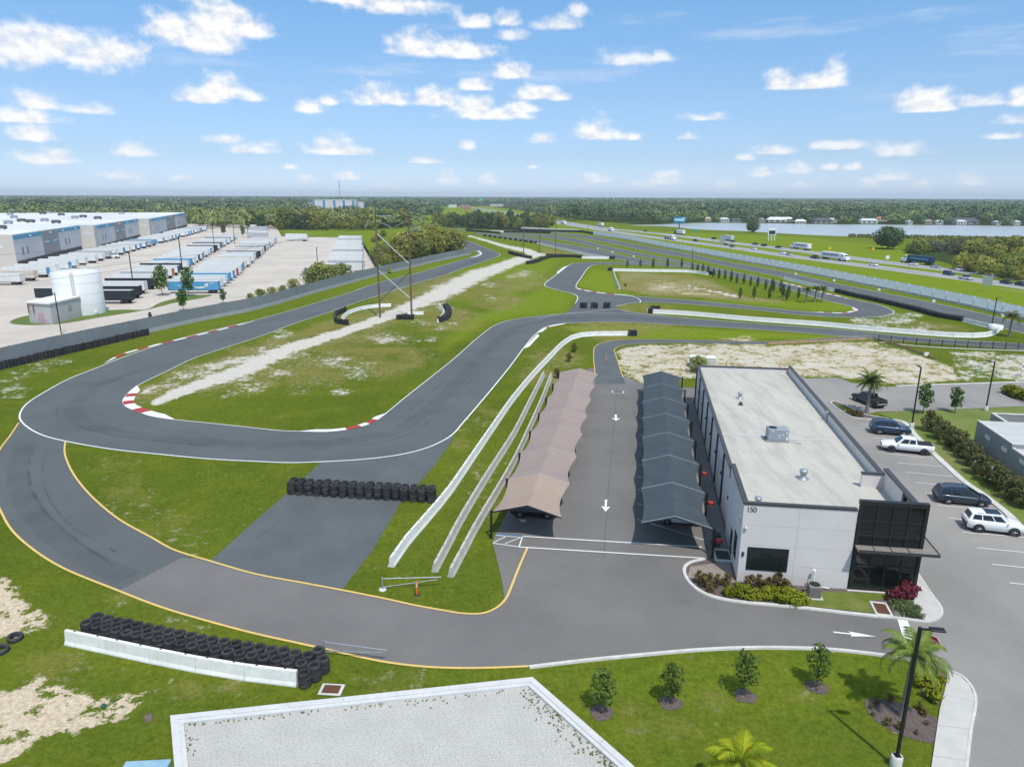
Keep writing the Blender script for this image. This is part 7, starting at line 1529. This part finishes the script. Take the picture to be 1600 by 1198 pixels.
for (x, y, h, arm, lab) in [(1080.6,420.5,8.5,(0, 1),'thin pole standing behind the brown grass bowl'), (1549.5,509,7.2,(1, 0),'black lamp post beside the round concrete ring'), (96,522.5,9.5,(-1, 0),'lamp post with a left arm before the water tank'), (210,458,13.5,(0, 1),'lamp post in the yard right of the water tank'), (289,455,18,(0, 1),'lamp post in the yard above the blue trailers'), (336,396,17,(0, 1),'lamp post in the yard among the middle trailers'), (497,424,10,(0, 1),'thin pole at the left end of the pale trailers'), (567,432,6,(0, 1),'short thin pole at the right end of the pale trailers'), (367,382,14,(0, 1), 'lamp post in the yard near the far trailers'), (388,372,14,(0, 1), 'lamp post in the yard before the far grey trailers')]:
    lamp(g(x, y), h, arm, lab, False, 1, .1 if h < 10 else .14)

# ------------------------------------------------------------------ wooden transmission poles and wires
def pole(root, base, h, r_=.26):
    b_ = base - root.location; return MB().tube([(b_.x, b_.y, 0), (b_.x, b_.y, h * .5), (b_.x, b_.y, h)], [r_, r_ * .85, r_ * .62], 10).build('pole', M['wood'], root)
def bar(root, a, b_, r_, m, name='cross_arm'): return MB().tube([a - root.location, b_ - root.location], r_, 6).build(name, M[m], root)
pa, pb = g(594,496), g(643.5,499); hA, hB = 29.8, 28.6
hf = empty('transmission_pole_pair', pa, 0, 'pair of tall brown wooden poles with crossed braces in the infield', 'utility pole')
pole(hf, pa, hA); pole(hf, pb, hB)
def onp(p, px, py):                                          # height on a pole seen at photo row py
    d = ray(px, py); k = math.hypot(p.x, p.y) / math.hypot(d.x, d.y); return Vector((p.x, p.y, CAMH + d.z * k))
for (ya, yb, c) in ((366, 412, 'galv'), (401, 368, 'wood'), (423, 466, 'galv'), (470, 425, 'wood')): bar(hf, onp(pa, 591, ya) + Vector((.25, -.1, 0)), onp(pb, 640, yb) + Vector((-.25, -.1 if c == 'galv' else .12, 0)), .11, c, 'brace')
dx = (pb - pa).normalized()
A1 = onp(pa, 590, 337.5); bar(hf, A1 - dx * .4, A1 + dx * 4.6, .14, 'galv'); A2 = onp(pb, 639, 361); bar(hf, A2, A2 + dx * 3.2 + Vector((0, 0, .7)), .14, 'galv')
bar(hf, onp(pa, 589, 345), onp(pa, 589, 352) - dx * 3.0, .10, 'galv', 'brace'); A3 = onp(pa, 590, 344); bar(hf, A3, onp(pa, 590, 354) + dx * 4.0, .08, 'galv', 'brace'); bar(hf, onp(pb, 638, 345), onp(pb, 638, 354) - dx * 3.8, .08, 'galv', 'brace')
for p in (A1 + dx * 4.3, A2 + dx * 3.0 + Vector((0, 0, .6)), onp(pa, 589, 352) - dx * 3.0, onp(pa, 590, 354) + dx * 4.0):
    q = p - hf.location; MB().lathe([(.05, 0), (.16, -.1), (.08, -.2), (.16, -.3), (.08, -.4), (.16, -.5), (.05, -.7)], q, 8).build('insulator', M['galv'], hf)
def far_poles(pxs, label, arm_h=.86, r_=.24):
    b0 = g(*pxs[0][0]); root = empty('transmission_poles', b0, 0, label, 'utility pole'); tops = []
    for (px, topy) in pxs:
        p = g(*px); t = onp(p, px[0], topy); pole(root, p, t.z, r_); tops.append((p, t.z))
        z = t.z * arm_h; a = Vector((p.x, p.y, z)); bar(root, a + Vector((-2.6, 0, -.5)), a + Vector((0, 0, .6)), .1, 'galv'); MB().lathe([(.05, 0), (.16, -.2), (.08, -.4), (.16, -.6), (.05, -.9)], a + Vector((-2.6, 0, -.5)) - root.location, 8).build('insulator', M['galv'], root)
    return tops
far1 = far_poles([((818,402.5),312), ((843,398),322), ((868,399),322)], 'row of three brown wooden poles beyond the thin sand path')
far2 = far_poles([((727.5,370.5),318), ((742.5,368),321)], 'two distant wooden poles where the thin path ends')
def wire(a, b_, sag, r_, label, group):
    c = a.copy(); pts = []
    for k in range(25):
        f = k / 24; p = a.lerp(b_, f); p.z -= sag * 4 * f * (1 - f); pts.append(p - c)
    o = MB().tube(pts, r_, 4, cap=False).build('power_line', M['dgrey'], None, c); tag(o, label, 'power line', group)
left = Vector((-190, 60, 0))
for i, (p, z, nm) in enumerate(((A1 + dx * .2, 25.5, 'upper'), (onp(pa, 589, 352) - dx * 3.0 + Vector((0, 0, -.7)), 21.5, 'middle'), (A1 + dx * 4.3 + Vector((0, 0, -.7)), 17.5, 'lower'))):
    wire(p, left + Vector((0, i * 6, z - 4)), 4.5 + i, .03, '%s dark power line running left from the wooden pole pair over the yard' % nm, 'power lines over the yard')
for i, (p, q) in enumerate(((A1 + dx * 4.3, far1[0]), (A2 + dx * 3.0, far1[1]), (onp(pb, 639, 330), far1[2]))):
    wire(p + Vector((0, 0, -.7)), Vector((q[0].x - 2.6, q[0].y, q[1] * .86 - .5)), 4, .022, '%s thin power line from the near pole pair to the three far poles' % ['left', 'middle', 'right'][i], 'power lines over the infield')
for i, q in enumerate(far2): wire(Vector((far1[i][0].x, far1[i][0].y, far1[i][1] * .86)), Vector((q[0].x, q[0].y, q[1] * .86)), 3, .022, '%s thin power line between the far and the farthest poles' % ['left', 'right'][i], 'power lines beyond the path')

# ------------------------------------------------------------------ gates, cones, grates, units, signs
def gate(a, b_, label, h=1.0, base_block=True):
    A, B_ = g(*a), g(*b_); root = empty('pipe_gate', A, math.atan2(B_.y - A.y, B_.x - A.x), label, 'gate'); L_ = (B_ - A).length
    MB().tube([(0, 0, 0), (0, 0, h + .15)], .07, 8).build('post', M['galv'], root)
    MB().tube([(.07, 0, h), (L_, 0, h * .93)], .045, 8).tube([(.07, 0, .25), (L_ * .93, 0, h * .72)], .035, 8).tube([(L_ * .52, 0, .52), (L_ * .52, 0, h * .95)], .03, 6).tube([(L_ * .93, 0, h * .6), (L_ * .93, 0, h * .94)], .03, 6).build('swing_arm', M['galv'], root)
    if base_block: MB().lathe([(.32, 0), (.30, .1), (.01, .12)], (0, 0, 0), 10).build('footing', M['kerb'], root)
gate((598,921), (690,917), 'open grey pipe gate on the grass beside the orange marker post'); gate((508,1022), (606,1034), 'open grey pipe gate along the yellow line by the tyre pile', 1.0, False)
def channelizer(px, h, label):
    o = empty('marker_post', g(*px) + Vector((0, 0, .03)), 0, label, 'traffic marker'); MB().lathe([(.24, 0), (.24, .05), (.14, .08), (.01, .08)], (0, 0, 0), 8).build('base', M['rubber'], o); MB().lathe([(.10, .08), (.055, h), (.05, h + .05), (.01, h + .06)], (0, 0, 0), 14).build('tube', M['orange'], o)
    MB().lathe([(.083, h * .62), (.078, h * .74)], (0, 0, 0), 14).lathe([(.072, h * .82), (.068, h * .92)], (0, 0, 0), 14).build('reflective_band', M['white'], o)
channelizer((651.5,929), 1.15, 'orange marker post with white bands on the grass by the pipe gate'); channelizer((947,565.5), 1.0, 'orange and white marker post in the narrow road beyond the canopies')
def grate(px, wx, wy, rz, label, frame='kerb', m='rust', h=.06):
    o = empty('drain_grate', g(*px) + Vector((0, 0, .03)), rz, label, 'drain'); MB().box((0, 0, h / 2), (wx, wy, h)).build('frame', M[frame], o, bevel=.01); mb = MB().box((0, 0, h + .004), (wx * .74, wy * .72, .006)); o2 = mb.build('grid', M['black'], o)
    mb = MB(); n = 11
    for k in range(n): mb.box((0, -wy * .34 + k * wy * .68 / (n - 1), h + .012), (wx * .74, wy * .035, .012))
    mb.build('bar', M[m], o)
grate((518,1078), 1.5, 1.05, R(-4), 'rusty square drain grate in a white frame on the near grass'); grate((1377,952), 1.25, 2.0, R(-12), 'rusty drain grate in a concrete slab beside the entrance planting'); grate((965.5,612.5), 2.0, 1.1, UA, 'dark drain grate in the middle of the alley between the canopies', 'kerb', 'dgrey', .03); grate((1129,869), 1.6, 2.2, UA, 'dark square well grate beside the workshop corner', 'kerb', 'dgrey', .12)
cu = empty('condenser_unit', g(1270.5,932), UA, 'taupe condenser unit with round fan beside the golden shrubs', 'air conditioner'); MB().box((0, 0, .06), (1.25, 1.15, .12)).build('pad', M['kerb'], cu); MB().box((0, 0, .64), (.95, .9, 1.02)).build('housing', M['acbrown'], cu, bevel=.03)
mb = MB()
for k in range(9): mb.box((0, -.452, .25 + k * .09), (.86, .012, .02))
mb.build('louvre', M['dgrey'], cu); MB().lathe([(.02, 1.16), (.38, 1.165), (.42, 1.15)], (0, 0, 0), 20).build('fan_grille', M['black'], cu)
vp = empty('vent_pipe', B(5.95, -.35), UA, 'white plastic vent pipe against the front wall left of the condenser', 'pipe'); MB().tube([(0, 0, 0), (0, 0, 1.55)], .09, 10).tube([(0, 0, 1.5), (0, 0, 1.75)], .13, 10).tube([(-.3, .1, 0), (-.3, .1, .8)], .05, 8).build('riser', M['white'], vp); MB().tube([(0, 0, .25), (.5, 0, .25), (1.3, 0, .18)], .05, 8).build('branch', M['white'], vp)
for (p, lab) in ((B(.3, -.12, 5.0), 'small white camera high on the front wall near its left corner'), (B(-.12, 1.1, 5.1), 'small white camera on the shaded side wall near the corner')):
    c = empty('wall_camera', p, UA, lab, 'camera'); MB().lathe([(.0, -.12), (.13, -.08), (.14, .02), (.1, .06)], (0, 0, 0), 12).build('dome', M['white'], c); MB().box((0, .06, .05), (.1, .16, .08)).build('bracket', M['white'], c)
ib = MB().box((0, 0, 0), (.18, .1, .42)).build('wall_box', M['dgrey'], None, B(.28, -.055, 2.6), UA, bevel=.02); tag(ib, 'small dark box on the front wall left of the window', 'wall box')
db = empty('waste_bin', B(-1.1, 6.2), UA, 'black wheeled bin beside the workshop wall behind the canopy post', 'bin'); MB().box((0, 0, .55), (.65, .75, 1.0)).build('body', M['dgrey'], db, bevel=.04); MB().box((0, 0, 1.1), (.72, .82, .08)).build('lid', M['black'], db, bevel=.02)
for s in (-.28, .28): MB().lathe([(.02, -.05), (.12, -.05), (.12, .05), (.02, .05)], (s, .38, .12), 10, 0, 'y').build('wheel', M['black'], db)
# stop sign, its face turned to the drive
st_ = empty('stop_sign', g(1449,1055), R(-24), 'red octagonal stop sign behind the near lamp post', 'sign'); MB().box((0, .05, 1.5), (.06, .05, 3.0)).build('post', M['galv'], st_)
def octo(r_): return [(r_ * math.cos(R(22.5 + 45 * k)), 0, 2.62 + r_ * math.sin(R(22.5 + 45 * k))) for k in range(8)]
def octplate(r_, y0, y1, m, name, par):
    a = [(x, y0, z) for x, _, z in octo(r_)]; b_ = [(x, y1, z) for x, _, z in octo(r_)]; return MB().add(a + b_, [tuple(range(8)), tuple(range(15, 7, -1))] + [(k, (k + 1) % 8, (k + 1) % 8 + 8, k + 8) for k in range(8)]).build(name, m, par)
st_.rotation_euler.z = R(-62)
octplate(.44, .0, .02, M['white'], 'border', st_); octplate(.40, -.006, -.001, mat('stop red', (.5, .02, .03)), 'face', st_)
tme = text_mesh('lettering', 'STOP', .30, M['white'], .004); o = bpy.data.objects.new('lettering', tme); col.objects.link(o); o.parent = st_; o.location = (0, -.012, 2.62); o.rotation_euler = (R(90), 0, 0)
# small things on the near grass and in the cleared lot
o = MB().lathe([(.16, 0), (.17, .1), (.1, .2), (.02, .22)], (0, 0, 0), 12).tube([(.1, .1, .08), (.5, .6, .05), (.75, .95, .03)], .02, 5).build('valve_cover', mat('dark green plastic', (.02, .10, .05)), None, g(162,1104)); tag(o, 'small dark green valve cover with thin cord on the near bare sand', 'valve cover')
o = MB().lathe([(.32, 0), (.28, .12), (.2, .26), (.05, .3)], (0, 0, 0), 9).build('tree_stump', M['bark'], None, g(232,1122)); tag(o, 'dark low stump at the corner of the gravel bed', 'stump')
bl = empty('blue_bin', g(226,1234), R(4), 'flat blue bin lid at the bottom edge beside the gravel bed', 'bin'); MB().box((0, 0, .55), (2.3, 1.6, 1.1)).build('body', mat('faded blue steel', (.10, .2, .28), (.14, .25, .33), 2), bl, bevel=.03); MB().box((0, 0, 1.14), (2.4, 1.7, .07)).build('lid', mat('pale blue lid', (.22, .36, .46), (.28, .42, .5), 2), bl, bevel=.02)
o = MB().box((0, 0, .5), (.9, .08, 1.0)).box((0, 0, 1.3), (.7, .08, .5)).box((0, .05, .8), (.08, .08, 1.6)).build('road_sign', M['black'], None, g(235,497)); tag(o, 'small black sign standing alone on the pale road behind the fence', 'sign')
bx = MB().box((0, 0, .9), (4.6, 2.4, 1.8)).box((0, 0, 1.83), (4.7, 2.5, .06), 0, 1).build('storage_container', mats('kerb', 'white'), None, g(1097,572), R(-12)); tag(bx, 'white storage container behind the far corner of the workshop', 'container')
dup_ = scb.put(g(1090,581), .45, 'green bush at the corner behind the workshop', None, 2)
hd = MB().tube([(-.5, 0, 0), (-.5, 0, 1.5), (-.35, 0, 1.8), (.35, 0, 1.8), (.5, 0, 1.5), (.5, 0, 0)], .09, 8).tube([(-.5, 0, .7), (.5, 0, .7)], .08, 8).build('backflow_pipe', M['silt'], None, g(1138.5,578), UA); tag(hd, 'tan looped pipe on the sand behind the workshop', 'pipe')
sgn = empty('site_sign', g(1599,588), R(15), 'white site sign at the right edge of the cleared lot', 'sign'); MB().box((0, 0, 1.9), (1.6, .06, 1.4)).build('board', M['white'], sgn); MB().box((-.6, .06, 1), (.08, .08, 2)).build('post', M['galv'], sgn); MB().box((0, -.035, 1.9), (1.3, .01, .3)).build('band', mat('sign navy', (.02, .04, .12)), sgn)
pp = MB().tube([(-.3, 0, 0), (-.3, 0, 2.3)], .06, 6).tube([(.3, 0, 0), (.3, 0, 2.1)], .06, 6).build('green_standpipe', mat('pale green pipe', (.3, .5, .45)), None, g(1530,583)); tag(pp, 'pair of pale green upright pipes on the sandy lot', 'pipe')
for i, (x, y) in enumerate(((889,565), (897,550), (871,590), (977,448))): brn.put(g(x, y), 1.5 if i < 3 else 1.1, ['dark bush at the grass edge near the far canopy corner', 'dark bush below the bend of the white wall', 'dark bush at the far end of the bare barrier rows', 'small brown bush at the left tip of the grass bowl'][i], None, i % 3)

# ------------------------------------------------------------------ haze
HAZE = 9e-5
if HAZE:
    hm = bpy.data.materials.new('haze'); hm.use_nodes = True; nt = hm.node_tree; nt.nodes.clear(); v = nt.nodes.new('ShaderNodeVolumePrincipled'); v.inputs['Density'].default_value = HAZE; v.inputs['Color'].default_value = (.86, .94, 1, 1); v.inputs['Anisotropy'].default_value = 0
    ou = nt.nodes.new('ShaderNodeOutputMaterial'); nt.links.new(v.outputs[0], ou.inputs['Volume'])
    S = 16000.0; o = MB().box((0, 0, 45), (2 * S, 2 * S, 96)).build('haze', hm); tag(o, 'thin pale blue summer haze over the whole view', 'haze', kind='stuff')
